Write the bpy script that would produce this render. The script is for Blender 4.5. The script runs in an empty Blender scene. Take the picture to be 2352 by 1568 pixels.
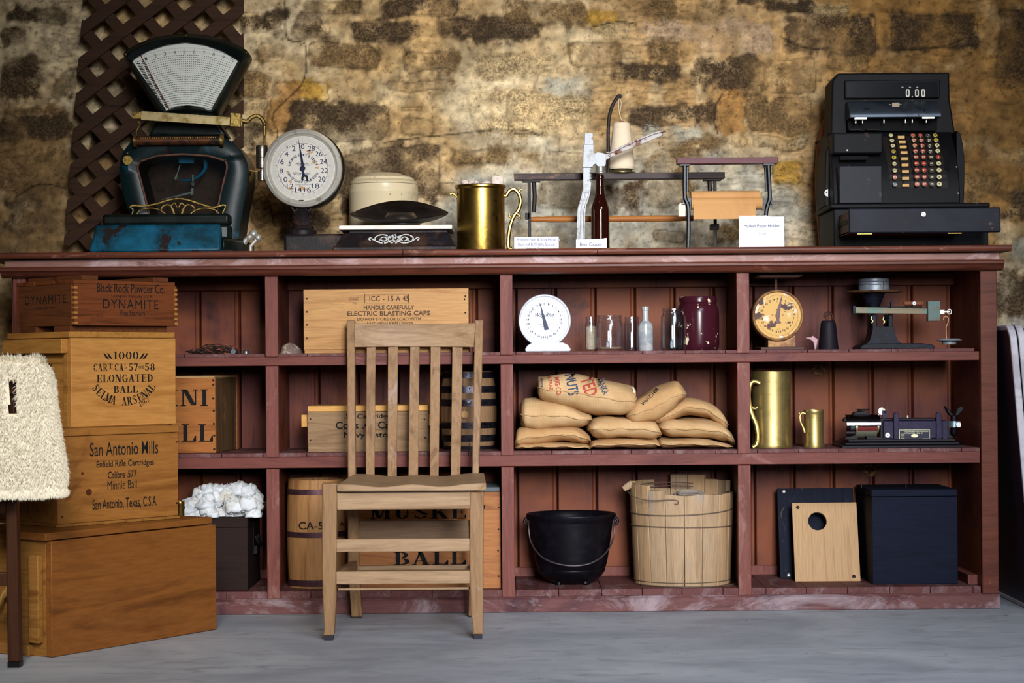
import bpy, bmesh, math, random
import numpy as np
from mathutils import Matrix, Vector
PI = math.pi
C = bpy.context.scene.collection
random.seed(7)
# ---------------------------------------------------------------- camera
D = 5.9            # camera distance from the face of the counter (Y = 0)
S = 0.00127        # metres per reference pixel on that plane
H = 0.724          # camera height
ROLL = math.radians(0.45)
HZ = 835           # reference row of the horizon
cam = bpy.data.cameras.new('camera'); co = bpy.data.objects.new('camera', cam); C.objects.link(co)
co.location = (0, -D, H)
co.rotation_euler = (Matrix.Rotation(PI/2, 4, 'X') @ Matrix.Rotation(-ROLL, 4, 'Z')).to_euler()
cam.sensor_width = 36; cam.lens = 36*D/(2352*S)
cam.shift_y = (HZ-784)/2352
cam.dof.use_dof = True; cam.dof.focus_distance = D-0.05; cam.dof.aperture_fstop = 6.0
bpy.context.scene.camera = co
vs = bpy.context.scene.view_settings
vs.view_transform = 'Standard'; vs.look = 'None'; vs.gamma = 1; vs.use_curve_mapping = False
vs.exposure = 0.0
cy = bpy.context.scene.cycles
cy.use_denoising = True; cy.max_bounces = 8; cy.transmission_bounces = 8; cy.transparent_max_bounces = 8
cy.sample_clamp_indirect = 3.0; cy.caustics_reflective = False; cy.caustics_refractive = False
# ---------------------------------------------------------------- light: an open doorway behind the camera, added fill lamps, dim room
w = bpy.data.worlds.new('world'); bpy.context.scene.world = w; w.use_nodes = True
w.node_tree.nodes['Background'].inputs[0].default_value = (0.80, 0.86, 1.0, 1)
w.node_tree.nodes['Background'].inputs[1].default_value = 0.045
def area(name, loc, target, sx, sy, power, col, spread=180):
    l = bpy.data.lights.new(name, 'AREA'); l.shape = 'RECTANGLE'; l.size = sx; l.size_y = sy
    l.energy = power; l.color = col; l.spread = math.radians(spread)
    o = bpy.data.objects.new(name, l); C.objects.link(o); o.location = loc
    o.rotation_euler = (Vector(target)-Vector(loc)).to_track_quat('-Z', 'Y').to_euler()
    return o
area('doorway_light', (0.95, -6.6, 2.1), (0.20, 0.0, 0.86), 1.3, 2.1, 30, (0.96, 0.975, 1.0), 33)
area('side_window_light', (-0.7, -4.6, 2.3), (-1.35, -0.95, 0.42), 0.7, 0.9, 5.0, (1.0, 0.95, 0.86), 30)  # added fill lamp for the sheepskin and chests; no window stands here
area('upper_doorway_light', (1.5, -3.9, 2.95), (0.75, -0.75, 0.0), 1.4, 1.0, 19, (0.80, 0.88, 1.0), 62)  # added cool fill brightening the floor, not a second opening
area('warm_wall_light', (0.1, -1.5, 2.9), (0.0, 0.56, 1.55), 1.1, 0.35, 1.3, (1.0, 0.80, 0.52), 120)  # added warm fill brightening the upper wall, without a visible source
# ---------------------------------------------------------------- helpers
SR, CR = math.sin(ROLL), math.cos(ROLL)
def P(px, py, Y=0.0):
    u, v = px-1176, py-HZ
    u, v = u*CR - v*SR, u*SR + v*CR
    k = S*(D+Y)/D
    return u*k, H - v*k
def lin(c):
    return tuple((x/255/12.92 if x/255 <= .04045 else ((x/255+.055)/1.055)**2.4) for x in c[:3]) + (1,)
class N:
    def __init__(s, name):
        s.m = bpy.data.materials.new(name); s.m.use_nodes = True
        s.t = s.m.node_tree; s.b = s.t.nodes['Principled BSDF']
    def n(s, typ, **kw):
        x = s.t.nodes.new(typ)
        for k, v in kw.items(): setattr(x, k, v)
        return x
    def l(s, a, b): s.t.links.new(a, b)
    def coord(s, scale=(1, 1, 1), loc=(0, 0, 0)):
        t = s.n('ShaderNodeTexCoord'); m = s.n('ShaderNodeMapping')
        m.inputs['Scale'].default_value = scale; m.inputs['Location'].default_value = loc
        s.l(t.outputs['Object'], m.inputs['Vector']); return m.outputs[0]
    def noise(s, vec, scale, detail=4, rough=.6, dist=0):
        x = s.n('ShaderNodeTexNoise'); x.inputs['Scale'].default_value = scale
        x.inputs['Detail'].default_value = detail; x.inputs['Roughness'].default_value = rough
        x.inputs['Distortion'].default_value = dist; s.l(vec, x.inputs['Vector']); return x.outputs['Fac']
    def ramp(s, fac, stops):
        r = s.n('ShaderNodeValToRGB'); e = r.color_ramp.elements
        while len(e) < len(stops): e.new(.5)
        for i, (p, c) in enumerate(stops):
            e[i].position = p; e[i].color = c if len(c) == 4 else lin(c)
        s.l(fac, r.inputs[0]); return r.outputs['Color']
    def mix(s, fac, a, b, mode='MIX'):
        x = s.n('ShaderNodeMix', data_type='RGBA', blend_type=mode)
        for v, i in ((fac, 0), (a, 6), (b, 7)):
            if isinstance(v, (int, float)): x.inputs[i].default_value = v
            elif isinstance(v, tuple): x.inputs[i].default_value = v
            else: s.l(v, x.inputs[i])
        return x.outputs[2]
    def bump(s, h, strength=.3, dist=.002):
        b = s.n('ShaderNodeBump'); b.inputs['Strength'].default_value = strength
        b.inputs['Distance'].default_value = dist; s.l(h, b.inputs['Height']); s.l(b.outputs[0], s.b.inputs['Normal'])
    def col(s, c):
        if isinstance(c, tuple): s.b.inputs['Base Color'].default_value = c
        else: s.l(c, s.b.inputs['Base Color'])
W0, W1 = (0, 0, 0, 1), (1, 1, 1, 1)
def wood(name, c1, c2, axis='x', sc=1.0, rough=.55, wear=None, wt=(.6, .7), ws=5, dark=None, dt=(.6, .75), bump=.25, c3=None, ring=14):
    m = N(name); a, b = .9*sc, ring*sc
    s3 = {'x': (a, b, b), 'y': (b, a, b), 'z': (b, b, a)}[axis]
    v = m.coord(s3); g = m.noise(v, 1.6, 5, .62, 1.6)
    c = m.ramp(g, [(.30, c2), (.48, c1), (.60, c1), (.72, c2)])
    fv = m.coord(tuple(k*6 for k in s3)); f = m.noise(fv, 2.5, 3, .7)
    c = m.mix(.35, c, m.ramp(f, [(.3, (120, 110, 100)), (.7, (255, 255, 255))]), 'MULTIPLY')
    pv = m.coord((1, 1, 1), (3.1, 1.7, .4))
    if c3: c = m.mix(m.ramp(m.noise(pv, 3.2, 3, .6, .5), [(.42, W0), (.60, W1)]), c, lin(c3))
    if dark: c = m.mix(m.ramp(m.noise(m.coord((.7, .7, .7), (5, 2, 9)), ws, 5, .7, .6), [(dt[0], W0), (dt[1], W1)]), c, lin(dark))
    if wear: c = m.mix(m.ramp(m.noise(m.coord(tuple(k**.35 for k in s3)), ws, 6, .75, .8), [(wt[0], W0), (wt[1], W1)]), c, lin(wear))
    m.col(c); m.b.inputs['Roughness'].default_value = rough; m.b.inputs['Specular IOR Level'].default_value = .16
    m.bump(f, bump, .0015); return m.m
def mk(name, c, rough=.5, metal=0, c2=None, s2=8, t=(.5, .62), c3=None, s3=40, t3=(.62, .66), bump=0, bs=60, bd=.002, spec=.2, sheen=0, emit=0):
    m = N(name); c = lin(c)
    if c2 or c3 or bump: v = m.coord()
    if c2: c = m.mix(m.ramp(m.noise(v, s2, 6, .68, .3), [(t[0], W0), (t[1], W1)]), c, lin(c2))
    if c3: c = m.mix(m.ramp(m.noise(v, s3, 5, .6), [(t3[0], W0), (t3[1], W1)]), c, lin(c3))
    m.col(c); m.b.inputs['Roughness'].default_value = rough; m.b.inputs['Metallic'].default_value = metal
    m.b.inputs['Specular IOR Level'].default_value = spec
    if sheen: m.b.inputs['Sheen Weight'].default_value = sheen
    if bump: m.bump(m.noise(v, bs, 4, .6), bump, bd)
    return m.m
def glass(name, c=(255, 255, 255), rough=.06, refl=.05, edge=.25):
    """thin clear glass: see-through with a reflecting surface that strengthens at grazing angles"""
    m = N(name); out = m.t.nodes['Material Output']; m.t.nodes.remove(m.b)
    tr = m.n('ShaderNodeBsdfTransparent'); tr.inputs[0].default_value = lin(c)
    gl = m.n('ShaderNodeBsdfGlossy'); gl.inputs['Roughness'].default_value = rough; gl.inputs[0].default_value = (.95, .97, 1, 1)
    lw = m.n('ShaderNodeLayerWeight'); lw.inputs[0].default_value = .5
    p = m.n('ShaderNodeMath', operation='POWER'); m.l(lw.outputs['Facing'], p.inputs[0]); p.inputs[1].default_value = 3
    a = m.n('ShaderNodeMath', operation='MULTIPLY_ADD'); m.l(p.outputs[0], a.inputs[0]); a.inputs[1].default_value = edge; a.inputs[2].default_value = refl
    x = m.n('ShaderNodeMixShader'); m.l(a.outputs[0], x.inputs[0]); m.l(tr.outputs[0], x.inputs[1]); m.l(gl.outputs[0], x.inputs[2])
    m.l(x.outputs[0], out.inputs[0]); return m.m

class MB:
    def __init__(s): s.v = []; s.f = []; s.tf = None; s.pr = []
    def add(s, vs, fs):
        b = len(s.v); s.pr.append((b, len(s.f)))
        if s.tf is not None: vs = [tuple(s.tf @ Vector(p)) for p in vs]
        s.v += [tuple(p) for p in vs]; s.f += [tuple(b+i for i in f) for f in fs]; return s
    def box(s, x0, x1, y0, y1, z0, z1):
        if x0 > x1: x0, x1 = x1, x0
        if z0 > z1: z0, z1 = z1, z0
        if y0 > y1: y0, y1 = y1, y0
        return s.add([(x0,y0,z0),(x1,y0,z0),(x1,y1,z0),(x0,y1,z0),(x0,y0,z1),(x1,y0,z1),(x1,y1,z1),(x0,y1,z1)],
              [(0,3,2,1),(4,5,6,7),(0,1,5,4),(1,2,6,5),(2,3,7,6),(3,0,4,7)])
    def prism(s, pts, axis, a0, a1):
        n = len(pts)
        def q(p, a): return {'y': (p[0], a, p[1]), 'x': (a, p[0], p[1]), 'z': (p[0], p[1], a)}[axis]
        vs = [q(p, a0) for p in pts] + [q(p, a1) for p in pts]
        return s.add(vs, [tuple(range(n)), tuple(range(2*n-1, n-1, -1))] + [(i, n+i, n+(i+1) % n, (i+1) % n) for i in range(n)])
    def lathe(s, prof, n=40, c=(0, 0, 0), axis='z', a0=0, a1=2*PI, sx=1, sy=1):
        full = abs(a1-a0-2*PI) < 1e-6; m = n if full else n+1
        vs, fs = [], []
        for r, z in prof:
            for i in range(m):
                a = a0+(a1-a0)*i/n; x, y = r*math.cos(a)*sx, r*math.sin(a)*sy
                p = {'z': (x, y, z), 'y': (x, z, y), 'x': (z, x, y)}[axis]
                vs.append((p[0]+c[0], p[1]+c[1], p[2]+c[2]))
        k = len(prof)
        for j in range(k-1):
            for i in range(n):
                i2 = (i+1) % m
                fs.append((j*m+i, j*m+i2, (j+1)*m+i2, (j+1)*m+i))
        return s.add(vs, fs)
    def cyl(s, c, r, z0, z1, axis='z', n=32, r2=None):
        r2 = r if r2 is None else r2
        return s.lathe([(0.0, z0), (r, z0), (r2, z1), (0.0, z1)], n, c, axis)
    def tube(s, pts, r, n=8, closed=False, fx=1.0, fy=1.0, caps=True):
        pts = [Vector(p) for p in pts]; k = len(pts); rs = r if isinstance(r, (list, tuple)) else [r]*k
        T = []
        for i in range(k):
            a = pts[(i-1) % k] if (closed or i > 0) else pts[i]; b = pts[(i+1) % k] if (closed or i < k-1) else pts[i]
            T.append((b-a).normalized())
        ref = Vector((0, 1, 0)) if abs(T[0].y) < .9 else Vector((1, 0, 0))
        u = (ref - T[0]*ref.dot(T[0])).normalized(); vs = []
        for i in range(k):
            u = (u - T[i]*u.dot(T[i]));
            u = u.normalized() if u.length > 1e-6 else Vector((0, 0, 1))
            w_ = T[i].cross(u)
            for j in range(n):
                a = 2*PI*(j+.5)/n; vs.append(tuple(pts[i] + u*(math.cos(a)*rs[i]*fx) + w_*(math.sin(a)*rs[i]*fy)))
        fs = []
        for i in range(k if closed else k-1):
            i2 = (i+1) % k
            for j in range(n): fs.append((i*n+j, i*n+(j+1) % n, i2*n+(j+1) % n, i2*n+j))
        if not closed and caps: fs += [tuple(range(n-1, -1, -1)), tuple(range((k-1)*n, k*n))]
        return s.add(vs, fs)
    def ball(s, c, r, n=12, m=8):
        r = r if isinstance(r, tuple) else (r, r, r)
        vs, fs = [], []
        for j in range(m+1):
            t = PI*j/m
            for i in range(n):
                a = 2*PI*i/n; vs.append((c[0]+r[0]*math.sin(t)*math.cos(a), c[1]+r[1]*math.sin(t)*math.sin(a), c[2]+r[2]*math.cos(t)))
        for j in range(m):
            for i in range(n): fs.append((j*n+i, j*n+(i+1) % n, (j+1)*n+(i+1) % n, (j+1)*n+i))
        return s.add(vs, fs)
    def build(s, name, mat, parent=None, bevel=0, ang=35, seg=2, sub=0, weld=True, solid=0, flat=False, each=False):
        if each and len(s.pr) > 1:      # every primitive becomes a part of its own
            ends = s.pr[1:]+[(len(s.v), len(s.f))]
            for (v0, f0), (v1, f1) in zip(s.pr, ends):
                m_ = MB(); m_.v = s.v[v0:v1]; m_.f = [tuple(i-v0 for i in f) for f in s.f[f0:f1]]
                o = m_.build(name, mat, parent, bevel, ang, seg, sub, weld, solid, flat)
            return o
        me = bpy.data.meshes.new(name); me.from_pydata(s.v, [], s.f)
        if weld:
            bm = bmesh.new(); bm.from_mesh(me)
            bmesh.ops.remove_doubles(bm, verts=bm.verts, dist=1e-6)
            if not solid and not flat: bmesh.ops.recalc_face_normals(bm, faces=bm.faces)
            bm.to_mesh(me); bm.free()
        for p in me.polygons: p.use_smooth = not flat
        if not flat: me.set_sharp_from_angle(angle=math.radians(ang))
        me.materials.append(mat); o = bpy.data.objects.new(name, me); C.objects.link(o)
        if parent: o.parent = parent
        if solid: d = o.modifiers.new('s', 'SOLIDIFY'); d.thickness = solid; d.offset = 0
        if bevel:
            b = o.modifiers.new('b', 'BEVEL'); b.width = bevel; b.segments = seg; b.limit_method = 'ANGLE'; b.angle_limit = math.radians(40)
        if sub: q = o.modifiers.new('u', 'SUBSURF'); q.levels = sub; q.render_levels = sub
        return o
def tag(o, label=None, cat=None, group=None, kind=None):
    if label: o['label'] = label
    if cat: o['category'] = cat
    if group: o['group'] = group
    if kind: o['kind'] = kind
    return o
def thing(name, label, cat, px, Y, Z, rot=0, group=None, X=None):
    o = bpy.data.objects.new(name, None); o.empty_display_size = .05; C.objects.link(o)
    zpy = HZ + (H-Z)/S
    x = P(px, zpy, Y)[0] if X is None else X
    o.location = (x, Y, Z); o.rotation_euler = (0, 0, rot)
    tag(o, label, cat, group)
    c, s_ = math.cos(rot), math.sin(rot)
    def L(px, py, dy=0.0):      # reference pixel -> local (x, z) on the thing's plane y = dy
        u, v = px-1176, py-HZ
        u, v = (u*CR - v*SR)*S/D, (u*SR + v*CR)*S/D
        X0, Y0 = x - dy*s_, Y + dy*c
        xx = (u*(D+Y0)-X0)/(c-u*s_)
        return xx, H - v*(D+Y0+xx*s_) - Z
    return o, L
def copy_tree(o, parent=None):
    c = o.copy(); C.objects.link(c); c.parent = parent
    for ch in [k for k in bpy.data.objects if k.parent == o]: copy_tree(ch, c)
    return c
def arc(cx, cy, rx, ry, a0, a1, n=16):
    return [(cx+rx*math.cos(math.radians(a0+(a1-a0)*i/n)), cy+ry*math.sin(math.radians(a0+(a1-a0)*i/n))) for i in range(n+1)]
def smooth_path(pts, n=6, closed=False):
    out = []; k = len(pts)
    for i in range(k if closed else k-1):
        g = lambda j: pts[j % k] if closed else pts[min(max(j, 0), k-1)]
        a, b, c, d = g(i-1), g(i), g(i+1), g(i+2)
        for j in range(n):
            t = j/n
            out.append(tuple(.5*((2*q)+(-p+r)*t+(2*p-5*q+4*r-u)*t*t+(-p+3*q-3*r+u)*t**3) for p, q, r, u in zip(a, b, c, d)))
    if not closed: out.append(tuple(pts[-1]))
    return out
# ---------------------------------------------------------------- lettering
_tc = {}
def font_mesh(s, bold=0.0, shear=0.0, space=1.0):
    k = (s, bold, shear, space)
    if k in _tc: return _tc[k]
    cu = bpy.data.curves.new('t', 'FONT'); cu.body = s; cu.size = 1; cu.offset = bold; cu.shear = shear
    cu.space_character = space; cu.resolution_u = 3
    o = bpy.data.objects.new('t', cu); C.objects.link(o)
    dg = bpy.context.evaluated_depsgraph_get(); dg.update()
    me = bpy.data.meshes.new_from_object(o.evaluated_get(dg))
    vs = [(v.co.x, v.co.y) for v in me.vertices]; fs = [tuple(p.vertices) for p in me.polygons]
    bpy.data.objects.remove(o); bpy.data.meshes.remove(me); bpy.data.curves.remove(cu)
    _tc[k] = (vs, fs); return vs, fs
def _ln(x0, y0, x1, y1, w):
    return [(x0-w/2, y0), (x0+w/2, y0), (x1+w/2, y1), (x1-w/2, y1)]
def _rc(x0, y0, x1, y1): return [(x0, y0), (x1, y0), (x1, y1), (x0, y1)]
def _rg(cx, cy, ro, ry, ri, rj, a0, a1, n=10):
    o = arc(cx, cy, ro, ry, a0, a1, n); i = arc(cx, cy, ri, rj, a0, a1, n)
    return [[o[k], o[k+1], i[k+1], i[k]] for k in range(n)]
SB = [_rc(.1, 0, .31, 1), _rc(0, 0, .4, .06), _rc(0, .94, .4, 1)]
GL = {
 'A': (.86, [_ln(.1, 0, .38, 1, .09), _ln(.66, 0, .38, 1, .24), _rc(.2, .28, .5, .34), _rc(-.02, 0, .22, .06), _rc(.46, 0, .86, .06)]),
 'B': (.8, SB + _rg(.36, .76, .36, .24, .14, .17, -80, 85) + _rg(.38, .26, .4, .26, .17, .19, -85, 80)),
 'C': (.8, _rg(.42, .5, .42, .5, .2, .43, 48, 172) + _rg(.42, .5, .42, .5, .2, .43, 188, 312) + [_rc(.68, .64, .74, .98)]),
 'D': (.86, SB + _rg(.34, .5, .5, .5, .28, .43, -82, 82)),
 'E': (.78, SB + [_rc(.36, .94, .74, 1), _rc(.36, .47, .58, .53), _rc(.36, 0, .76, .06), _rc(.66, .72, .74, .97), _rc(.68, .03, .76, .28), _rc(.52, .36, .58, .64)]),
 'G': (.88, _rg(.42, .5, .42, .5, .2, .43, 48, 172) + _rg(.42, .5, .42, .5, .2, .43, 188, 300) + [_rc(.6, .02, .8, .42), _rc(.5, .38, .88, .44), _rc(.68, .64, .74, .98)]),
 'H': (.9, SB + [_rc(.56, 0, .77, 1), _rc(.47, 0, .87, .06), _rc(.47, .94, .87, 1), _rc(.36, .47, .52, .53)]),
 'I': (.42, SB),
 'K': (.86, SB + [_ln(.34, .42, .74, 1, .09), _ln(.74, 0, .42, .56, .24), _rc(.58, .94, .86, 1), _rc(.52, 0, .9, .06)]),
 'L': (.74, SB + [_rc(.36, 0, .76, .06), [(.56, 0), (.76, 0), (.76, .34), (.70, .34)]]),
 'M': (1.05, [_ln(.14, 0, .14, 1, .08), _ln(.44, .06, .2, 1, .22), _ln(.5, .06, .76, 1, .08), _rc(.74, 0, .95, 1), _rc(0, 0, .28, .06), _rc(.66, 0, 1.03, .06), _rc(0, .94, .3, 1), _rc(.7, .94, 1.03, 1)]),
 'N': (.92, [_ln(.14, 0, .14, .94, .09), _ln(.68, .04, .22, 1, .25), _rc(.74, .06, .82, 1), _rc(0, 0, .28, .06), _rc(0, .94, .32, 1), _rc(.64, .94, .92, 1)]),
 'O': (.84, _rg(.4, .5, .4, .5, .19, .43, 98, 262) + _rg(.44, .5, .4, .5, .19, .43, -82, 82)),
 'R': (.88, SB + _rg(.36, .74, .38, .26, .16, .19, -80, 85) + [_ln(.7, 0, .44, .47, .23), _rc(.54, 0, .88, .06)]),
 'S': (.7, _rg(.36, .74, .32, .26, .14, .19, 25, 175) + [_ln(.62, .3, .14, .7, .26)] + _rg(.34, .26, .32, .26, .14, .19, 205, 350) + [_rc(.56, .7, .62, .96), _rc(.04, .04, .1, .3)]),
 'T': (.8, [_rc(.29, 0, .5, .93), _rc(.2, 0, .59, .06), _rc(0, .94, .36, 1), _rc(.42, .94, .78, 1), _rc(0, .7, .06, 1), _rc(.72, .7, .78, 1)]),
 'U': (.84, [_rc(.1, .28, .31, 1), _rc(0, .94, .4, 1), _rc(.62, .28, .7, 1), _rc(.54, .94, .8, 1)] + _rg(.4, .3, .3, .3, .1, .24, 185, 355)),
 '0': (.66, _rg(.3, .5, .3, .5, .12, .43, 98, 262) + _rg(.34, .5, .3, .5, .12, .43, -82, 82)),
 '1': (.42, [_rc(.12, 0, .3, 1), _rc(0, 0, .42, .06), [(0, .86), (.12, .88), (.12, 1), (.02, .92)]]),
 '2': (.64, _rg(.3, .72, .3, .28, .12, .22, -10, 165) + [_ln(.1, .05, .5, .62, .16), _rc(.02, 0, .6, .12)]),
 '5': (.64, [_rc(.08, .88, .56, 1), _rc(.08, .5, .15, .9)] + _rg(.28, .32, .32, .32, .12, .25, -150, 120)),
 '6': (.66, _rg(.32, .3, .3, .3, .12, .24, 0, 360, 16) + _rg(.44, .44, .42, .56, .25, .5, 110, 190)),
 '7': (.6, [_rc(.0, .88, .58, 1), _ln(.24, 0, .5, .9, .18), _rc(0, .74, .06, 1)]),
 '8': (.66, _rg(.32, .74, .27, .26, .11, .19, 0, 360, 16) + _rg(.32, .26, .31, .27, .13, .2, 0, 360, 16)),
}
def stencil_mesh(s, sp=.12):
    vs, fs, x = [], [], 0
    for ch in s:
        if ch == ' ': x += .45; continue
        w_, polys = GL[ch]
        for q, p in enumerate(polys):
            b = len(vs); vs += [(x+a, c) for a, c in p]; fs.append(tuple(b+i for i in range(len(p))))
        x += w_+sp
    return vs, fs
def plane_xz(y): return Matrix(((1,0,0,0),(0,0,0,y),(0,1,0,0),(0,0,0,1)))
def text(mb, s, x0, x1, z0, z1, M=None, style='f', bold=0.0, shear=0, space=1.0, rot=0):
    """print s fitted into the rectangle x0..x1, z0..z1 of the plane M (default y = -0.0006)"""
    vs, fs = stencil_mesh(s) if style == 's' else font_mesh(s, bold, shear, space)
    if not vs: return
    xs = [v[0] for v in vs]; ys = [v[1] for v in vs]
    ax, bx, ay, by = min(xs), max(xs), min(ys), max(ys)
    if z0 > z1: z0, z1 = z1, z0
    kx = (x1-x0)/max(bx-ax, 1e-6); ky = (z1-z0)/max(by-ay, 1e-6)
    M = M or plane_xz(-.0006)
    cx, cz = (x0+x1)/2, (z0+z1)/2; cr, sr = math.cos(rot), math.sin(rot)
    out = []
    for i, v in enumerate(vs):
        a, b = x0+(v[0]-ax)*kx-cx, z0+(v[1]-ay)*ky-cz
        out.append(tuple(M @ Vector((cx+a*cr-b*sr, cz+a*sr+b*cr, 1e-6*(i % 7)))))
    mb.add(out, fs)
def arc_text(mb, s, cx, cz, r, a0, a1, h, M=None, style='f', bold=0.0, inward=False, wf=.62):
    """characters spread from angle a0 to a1 (degrees) about cx, cz; inward: tops towards the centre"""
    n = len(s)
    for i, ch in enumerate(s):
        if ch == ' ': continue
        a = math.radians(a0+(a1-a0)*(i+.5)/n)
        x, z = cx+r*math.cos(a), cz+r*math.sin(a)
        rot = a+PI/2 if inward else a-PI/2
        wch = h*(GL[ch][0]*1.0 if style == 's' else (wf*.45 if ch in "Iil.,1'" else wf*(1.3 if ch in 'MmWw' else 1)))
        hh = h*(.7 if ch in 'aceimnorsuvwxz' and style != 's' else 1)
        text(mb, ch, x-wch/2, x+wch/2, z-hh/2, z+hh/2, M, style, bold, rot=rot)
# ================================================================ MATERIALS
BACKW = wood('counter_back_boards', (98, 48, 40), (64, 31, 29), 'z', 1, .5, c3=(124, 66, 38), dark=(46, 25, 30), dt=(.58, .72), ring=12, wear=(112, 76, 66), wt=(.68, .82), ws=4)
FRAMEW = wood('counter_frame_paint', (120, 68, 60), (98, 52, 46), 'z', 1, .5, wear=(138, 100, 90), wt=(.55, .72), ws=6, dark=(68, 34, 36), dt=(.62, .75), ring=9)
RAILW = wood('counter_rail_paint', (114, 62, 54), (90, 45, 41), 'x', 1, .5, wear=(146, 104, 102), wt=(.62, .76), ws=6, dark=(64, 32, 36), dt=(.6, .74), ring=9)
TOPW = wood('counter_top_wood', (108, 58, 42), (74, 38, 28), 'x', 1, .42, wear=(176, 128, 104), wt=(.6, .74), ws=7, dark=(58, 28, 20), dt=(.6, .75), ring=10)
FASCW = wood('counter_fascia_worn', (158, 116, 106), (122, 78, 66), 'x', 1, .4, wear=(196, 172, 174), wt=(.5, .66), ws=4, dark=(86, 46, 34), dt=(.66, .74), ring=7)  # pale lavender wear tone also paints in the reflected doorway sheen
MOULDW = wood('counter_moulding_wood', (104, 56, 42), (80, 40, 30), 'x', 1, .38, wear=(150, 96, 80), wt=(.62, .76), ring=8)
SHELFW = wood('counter_shelf_wood', (102, 62, 60), (82, 48, 48), 'y', 1, .6, wear=(128, 104, 104), wt=(.5, .7), ws=6)
BASEW = wood('counter_plinth_wood', (112, 72, 70), (84, 48, 48), 'x', 1, .6, wear=(150, 132, 136), wt=(.5, .66), ws=4, dark=(56, 32, 40), dt=(.56, .7), ring=7)
BLACKM = mk('black_iron', (14, 14, 17), .42, .2, c2=(30, 28, 30), s2=30, t=(.5, .7), bump=.35, bs=140, bd=.001)
INK = mk('black_stencil_ink', (22, 20, 20), .8)
INKG = mk('faded_grey_ink', (86, 66, 50), .85)
NAIL = mk('rusted_nail', (48, 36, 32), .6, .5)
BRASS = mk('aged_brass', (186, 150, 74), .3, 1, c2=(124, 98, 46), s2=9, t=(.45, .66), c3=(62, 48, 26), s3=45, t3=(.62, .7), bump=.12, bs=90)
BRASSD = mk('dull_brass', (176, 154, 98), .42, .85, c2=(138, 118, 70), s2=9, t=(.45, .66), c3=(84, 68, 40), s3=60, t3=(.66, .72))
CHROME = mk('worn_nickel', (206, 202, 192), .3, .6, c2=(120, 108, 90), s2=25, t=(.55, .7))
WHITE = mk('white_enamel', (226, 230, 236), .25, 0, c2=(206, 210, 218), s2=20)
DIALW = mk('ivory_dial_face', (232, 226, 214), .5, 0)
RUSTSPOT = mk('rust_stain', (190, 140, 84), .8, 0, c2=(214, 180, 136), s2=90, t=(.4, .6))
DARKHOLE = mk('dark_void_paint', (12, 12, 14), .8)
PAPER = mk('white_card', (222, 224, 238), .6)
INKB = mk('navy_ink', (36, 36, 78), .7)

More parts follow.
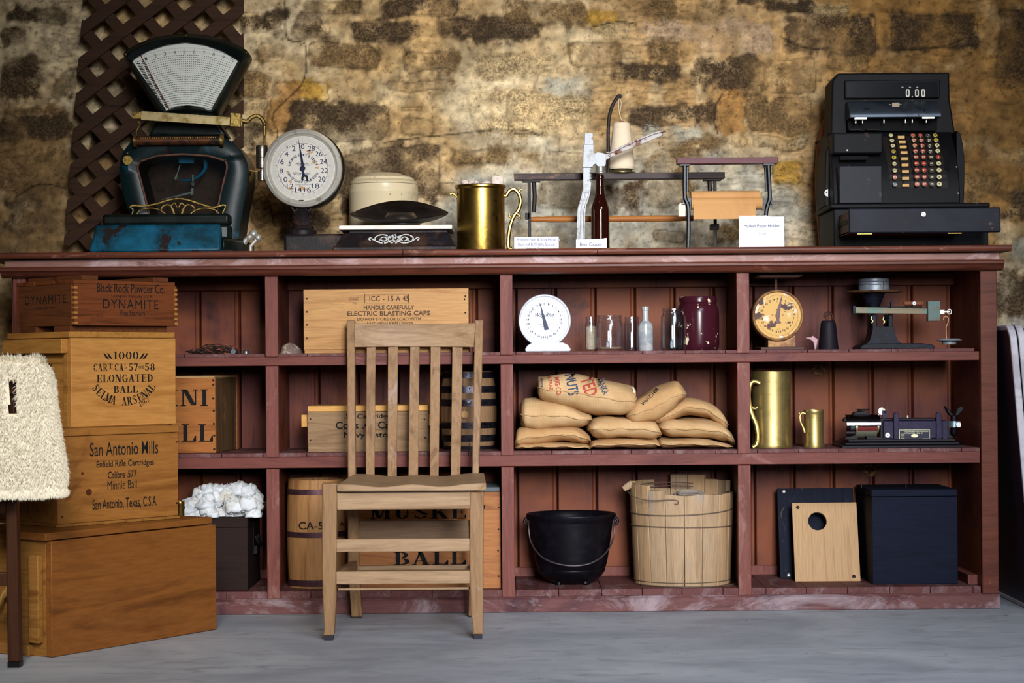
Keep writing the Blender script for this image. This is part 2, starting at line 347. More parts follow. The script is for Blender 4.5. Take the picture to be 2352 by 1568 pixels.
# ================================================================ ROOM
def noise2(h, w_, cell, seed):
    r = np.random.RandomState(seed); gh, gw = int(h/cell)+3, int(w_/cell)+3
    g = r.rand(gh, gw); y, x = np.mgrid[0:h, 0:w_]; y = y/cell; x = x/cell
    yi, xi = y.astype(int), x.astype(int); fy, fx = y-yi, x-xi
    fy = fy*fy*(3-2*fy); fx = fx*fx*(3-2*fx)
    return (g[yi, xi]*(1-fx)+g[yi, xi+1]*fx)*(1-fy) + (g[yi+1, xi]*(1-fx)+g[yi+1, xi+1]*fx)*fy
def fbm(h, w_, cell, seed, octs=4):
    t = np.zeros((h, w_)); a = 1; s_ = 0
    for o in range(octs):
        t += a*noise2(h, w_, max(cell/2**o, 1.01), seed+o*17); s_ += a; a *= .55
    return t/s_
WY = 0.60
def stone_wall():
    step = .0052; x0, x1, z0, z1 = -2.62, 2.92, -0.02, 3.1
    nx, nz = int((x1-x0)/step)+1, int((z1-z0)/step)+1
    X = x0+np.arange(nx)*step; Z = z0+np.arange(nz)*step
    XX, ZZ = np.meshgrid(X, Z)
    k = S*(D+WY)/D
    u, v = XX/k, (H-ZZ)/k
    PX = u*CR+v*SR+1176; PY = -u*SR+v*CR+HZ      # reference pixels of the wall plane: a layout of the real stones
    patch = fbm(nz, nx, 20, 91, 4); n1 = fbm(nz, nx, 26, 1, 4)-.5; n2 = fbm(nz, nx, 26, 5, 4)-.5
    big = fbm(nz, nx, 90, 11, 4); mid = fbm(nz, nx, 14, 21, 4); fine = fbm(nz, nx, 4, 31, 3)
    QX = PX+n1*46; QY = PY+n2*34
    cream = np.array((206, 186, 150.)); tan = np.array((176, 142, 96.)); brown = np.array((140, 106, 62.)); grey = np.array((166, 166, 158.))
    def sm(a, b, t):
        t = np.clip((t-a)/(b-a), 0, 1); return t*t*(3-2*t)
    col = np.empty((nz, nx, 3)); wt = sm(1180, 1500, PX+n1*300)[..., None]; wb = sm(1800, 2050, PX+n1*200)[..., None]
    col[:] = cream; col = col*(1-wt)+tan*wt; col = col*(1-wb)+brown*wb
    wg = (sm(270, 400, PY+n2*160)*sm(930, 1050, PX+n1*120)*(1-sm(1780, 1900, PX+n1*150)))[..., None]
    wg2 = (sm(430, 640, PY+n2*160)*sm(2230, 2320, PX+n1*100))[..., None]
    wg = np.maximum(wg, wg2)*.85
    col = col*(1-wg)+grey*wg
    wl = (sm(230, 300, PY+n2*90)*(1-sm(130, 200, PX+n1*90)))[..., None]*.8
    col = col*(1-wl)+np.array((120, 92, 56.))*wl
    wl = (sm(330, 380, PY+n2*90)*sm(150, 200, PX+n1*90)*(1-sm(600, 900, PX+n1*90)))[..., None]*.75
    col = col*(1-wl)+np.array((138, 104, 62.))*wl
    blot = (sm(.5, .68, fbm(nz, nx, 34, 61, 5))*.38)[..., None]; col = col*(1-blot)+np.array((142, 112, 72.))*blot
    str_ = (sm(.52, .7, noise2(nz, nx*1, 9, 63)*.4+fbm(nz, nx, 50, 67, 4)*.6)*.4)[..., None]; col = col*(1-str_)+np.array((206, 190, 158.))*str_
    och = sm(.56, .74, big)[..., None]*.4
    col = col*(1-och)+np.array((182, 136, 74.))*och
    hgt = np.zeros((nz, nx)); hgt += (big-.5)*.018+(mid-.5)*.006
    Dk, Md, Oc, Lt, Pk, Gy, Ye = (88, 70, 50), (138, 110, 72), (176, 130, 74), (200, 174, 130), (190, 162, 132), (172, 168, 152), (196, 150, 62)
    st = [(5,15,135,50,Dk),(0,62,70,104,Dk),(0,138,100,222,Dk),(118,160,175,222,Dk),(15,240,135,264,Md),(0,270,150,330,Dk),(0,345,140,440,Md),(20,455,130,540,Dk),(200,300,260,360,Dk),
     (545,20,652,78,Dk),(590,97,662,140,Md),(540,165,625,228,Md),(665,190,760,235,Ye),(520,228,620,274,Lt),(545,280,620,340,Dk),(625,190,685,305,Oc),(560,350,600,440,Md),
     (675,28,755,90,Dk),(700,0,835,28,Md),(890,0,1060,38,Dk),(810,52,962,95,Dk),(1012,42,1250,82,Dk),(710,102,862,156,Md),(930,128,1048,166,Md),(1100,118,1272,186,Lt),(885,186,1042,210,Md),
     (675,238,878,325,Dk),(910,246,962,258,Oc),(910,276,1000,320,Md),(1080,212,1250,312,Lt),(790,345,1002,480,Dk),(1030,342,1172,372,Md),(1000,410,1050,440,Md),
     (1150,0,1340,50,Md),(1345,22,1412,55,Ye),(1480,0,1666,42,Md),(1700,0,1862,22,Dk),(1370,52,1440,86,Lt),(1465,48,1592,92,Pk),(1597,48,1774,118,Pk),(1790,42,1862,112,Dk),
     (1300,92,1420,150,Md),(1422,110,1475,150,Lt),(1400,140,1562,188,Dk),(1475,92,1548,140,Md),(1582,128,1742,206,Dk),(1750,128,1868,206,Md),(1240,172,1352,226,Gy),(1160,218,1352,312,Lt),
     (1455,238,1652,292,Dk),(1652,212,1712,312,Oc),(1716,216,1858,302,Md),(1675,312,1712,335,Lt),(1728,310,1852,340,Lt),(1560,320,1662,352,Md),(1480,292,1616,326,Gy),
     (1240,345,1346,480,Md),(1392,412,1482,490,Dk),(1482,350,1582,470,Md),(1180,350,1240,380,Md),(1620,520,1700,560,Md),(1500,530,1580,560,Md),(1785,370,1850,430,Ye),(1740,440,1830,480,Gy),
     (1790,34,2012,120,Dk),(2050,30,2238,112,Dk),(2285,20,2380,210,Dk),(1900,125,2000,160,Md),(2185,262,2242,322,Oc),(2250,180,2340,240,Oc),(2288,342,2370,376,Lt),(2230,400,2300,440,Md),(2318,545,2380,592,Gy),
     (2210,400,2260,470,Md),(2300,420,2380,500,Dk),(2290,620,2380,740,Dk),(1860,10,1950,30,Lt),(640,480,760,560,Dk),(580,460,650,520,Md)]
    rr = random.Random(77)          # the wall goes on beyond the frame
    for row in range(-9, 18):
        yy = row*92-20; xx = -1000+rr.uniform(0, 90)
        while xx < 3300:
            ww = rr.uniform(50, 190); hh_ = rr.uniform(34, 78)
            if (yy+hh_ < -12 or xx > 2400 or xx+ww < -30) and rr.random() < .7: st.append((xx, yy, xx+ww, yy+hh_, rr.choice((Dk, Md, Md, Lt, Dk, Oc))))
            xx += ww+rr.uniform(20, 120)
    dirt = np.zeros((nz, nx)); 
    for i, (a, b, c, d, cc) in enumerate(st):
        cx, cy2, hw, hh = (a+c)/2, (b+d)/2, (c-a)/2, (d-b)/2
        r = min(hh*.7, 16)
        sk = ((i*37) % 11-5)*.012
        qx = np.abs(QX-cx)-hw+r; qy = np.abs(QY-cy2+(QX-cx)*sk)-hh+r
        dd = np.hypot(np.maximum(qx, 0), np.maximum(qy, 0))+np.minimum(np.maximum(qx, qy), 0)-r
        m = (1-sm(-9, 9, dd+(mid-.5)*34+(fine-.5)*26))*(.35+.65*sm(.34, .56, patch+((i*41) % 7-3)*.02))
        j = 1+((i*53) % 9-4)*.025
        base = np.array(cc)*j; alt = np.array(Lt if cc in (Dk, Md) else Md)*.95
        mixp = (sm(.55, .78, mid*.6+fine*.4)*(.75 if cc in (Dk, Md) else .35))[..., None]
        sc_ = base*(1-mixp)+alt*mixp
        a_ = (m*.9)[..., None]
        col = col*(1-a_)+sc_*a_
        hgt += m*(-.006 if cc == Gy else .007) + np.exp(-(dd/5)**2)*-.004
        dirt = np.maximum(dirt, m*(.9 if cc == Dk else .55 if cc in (Md, Lt) else .2))
        # edge crack lines
        e = np.exp(-((dd+1)/2.2)**2)*sm(.5, .7, big+.15*((i*29) % 5)/5)*.5
        col = col*(1-e[..., None]*.6)
    lay = np.sin(PY*.42+n2*26)*sm(.5, .6, fbm(nz, nx, 60, 77, 3))
    col = col*(1-(np.clip(lay-.6, 0, 1)*.45)[..., None]); hgt += lay*.0012
    # wandering cracks
    for pts in [[(650,0),(655,40),(665,90),(700,100),(703,150),(690,200),(630,260),(640,300),(636,340)],[(1460,55),(1420,48),(1350,62)],[(880,330),(1000,315),(1080,305),(1200,300),(1240,312)],[(150,430),(90,420),(30,455)],[(600,440),(620,480),(630,520)],[(1650,310),(1640,260),(1660,215)],[(1790,80),(1850,110),(1900,112)],[(2060,115),(2150,110),(2210,90)]]:
        pts = smooth_path(pts, 3)
        for (ax, ay), (bx, by) in zip(pts[:-1], pts[1:]):
            lo_x, hi_x = min(ax, bx)-12, max(ax, bx)+12
            vx, vy = bx-ax, by-ay; L2 = vx*vx+vy*vy+1e-6
            wx, wy = PX+n1*14-ax, PY+n2*14-ay
            t = np.clip((wx*vx+wy*vy)/L2, 0, 1); dd = np.hypot(wx-vx*t, wy-vy*t)
            e = np.exp(-(dd/1.6)**2)*.55
            col *= (1-e[..., None]); hgt -= e*.004
    strat = fbm(nz, nx, 6, 41, 3); fx2 = np.repeat(noise2(nz, nx//6+2, 2.2, 43), 6, axis=1)[:, :nx]
    shade = (.79+.50*fine)[..., None]*(.80+.40*mid)[..., None]*(.90+.20*strat)[..., None]*(.93+.14*fx2)[..., None]  # noise tone, partly relief shading painted into the stone colour
    col = np.clip(col*shade/255, 0, 1)
    lc = np.where(col <= .04045, col/12.92, ((col+.055)/1.055)**2.4)
    hgt += (fine-.5)*.007+(mid-.5)*.008
    Y = WY - hgt
    n = nx*nz; V = np.stack([XX, Y, ZZ], -1).reshape(-1, 3).astype(np.float32)
    idx = np.arange(n).reshape(nz, nx)
    F = np.stack([idx[:-1, :-1], idx[:-1, 1:], idx[1:, 1:], idx[1:, :-1]], -1).reshape(-1, 4).astype(np.int32)
    me = bpy.data.meshes.new('wall_back'); me.vertices.add(n); me.vertices.foreach_set('co', V.ravel())
    nf = len(F); me.loops.add(nf*4); me.loops.foreach_set('vertex_index', F.ravel())
    me.polygons.add(nf); me.polygons.foreach_set('loop_start', np.arange(nf, dtype=np.int32)*4)
    me.polygons.foreach_set('loop_total', np.full(nf, 4, np.int32)); me.polygons.foreach_set('use_smooth', np.ones(nf, bool))
    me.update()
    ca = me.color_attributes.new('stone', 'FLOAT_COLOR', 'POINT')
    RGBA = np.ones((n, 4), np.float32); RGBA[:, :3] = lc.reshape(-1, 3); RGBA[:, 3] = dirt.ravel()
    ca.data.foreach_set('color', RGBA.ravel())
    m = N('rubble_stone'); at = m.n('ShaderNodeAttribute'); at.attribute_name = 'stone'
    v = m.coord(); f1 = m.noise(v, 55, 6, .75); f2 = m.noise(v, 130, 5, .75)
    c = m.mix(1.0, at.outputs['Color'], m.ramp(f1, [(.30, (126, 116, 104)), (.45, (242, 238, 232)), (.58, (255, 254, 250))]), 'MULTIPLY')
    sp = m.n('ShaderNodeMath', operation='MULTIPLY'); m.l(m.ramp(f2, [(.46, W1), (.53, W0)]), sp.inputs[0]); m.l(at.outputs['Alpha'], sp.inputs[1])
    c = m.mix(sp.outputs[0], c, lin((58, 46, 32)), 'MIX')
    m.col(c); m.b.inputs['Roughness'].default_value = .93; m.b.inputs['Specular IOR Level'].default_value = .2
    m.bump(f1, .5, .006); me.materials.append(m.m)
    o = bpy.data.objects.new('wall_back', me); C.objects.link(o); tag(o, kind='structure')
stone_wall()
PL = mk('dim_plaster', (128, 104, 78), .95, c2=(104, 84, 62), s2=4)
def floor_mat():
    m = N('worn_concrete'); v = m.coord((1, 1.6, 1)); a = m.noise(v, 1.7, 6, .62, 1.0)
    c = m.ramp(a, [(.32, (140, 145, 154)), (.5, (164, 168, 175)), (.68, (180, 183, 188))])
    b = m.noise(m.coord((1, 2.2, 1)), 7, 6, .7, 1)
    c = m.mix(m.ramp(b, [(.52, W0), (.66, W1)]), c, lin((146, 146, 153)))
    d = m.noise(m.coord((1, 1, 1), (4, 4, 4)), 16, 4, .6, .5); c = m.mix(m.ramp(d, [(.70, W0), (.74, W1)]), c, lin((96, 84, 86)))
    e = m.noise(m.coord((1, 1, 1), (1, 8, 4)), 60, 3, .5); c = m.mix(m.ramp(e, [(.72, W0), (.75, W1)]), c, lin((86, 86, 92)))
    m.col(c); m.b.inputs['Roughness'].default_value = .62; m.bump(m.noise(v, 40, 5, .7), .15, .002); return m.m
def struct(name, mb, mat, **k): return tag(mb.build(name, mat, **k), kind='structure')
struct('floor', MB().box(-2.6, 2.9, -8.5, .66, -.06, 0), floor_mat())
struct('wall_left', MB().box(-2.72, -2.6, -8.5, .66, 0, 3.1), PL)
struct('wall_right', MB().box(2.9, 3.0, -8.5, .66, 0, 3.1), PL)
struct('ceiling', MB().box(-2.72, 3.0, -8.5, .66, 3.1, 3.2), mk('dark_rafter_boards', (80, 62, 46), .9))

# ================================================================ STORE COUNTER
Z1, Z2, Z3 = P(1400, 806)[1], P(1400, 1034)[1], P(1400, 1352)[1]     # shelf tops
ZC = P(1400, 569, -.07)[1]                                          # counter top
ZM = P(1400, 628, -.01)[1]                                          # underside of the mouldings
XL, XR = (34-1176)*S, (2286-1176)*S
DP = .37
cnt = bpy.data.objects.new('store_counter', None); C.objects.link(cnt)
tag(cnt, 'long burgundy wooden store counter with open pigeonhole shelves along the stone wall', 'counter')
b = MB(); zt = P(1400, 583, -.07)[1]
xs = [(-40-1176)*S, (930-1176)*S, (1372-1176)*S, (2314-1176)*S]
for i in range(3):
    q = [(-.07+.006*(1-math.cos(t)), (zt+ZC)/2+(ZC-zt)/2*math.sin(t)) for t in [k*PI/8-PI/2 for k in range(9)]]
    q = [(-.062, zt)] + [(y-.0, z) for y, z in q[1:-1]] + [(-.062, ZC), (.56, ZC), (.56, zt)]
    b.prism(q, 'x', xs[i]+.0006, xs[i+1]-.0006)
b.build('counter_top', TOPW, cnt, bevel=.001)
zf = P(1400, 604, -.03)[1]
MB().box(XL-.02, (2292-1176)*S, -.035, .0, zf, zt-.003).build('fascia_board', FASCW, cnt, bevel=.003)
zm = ZM
q = [(0, zf), (-.045, zf), (-.050, zf-.004), (-.050, zf-.010), (-.044, zf-.013), (-.040, zf-.017), (-.036, zm+.006), (-.024, zm), (0, zm)]
MB().prism(q, 'x', XL-.03, (2300-1176)*S).build('moulding', MOULDW, cnt)
# back boards with V joints
b = MB(); bx = (1278-1176)*S*1.06; wbd = 91*S*1.06
k0 = int((XL-bx)/wbd)-1
for k in range(k0, 40):
    a0, a1 = max(bx+k*wbd, XL), min(bx+(k+1)*wbd, XR-.02)
    if a1-a0 < .01: continue
    g = .005
    b.prism([(a0+g, DP-.004), (a1-g, DP-.004), (a1-.0012, DP+.002), (a1-.0012, DP+.012), (a0+.0012, DP+.012), (a0+.0012, DP+.002)], 'z', .03, ZC-.02)
    b.prism([(a1-g-.011, DP-.0045), (a1-g-.008, DP-.0065), (a1-g-.005, DP-.0045)], 'z', .03, ZC-.02)
b.build('back_boards', BACKW, cnt)
MB().box(XL, XR, DP+.012, DP+.02, .0, ZC-.02).build('backing', DARKHOLE, cnt)
MB().box(XL+.03, XR-.03, DP-.03, DP-.006, ZM-.028, ZM+.01).build('cleat', BACKW, cnt, bevel=.002)
MB().box(XL+.03, XR-.03, DP-.022, DP-.006, Z3, Z3+.03).build('rear_skirting', FRAMEW, cnt, bevel=.003)
PC = [(XL+.018, 30), (-550.5*S, 29), (-12*S, 29), (530.5*S, 29)]
rows = [(Z1-.009, ZM+.0), (Z2-.012, Z1-.036), (Z3-.02, Z2-.046)]
for X, wp in PC:
    for j, (za, zb) in enumerate(rows):
        MB().box(X-wp*S/2, X+wp*S/2, -.012, .012, za, zb).build('post', FRAMEW, cnt, bevel=.0015)
    for j, (za, zb) in enumerate([(Z1, ZM+.01), (Z2, Z1-.02), (Z3, Z2-.02)]):
        MB().box(X-.009, X+.009, .012, DP-.006, za, zb).build('divider', BACKW, cnt)
MB().box((2250-1176)*S, (2288-1176)*S, -.014, .01, 0.045, ZM).build('corner_post', MOULDW, cnt, bevel=.002)
MB().box((2250-1176)*S, (2284-1176)*S, .01, .5, 0.0, ZC-.02).build('end_panel', BACKW, cnt)
MB().box(XL-.01, XL+.012, .012, DP, 0.0, ZC-.02).build('end_panel', BACKW, cnt)
MB().box((2228-1176)*S, (2250-1176)*S-.0, .05, DP-.02, Z3, Z3+.028).build('side_skirting', FRAMEW, cnt)
for j, (zs, th, rh) in enumerate([(Z1, .009, .026), (Z2, .011, .033), (Z3, .020, 0)]):
    b = MB(); x = XL+.01; r = random.Random(j)
    while x < (2249-1176)*S-.02:
        x2 = min(x+wbd*r.uniform(.93, 1.03), (2249-1176)*S)
        if j == 2 or True:
            b.box(x+.0007, x2-.0007, -.004+r.uniform(-.002, .001), DP-.006, zs-th+r.uniform(-.0003, 0), zs)
        x = x2
    b.build('shelf', SHELFW, cnt, bevel=.001)
    if rh: MB().box(XL, (2249-1176)*S-.001, -.006, .016, zs-th-rh, zs-th).build('shelf_rail', RAILW, cnt, bevel=.0015)
zq = P(1400, 1371)[1]
q = [(-.006, Z3-.02), (-.008, zq+.002), (-.012, zq), (-.016, zq-.003), (-.016, .001), (.02, .001), (.02, Z3-.02)]
MB().prism(q, 'x', XL-.01, (2290-1176)*S).build('plinth', BASEW, cnt, bevel=.001)
# small mud-dauber nests left on the boards
MUD = mk('dried_mud', (150, 116, 78), .95, c2=(100, 74, 48), s2=60, bump=.8, bs=80)
for px, py, n_, lb in ((1880, 850, 9, 'crumbled mud wasp nest under the upper shelf above the small brass tankard'), (1998, 1080, 7, 'ring-shaped mud wasp nest under the lower shelf above the dark blue box')):
    x, z = P(px, py, DP-.01); b = MB(); r = random.Random(px)
    for i in range(n_*3):
        a = i/(n_*3)*2*PI; b.ball((x+.017*math.cos(a)+r.uniform(-.004, .004), DP-.008, z+.014*math.sin(a)+r.uniform(-.003, .003)), (r.uniform(.003, .006), .004, r.uniform(.003, .006)), 6, 5)
    tag(b.build('wasp_nest', MUD), lb, 'nest')
# ================================================================ ON THE COUNTER TOP
LATW = wood('lattice_lath', (70, 48, 34), (46, 31, 21), 'x', 1, .75, ring=20)
def lattice():
    lt, L = thing('lattice_panel', 'dark brown diagonal wooden lattice panel leaning on the stone wall behind the computing scale', 'lattice', 350, .50, ZC)
    out = [L(*p) for p in ((560, -90), (560, 150), (470, 330), (330, 500), (215, 575), (148, 560), (196, 40), (235, -90))]
    # clip polygon in local coords (leaning panel is slightly skewed)
    def clip(poly, a, b, keep_left=True):
        res = []
        for i in range(len(poly)):
            p, q = poly[i], poly[(i+1) % len(poly)]
            sp = (b[0]-a[0])*(p[1]-a[1])-(b[1]-a[1])*(p[0]-a[0]); sq = (b[0]-a[0])*(q[1]-a[1])-(b[1]-a[1])*(q[0]-a[0])
            if sp >= 0: res.append(p)
            if (sp >= 0) != (sq >= 0):
                t = sp/(sp-sq); res.append((p[0]+(q[0]-p[0])*t, p[1]+(q[1]-p[1])*t))
        return res
    hull = [L(*p) for p in ((148, 562), (215, 577), (560, 577), (560, -90), (200, -90))][::1]
    # vertical-ish left edge from (150,560) up to (198,0)
    ar = sum(hull[i][0]*hull[(i+1) % 5][1]-hull[(i+1) % 5][0]*hull[i][1] for i in range(5))
    if ar < 0: hull = hull[::-1]
    wd = 26*S*1.085
    def lath(px0, py0, px1, py1, y0, y1):
        a, b_ = Vector(L(px0, py0)), Vector(L(px1, py1)); d = (b_-a).normalized(); n = Vector((-d.y, d.x))*wd/2
        a, b_ = a-d*2.5, b_+d*2.5
        poly = [tuple(a-n), tuple(b_-n), tuple(b_+n), tuple(a+n)]
        for i in range(len(hull)):
            poly = clip(poly, hull[i], hull[(i+1) % len(hull)])
            if len(poly) < 3: return
        MB().prism(poly, 'y', y0, y1).build('lath', LATW, lt, bevel=.001)
    # front laths rise to the right, rear laths fall to the right; spacing read off the diamonds
    for k in range(-5, 14): lath(257+40*k, 94+46*k, 257+40*k+50, 94+46*k-38, -.012, -.004)
    for k in range(-14, 10): lath(262+50*k, 52-38*k, 262+50*k+40, 52-38*k+46, -.004, .004)
lattice()

# ---- computing scale
TEAL = mk('chipped_teal_enamel', (18, 92, 120), .42, 0, c2=(12, 52, 66), s2=9, t=(.4, .6), c3=(36, 27, 24), s3=22, t3=(.57, .62), bump=.15, bs=60)
DTEAL = mk('dark_green_enamel', (14, 30, 32), .35, 0, c2=(20, 74, 92), s2=7, t=(.58, .7), c3=(24, 20, 18), s3=22, t3=(.58, .66), bump=.15, bs=60)
DGREEN = mk('black_green_enamel', (12, 19, 17), .3, 0, c2=(22, 30, 26), s2=14, bump=.1, bs=60)
GILT = mk('tarnished_gilt', (150, 124, 66), .4, .8, c2=(74, 58, 30), s2=60, t=(.48, .62), bump=.3, bs=180)
BROWNP = mk('brown_scale_backing', (104, 70, 56), .7, c2=(76, 50, 42), s2=20)
def computing_scale():
    t, L = thing('computing_scale', 'antique teal and black computing scale with a fan-shaped price chart, in front of the lattice', 'scale', 385, .26, ZC)
    zb = L(0, 572)[1]*0
    def pts(seq, dy): return [L(x, y, dy) for x, y in seq]
    # base: sloping teal casting with a wider rear block
    b = MB()
    f0, f1 = pts([(205, 575), (508, 575)], -.17), pts([(214, 516), (506, 516)], -.15)
    x0, x1 = f0[0][0], f0[1][0]; zt = f1[0][1]
    b.add([(x0, -.18, .008), (x1, -.18, .008), (x1-.005, -.15, zt), (x0+.015, -.15, zt), (x0, .16, .008), (x1, .16, .008), (x1-.005, .16, zt), (x0+.015, .16, zt)],
          [(0,1,2,3),(4,7,6,5),(0,4,5,1),(1,5,6,2),(2,6,7,3),(3,7,4,0)])
    b.build('base', TEAL, t, bevel=.008, seg=3)
    xr, _ = L(566, 575, 0); ztop = L(400, 498, 0)[1]
    b = MB(); b.prism([(x1-.004, -.14), (x1+.005, -.16), (xr, -.06), (xr+.005, .16), (x1-.004, .16)], 'z', .004, zt*.55); 
    b.prism([(x1-.02, -.13), (x1+.02, -.12), (xr-.03, -.04), (xr-.03, .16), (x1-.02, .16)], 'z', zt*.5, zt*1.0)
    b.box(x0+.03, x1+.02, -.13, .16, zt-.002, ztop)
    b.build('rear_base', DGREEN, t, bevel=.012, seg=3)
    MB().box(x0+.0, x1+.03, -.165, .15, 0, .012).build('foot', BLACKM, t)
    # lyre-shaped housing with window opening
    outer = [(300,500),(284,455),(273,400),(276,362),(288,338),(308,318),(345,312),(480,312),(520,318),(545,336),(563,362),(570,392),(566,430),(556,480),(549,530),(540,575),(300,575)]
    inner = [(345,500),(330,440),(316,386),(318,372),(360,358),(420,354),(480,358),(520,370),(522,384),(508,440),(496,500)]
    yo, yi = -.08, .10
    oP = smooth_path(pts(outer[:14], yo), 4)+pts(outer[14:], yo)
    iP = pts(inner, yo)
    # front ring by bridging radial samples
    def resample(loop, n):
        d = [0]; 
        for i in range(len(loop)): d.append(d[-1]+math.dist(loop[i], loop[(i+1) % len(loop)]))
        out = []; 
        for k in range(n):
            s_ = d[-1]*k/n; i = max(j for j in range(len(d)-1) if d[j] <= s_+1e-9)
            u = (s_-d[i])/max(d[i+1]-d[i], 1e-9); p, q = loop[i], loop[(i+1) % len(loop)]
            out.append((p[0]+(q[0]-p[0])*u, p[1]+(q[1]-p[1])*u))
        return out
    def ring_body(mb, o_, i_, y0, y1, n=72):
        cx = sum(p[0] for p in i_)/len(i_); cz = sum(p[1] for p in i_)/len(i_)
        def ray(loop, a):
            best = None
            dx, dz = math.cos(a), math.sin(a)
            for k in range(len(loop)):
                (px, pz), (qx, qz) = loop[k], loop[(k+1) % len(loop)]
                ex, ez = qx-px, qz-pz; den = dx*ez-dz*ex
                if abs(den) < 1e-12: continue
                tt = ((px-cx)*ez-(pz-cz)*ex)/den; uu = ((px-cx)*dz-(pz-cz)*dx)/den
                if tt > 0 and -1e-6 <= uu <= 1+1e-6 and (best is None or tt > best): best = tt
            return (cx+dx*best, cz+dz*best)
        O = [ray(o_, 2*PI*k/n) for k in range(n)]; I = [ray(i_, 2*PI*k/n) for k in range(n)]
        Mi = [((o[0]*.5+i[0]*.5), (o[1]*.5+i[1]*.5)) for o, i in zip(O, I)]
        vs = [(p[0], y1, p[1]) for p in O]+[(p[0], y0+.012, p[1]) for p in O]+[(p[0], y0-.006, p[1]) for p in Mi]+[(p[0], y0+.004, p[1]) for p in I]+[(p[0], y1, p[1]) for p in I]
        fs = []
        for r_ in range(4):
            for k in range(n): fs.append((r_*n+k, r_*n+(k+1) % n, (r_+1)*n+(k+1) % n, (r_+1)*n+k))
        mb.add(vs, fs); return O, I
    b = MB(); O, I = ring_body(b, oP, iP, yo, yi); b.build('housing', DTEAL, t, ang=50)
    b = MB(); b.prism([(p[0], p[1]) for p in resample(oP, 60)], 'y', yi-.004, yi); b.build('back_plate', BROWNP, t)
    b = MB(); b.tube([(p[0], yo-.001, p[1]) for p in I], .003, 6, closed=True); b.build('window_rim', BROWNP, t)
    b = MB(); b.prism(resample(iP, 50), 'y', yo+.003, yo+.005); b.build('window_glass', glass('scale_window_glass', (215, 222, 222), .05), t)
    # inside: bracket, pendulum rods, sickle lever
    b = MB(); TE2 = mk('blue_inner_lever', (40, 138, 180), .4)
    c = smooth_path([(*L(470, 362, 0), 0), (*L(472, 385, 0), 0), (*L(460, 402, 0), 0), (*L(440, 413, 0), 0), (*L(415, 414, 0), 0)], 5)
    b.tube([(x, -.0, z) for x, z, _ in c], [.012-.007*i/len(c) for i in range(len(c))], 8, fy=.6)
    x, z = L(428, 366, -.01); b.box(x-.022, x+.024, -.02, .0, z-.012, z+.01); x2, z2 = L(440, 362, 0)
    b.box(L(330, 362)[0], L(515, 362)[0], .0, .02, z2-.004, z2+.012); b.build('lever', TE2, t, bevel=.002)
    b = MB(); p, q = L(414, 378, -.02), L(403, 412, -.02); b.tube([(p[0], -.02, p[1]), (q[0], -.02, q[1])], .0022)
    e = L(406, 404, -.02); b.tube([(e[0], -.02, e[1]), (q[0], -.02, q[1])], .006)
    p, q = L(443, 401, -.02), L(443, 416, -.02); b.tube([(p[0], -.02, p[1]), (q[0], -.02, q[1])], .0035)
    p, q = L(442, 432, -.02), L(441, 448, -.02); b.tube([(p[0], -.02, p[1]), (q[0], -.02, q[1])], .005)
    p = L(443, 422, -.02); b.tube([(p[0]+.003*math.cos(a), -.02, p[1]+.006*math.sin(a)) for a in [k*PI/5 for k in range(10)]], .001, 6, closed=True)
    p, q, r_ = L(445, 441, -.02), L(408, 450, -.02), L(372, 458, -.02); b.tube([(p[0], -.02, p[1]), (q[0], -.02, q[1])], .004); b.tube([(q[0], -.02, q[1]), (r_[0], -.02, r_[1])], .002)
    b.build('pendulum', CHROME, t)
    # price drum across the shoulders
    (xa, za), (xb, zb_) = L(310, 324, -.1), L(512, 324, -.1)
    b = MB(); b.cyl((0, -.1, za), .0135, xa, xb, 'x', 24); b.build('price_drum', mk('oxidised_brown_brass', (96, 58, 36), .45, .5, c2=(40, 36, 32), s2=30), t)
    b = MB()
    for x in (xa, xb-.004): b.cyl((0, -.1, za), .019, x-.003, x+.005, 'x', 24)
    for k in range(34): b.box(xa+.02+k*(xb-xa-.04)/33-.0012, xa+.02+k*(xb-xa-.04)/33+.0012, -.1145, -.112, za+.006, za+.0085)
    b.build('drum_collar', GILT, t)
    # neck and fan head
    nk = pts([(345,318),(362,286),(372,262),(498,262),(508,286),(530,318)], 0); MB().prism(nk, 'y', -.05, .04).build('neck', DGREEN, t, bevel=.01, seg=3)
    # fan: apex below; sector outline
    fo = [(366,262),(358,250),(287,140),(283,126),(290,115)]+[(300+ (554-300)*k/14, 0) for k in range(0)]
    top = [(290,115),(330,94),(375,82),(427,77),(480,82),(524,94),(564,113)]
    fo = [(366,262),(357,250),(286,136),(283,124)]+top+[(571,124),(569,136),(506,250),(498,262)]
    oP = smooth_path(pts(fo, -.04), 4)
    fi = [(382,255),(303,139)]+[(340,118),(382,104),(427,98),(472,104),(512,118)]+[(548,139),(484,255),(462,246),(432,242),(402,246)]
    iP = pts(fi, -.04)
    b = MB(); ring_body(b, oP, iP, -.05, .035, 96); b.build('chart_frame', DGREEN, t, ang=50)
    MB().prism(resample(oP, 60), 'y', .03, .036).build('chart_back', DGREEN, t)
    b = MB(); b.prism(resample(iP, 70), 'y', -.036, -.03); chart = b.build('price_chart', mk('chart_paper', (214, 216, 206), .5), t)
    ap = L(430, 404, -.037); b = MB(); bm_ = MB()
    R = lambda px, py: math.dist(L(px, py, -.037), ap)
    rt, rb = R(427, 108), R(430, 262); M = plane_xz(-.0368)
    def pol(a, r): a = math.radians(90-a); return ap[0]+r*math.cos(a), ap[1]+r*math.sin(a)
    A0, A1 = -19.5, 19.8
    A0 = -25; A1 = 22.5
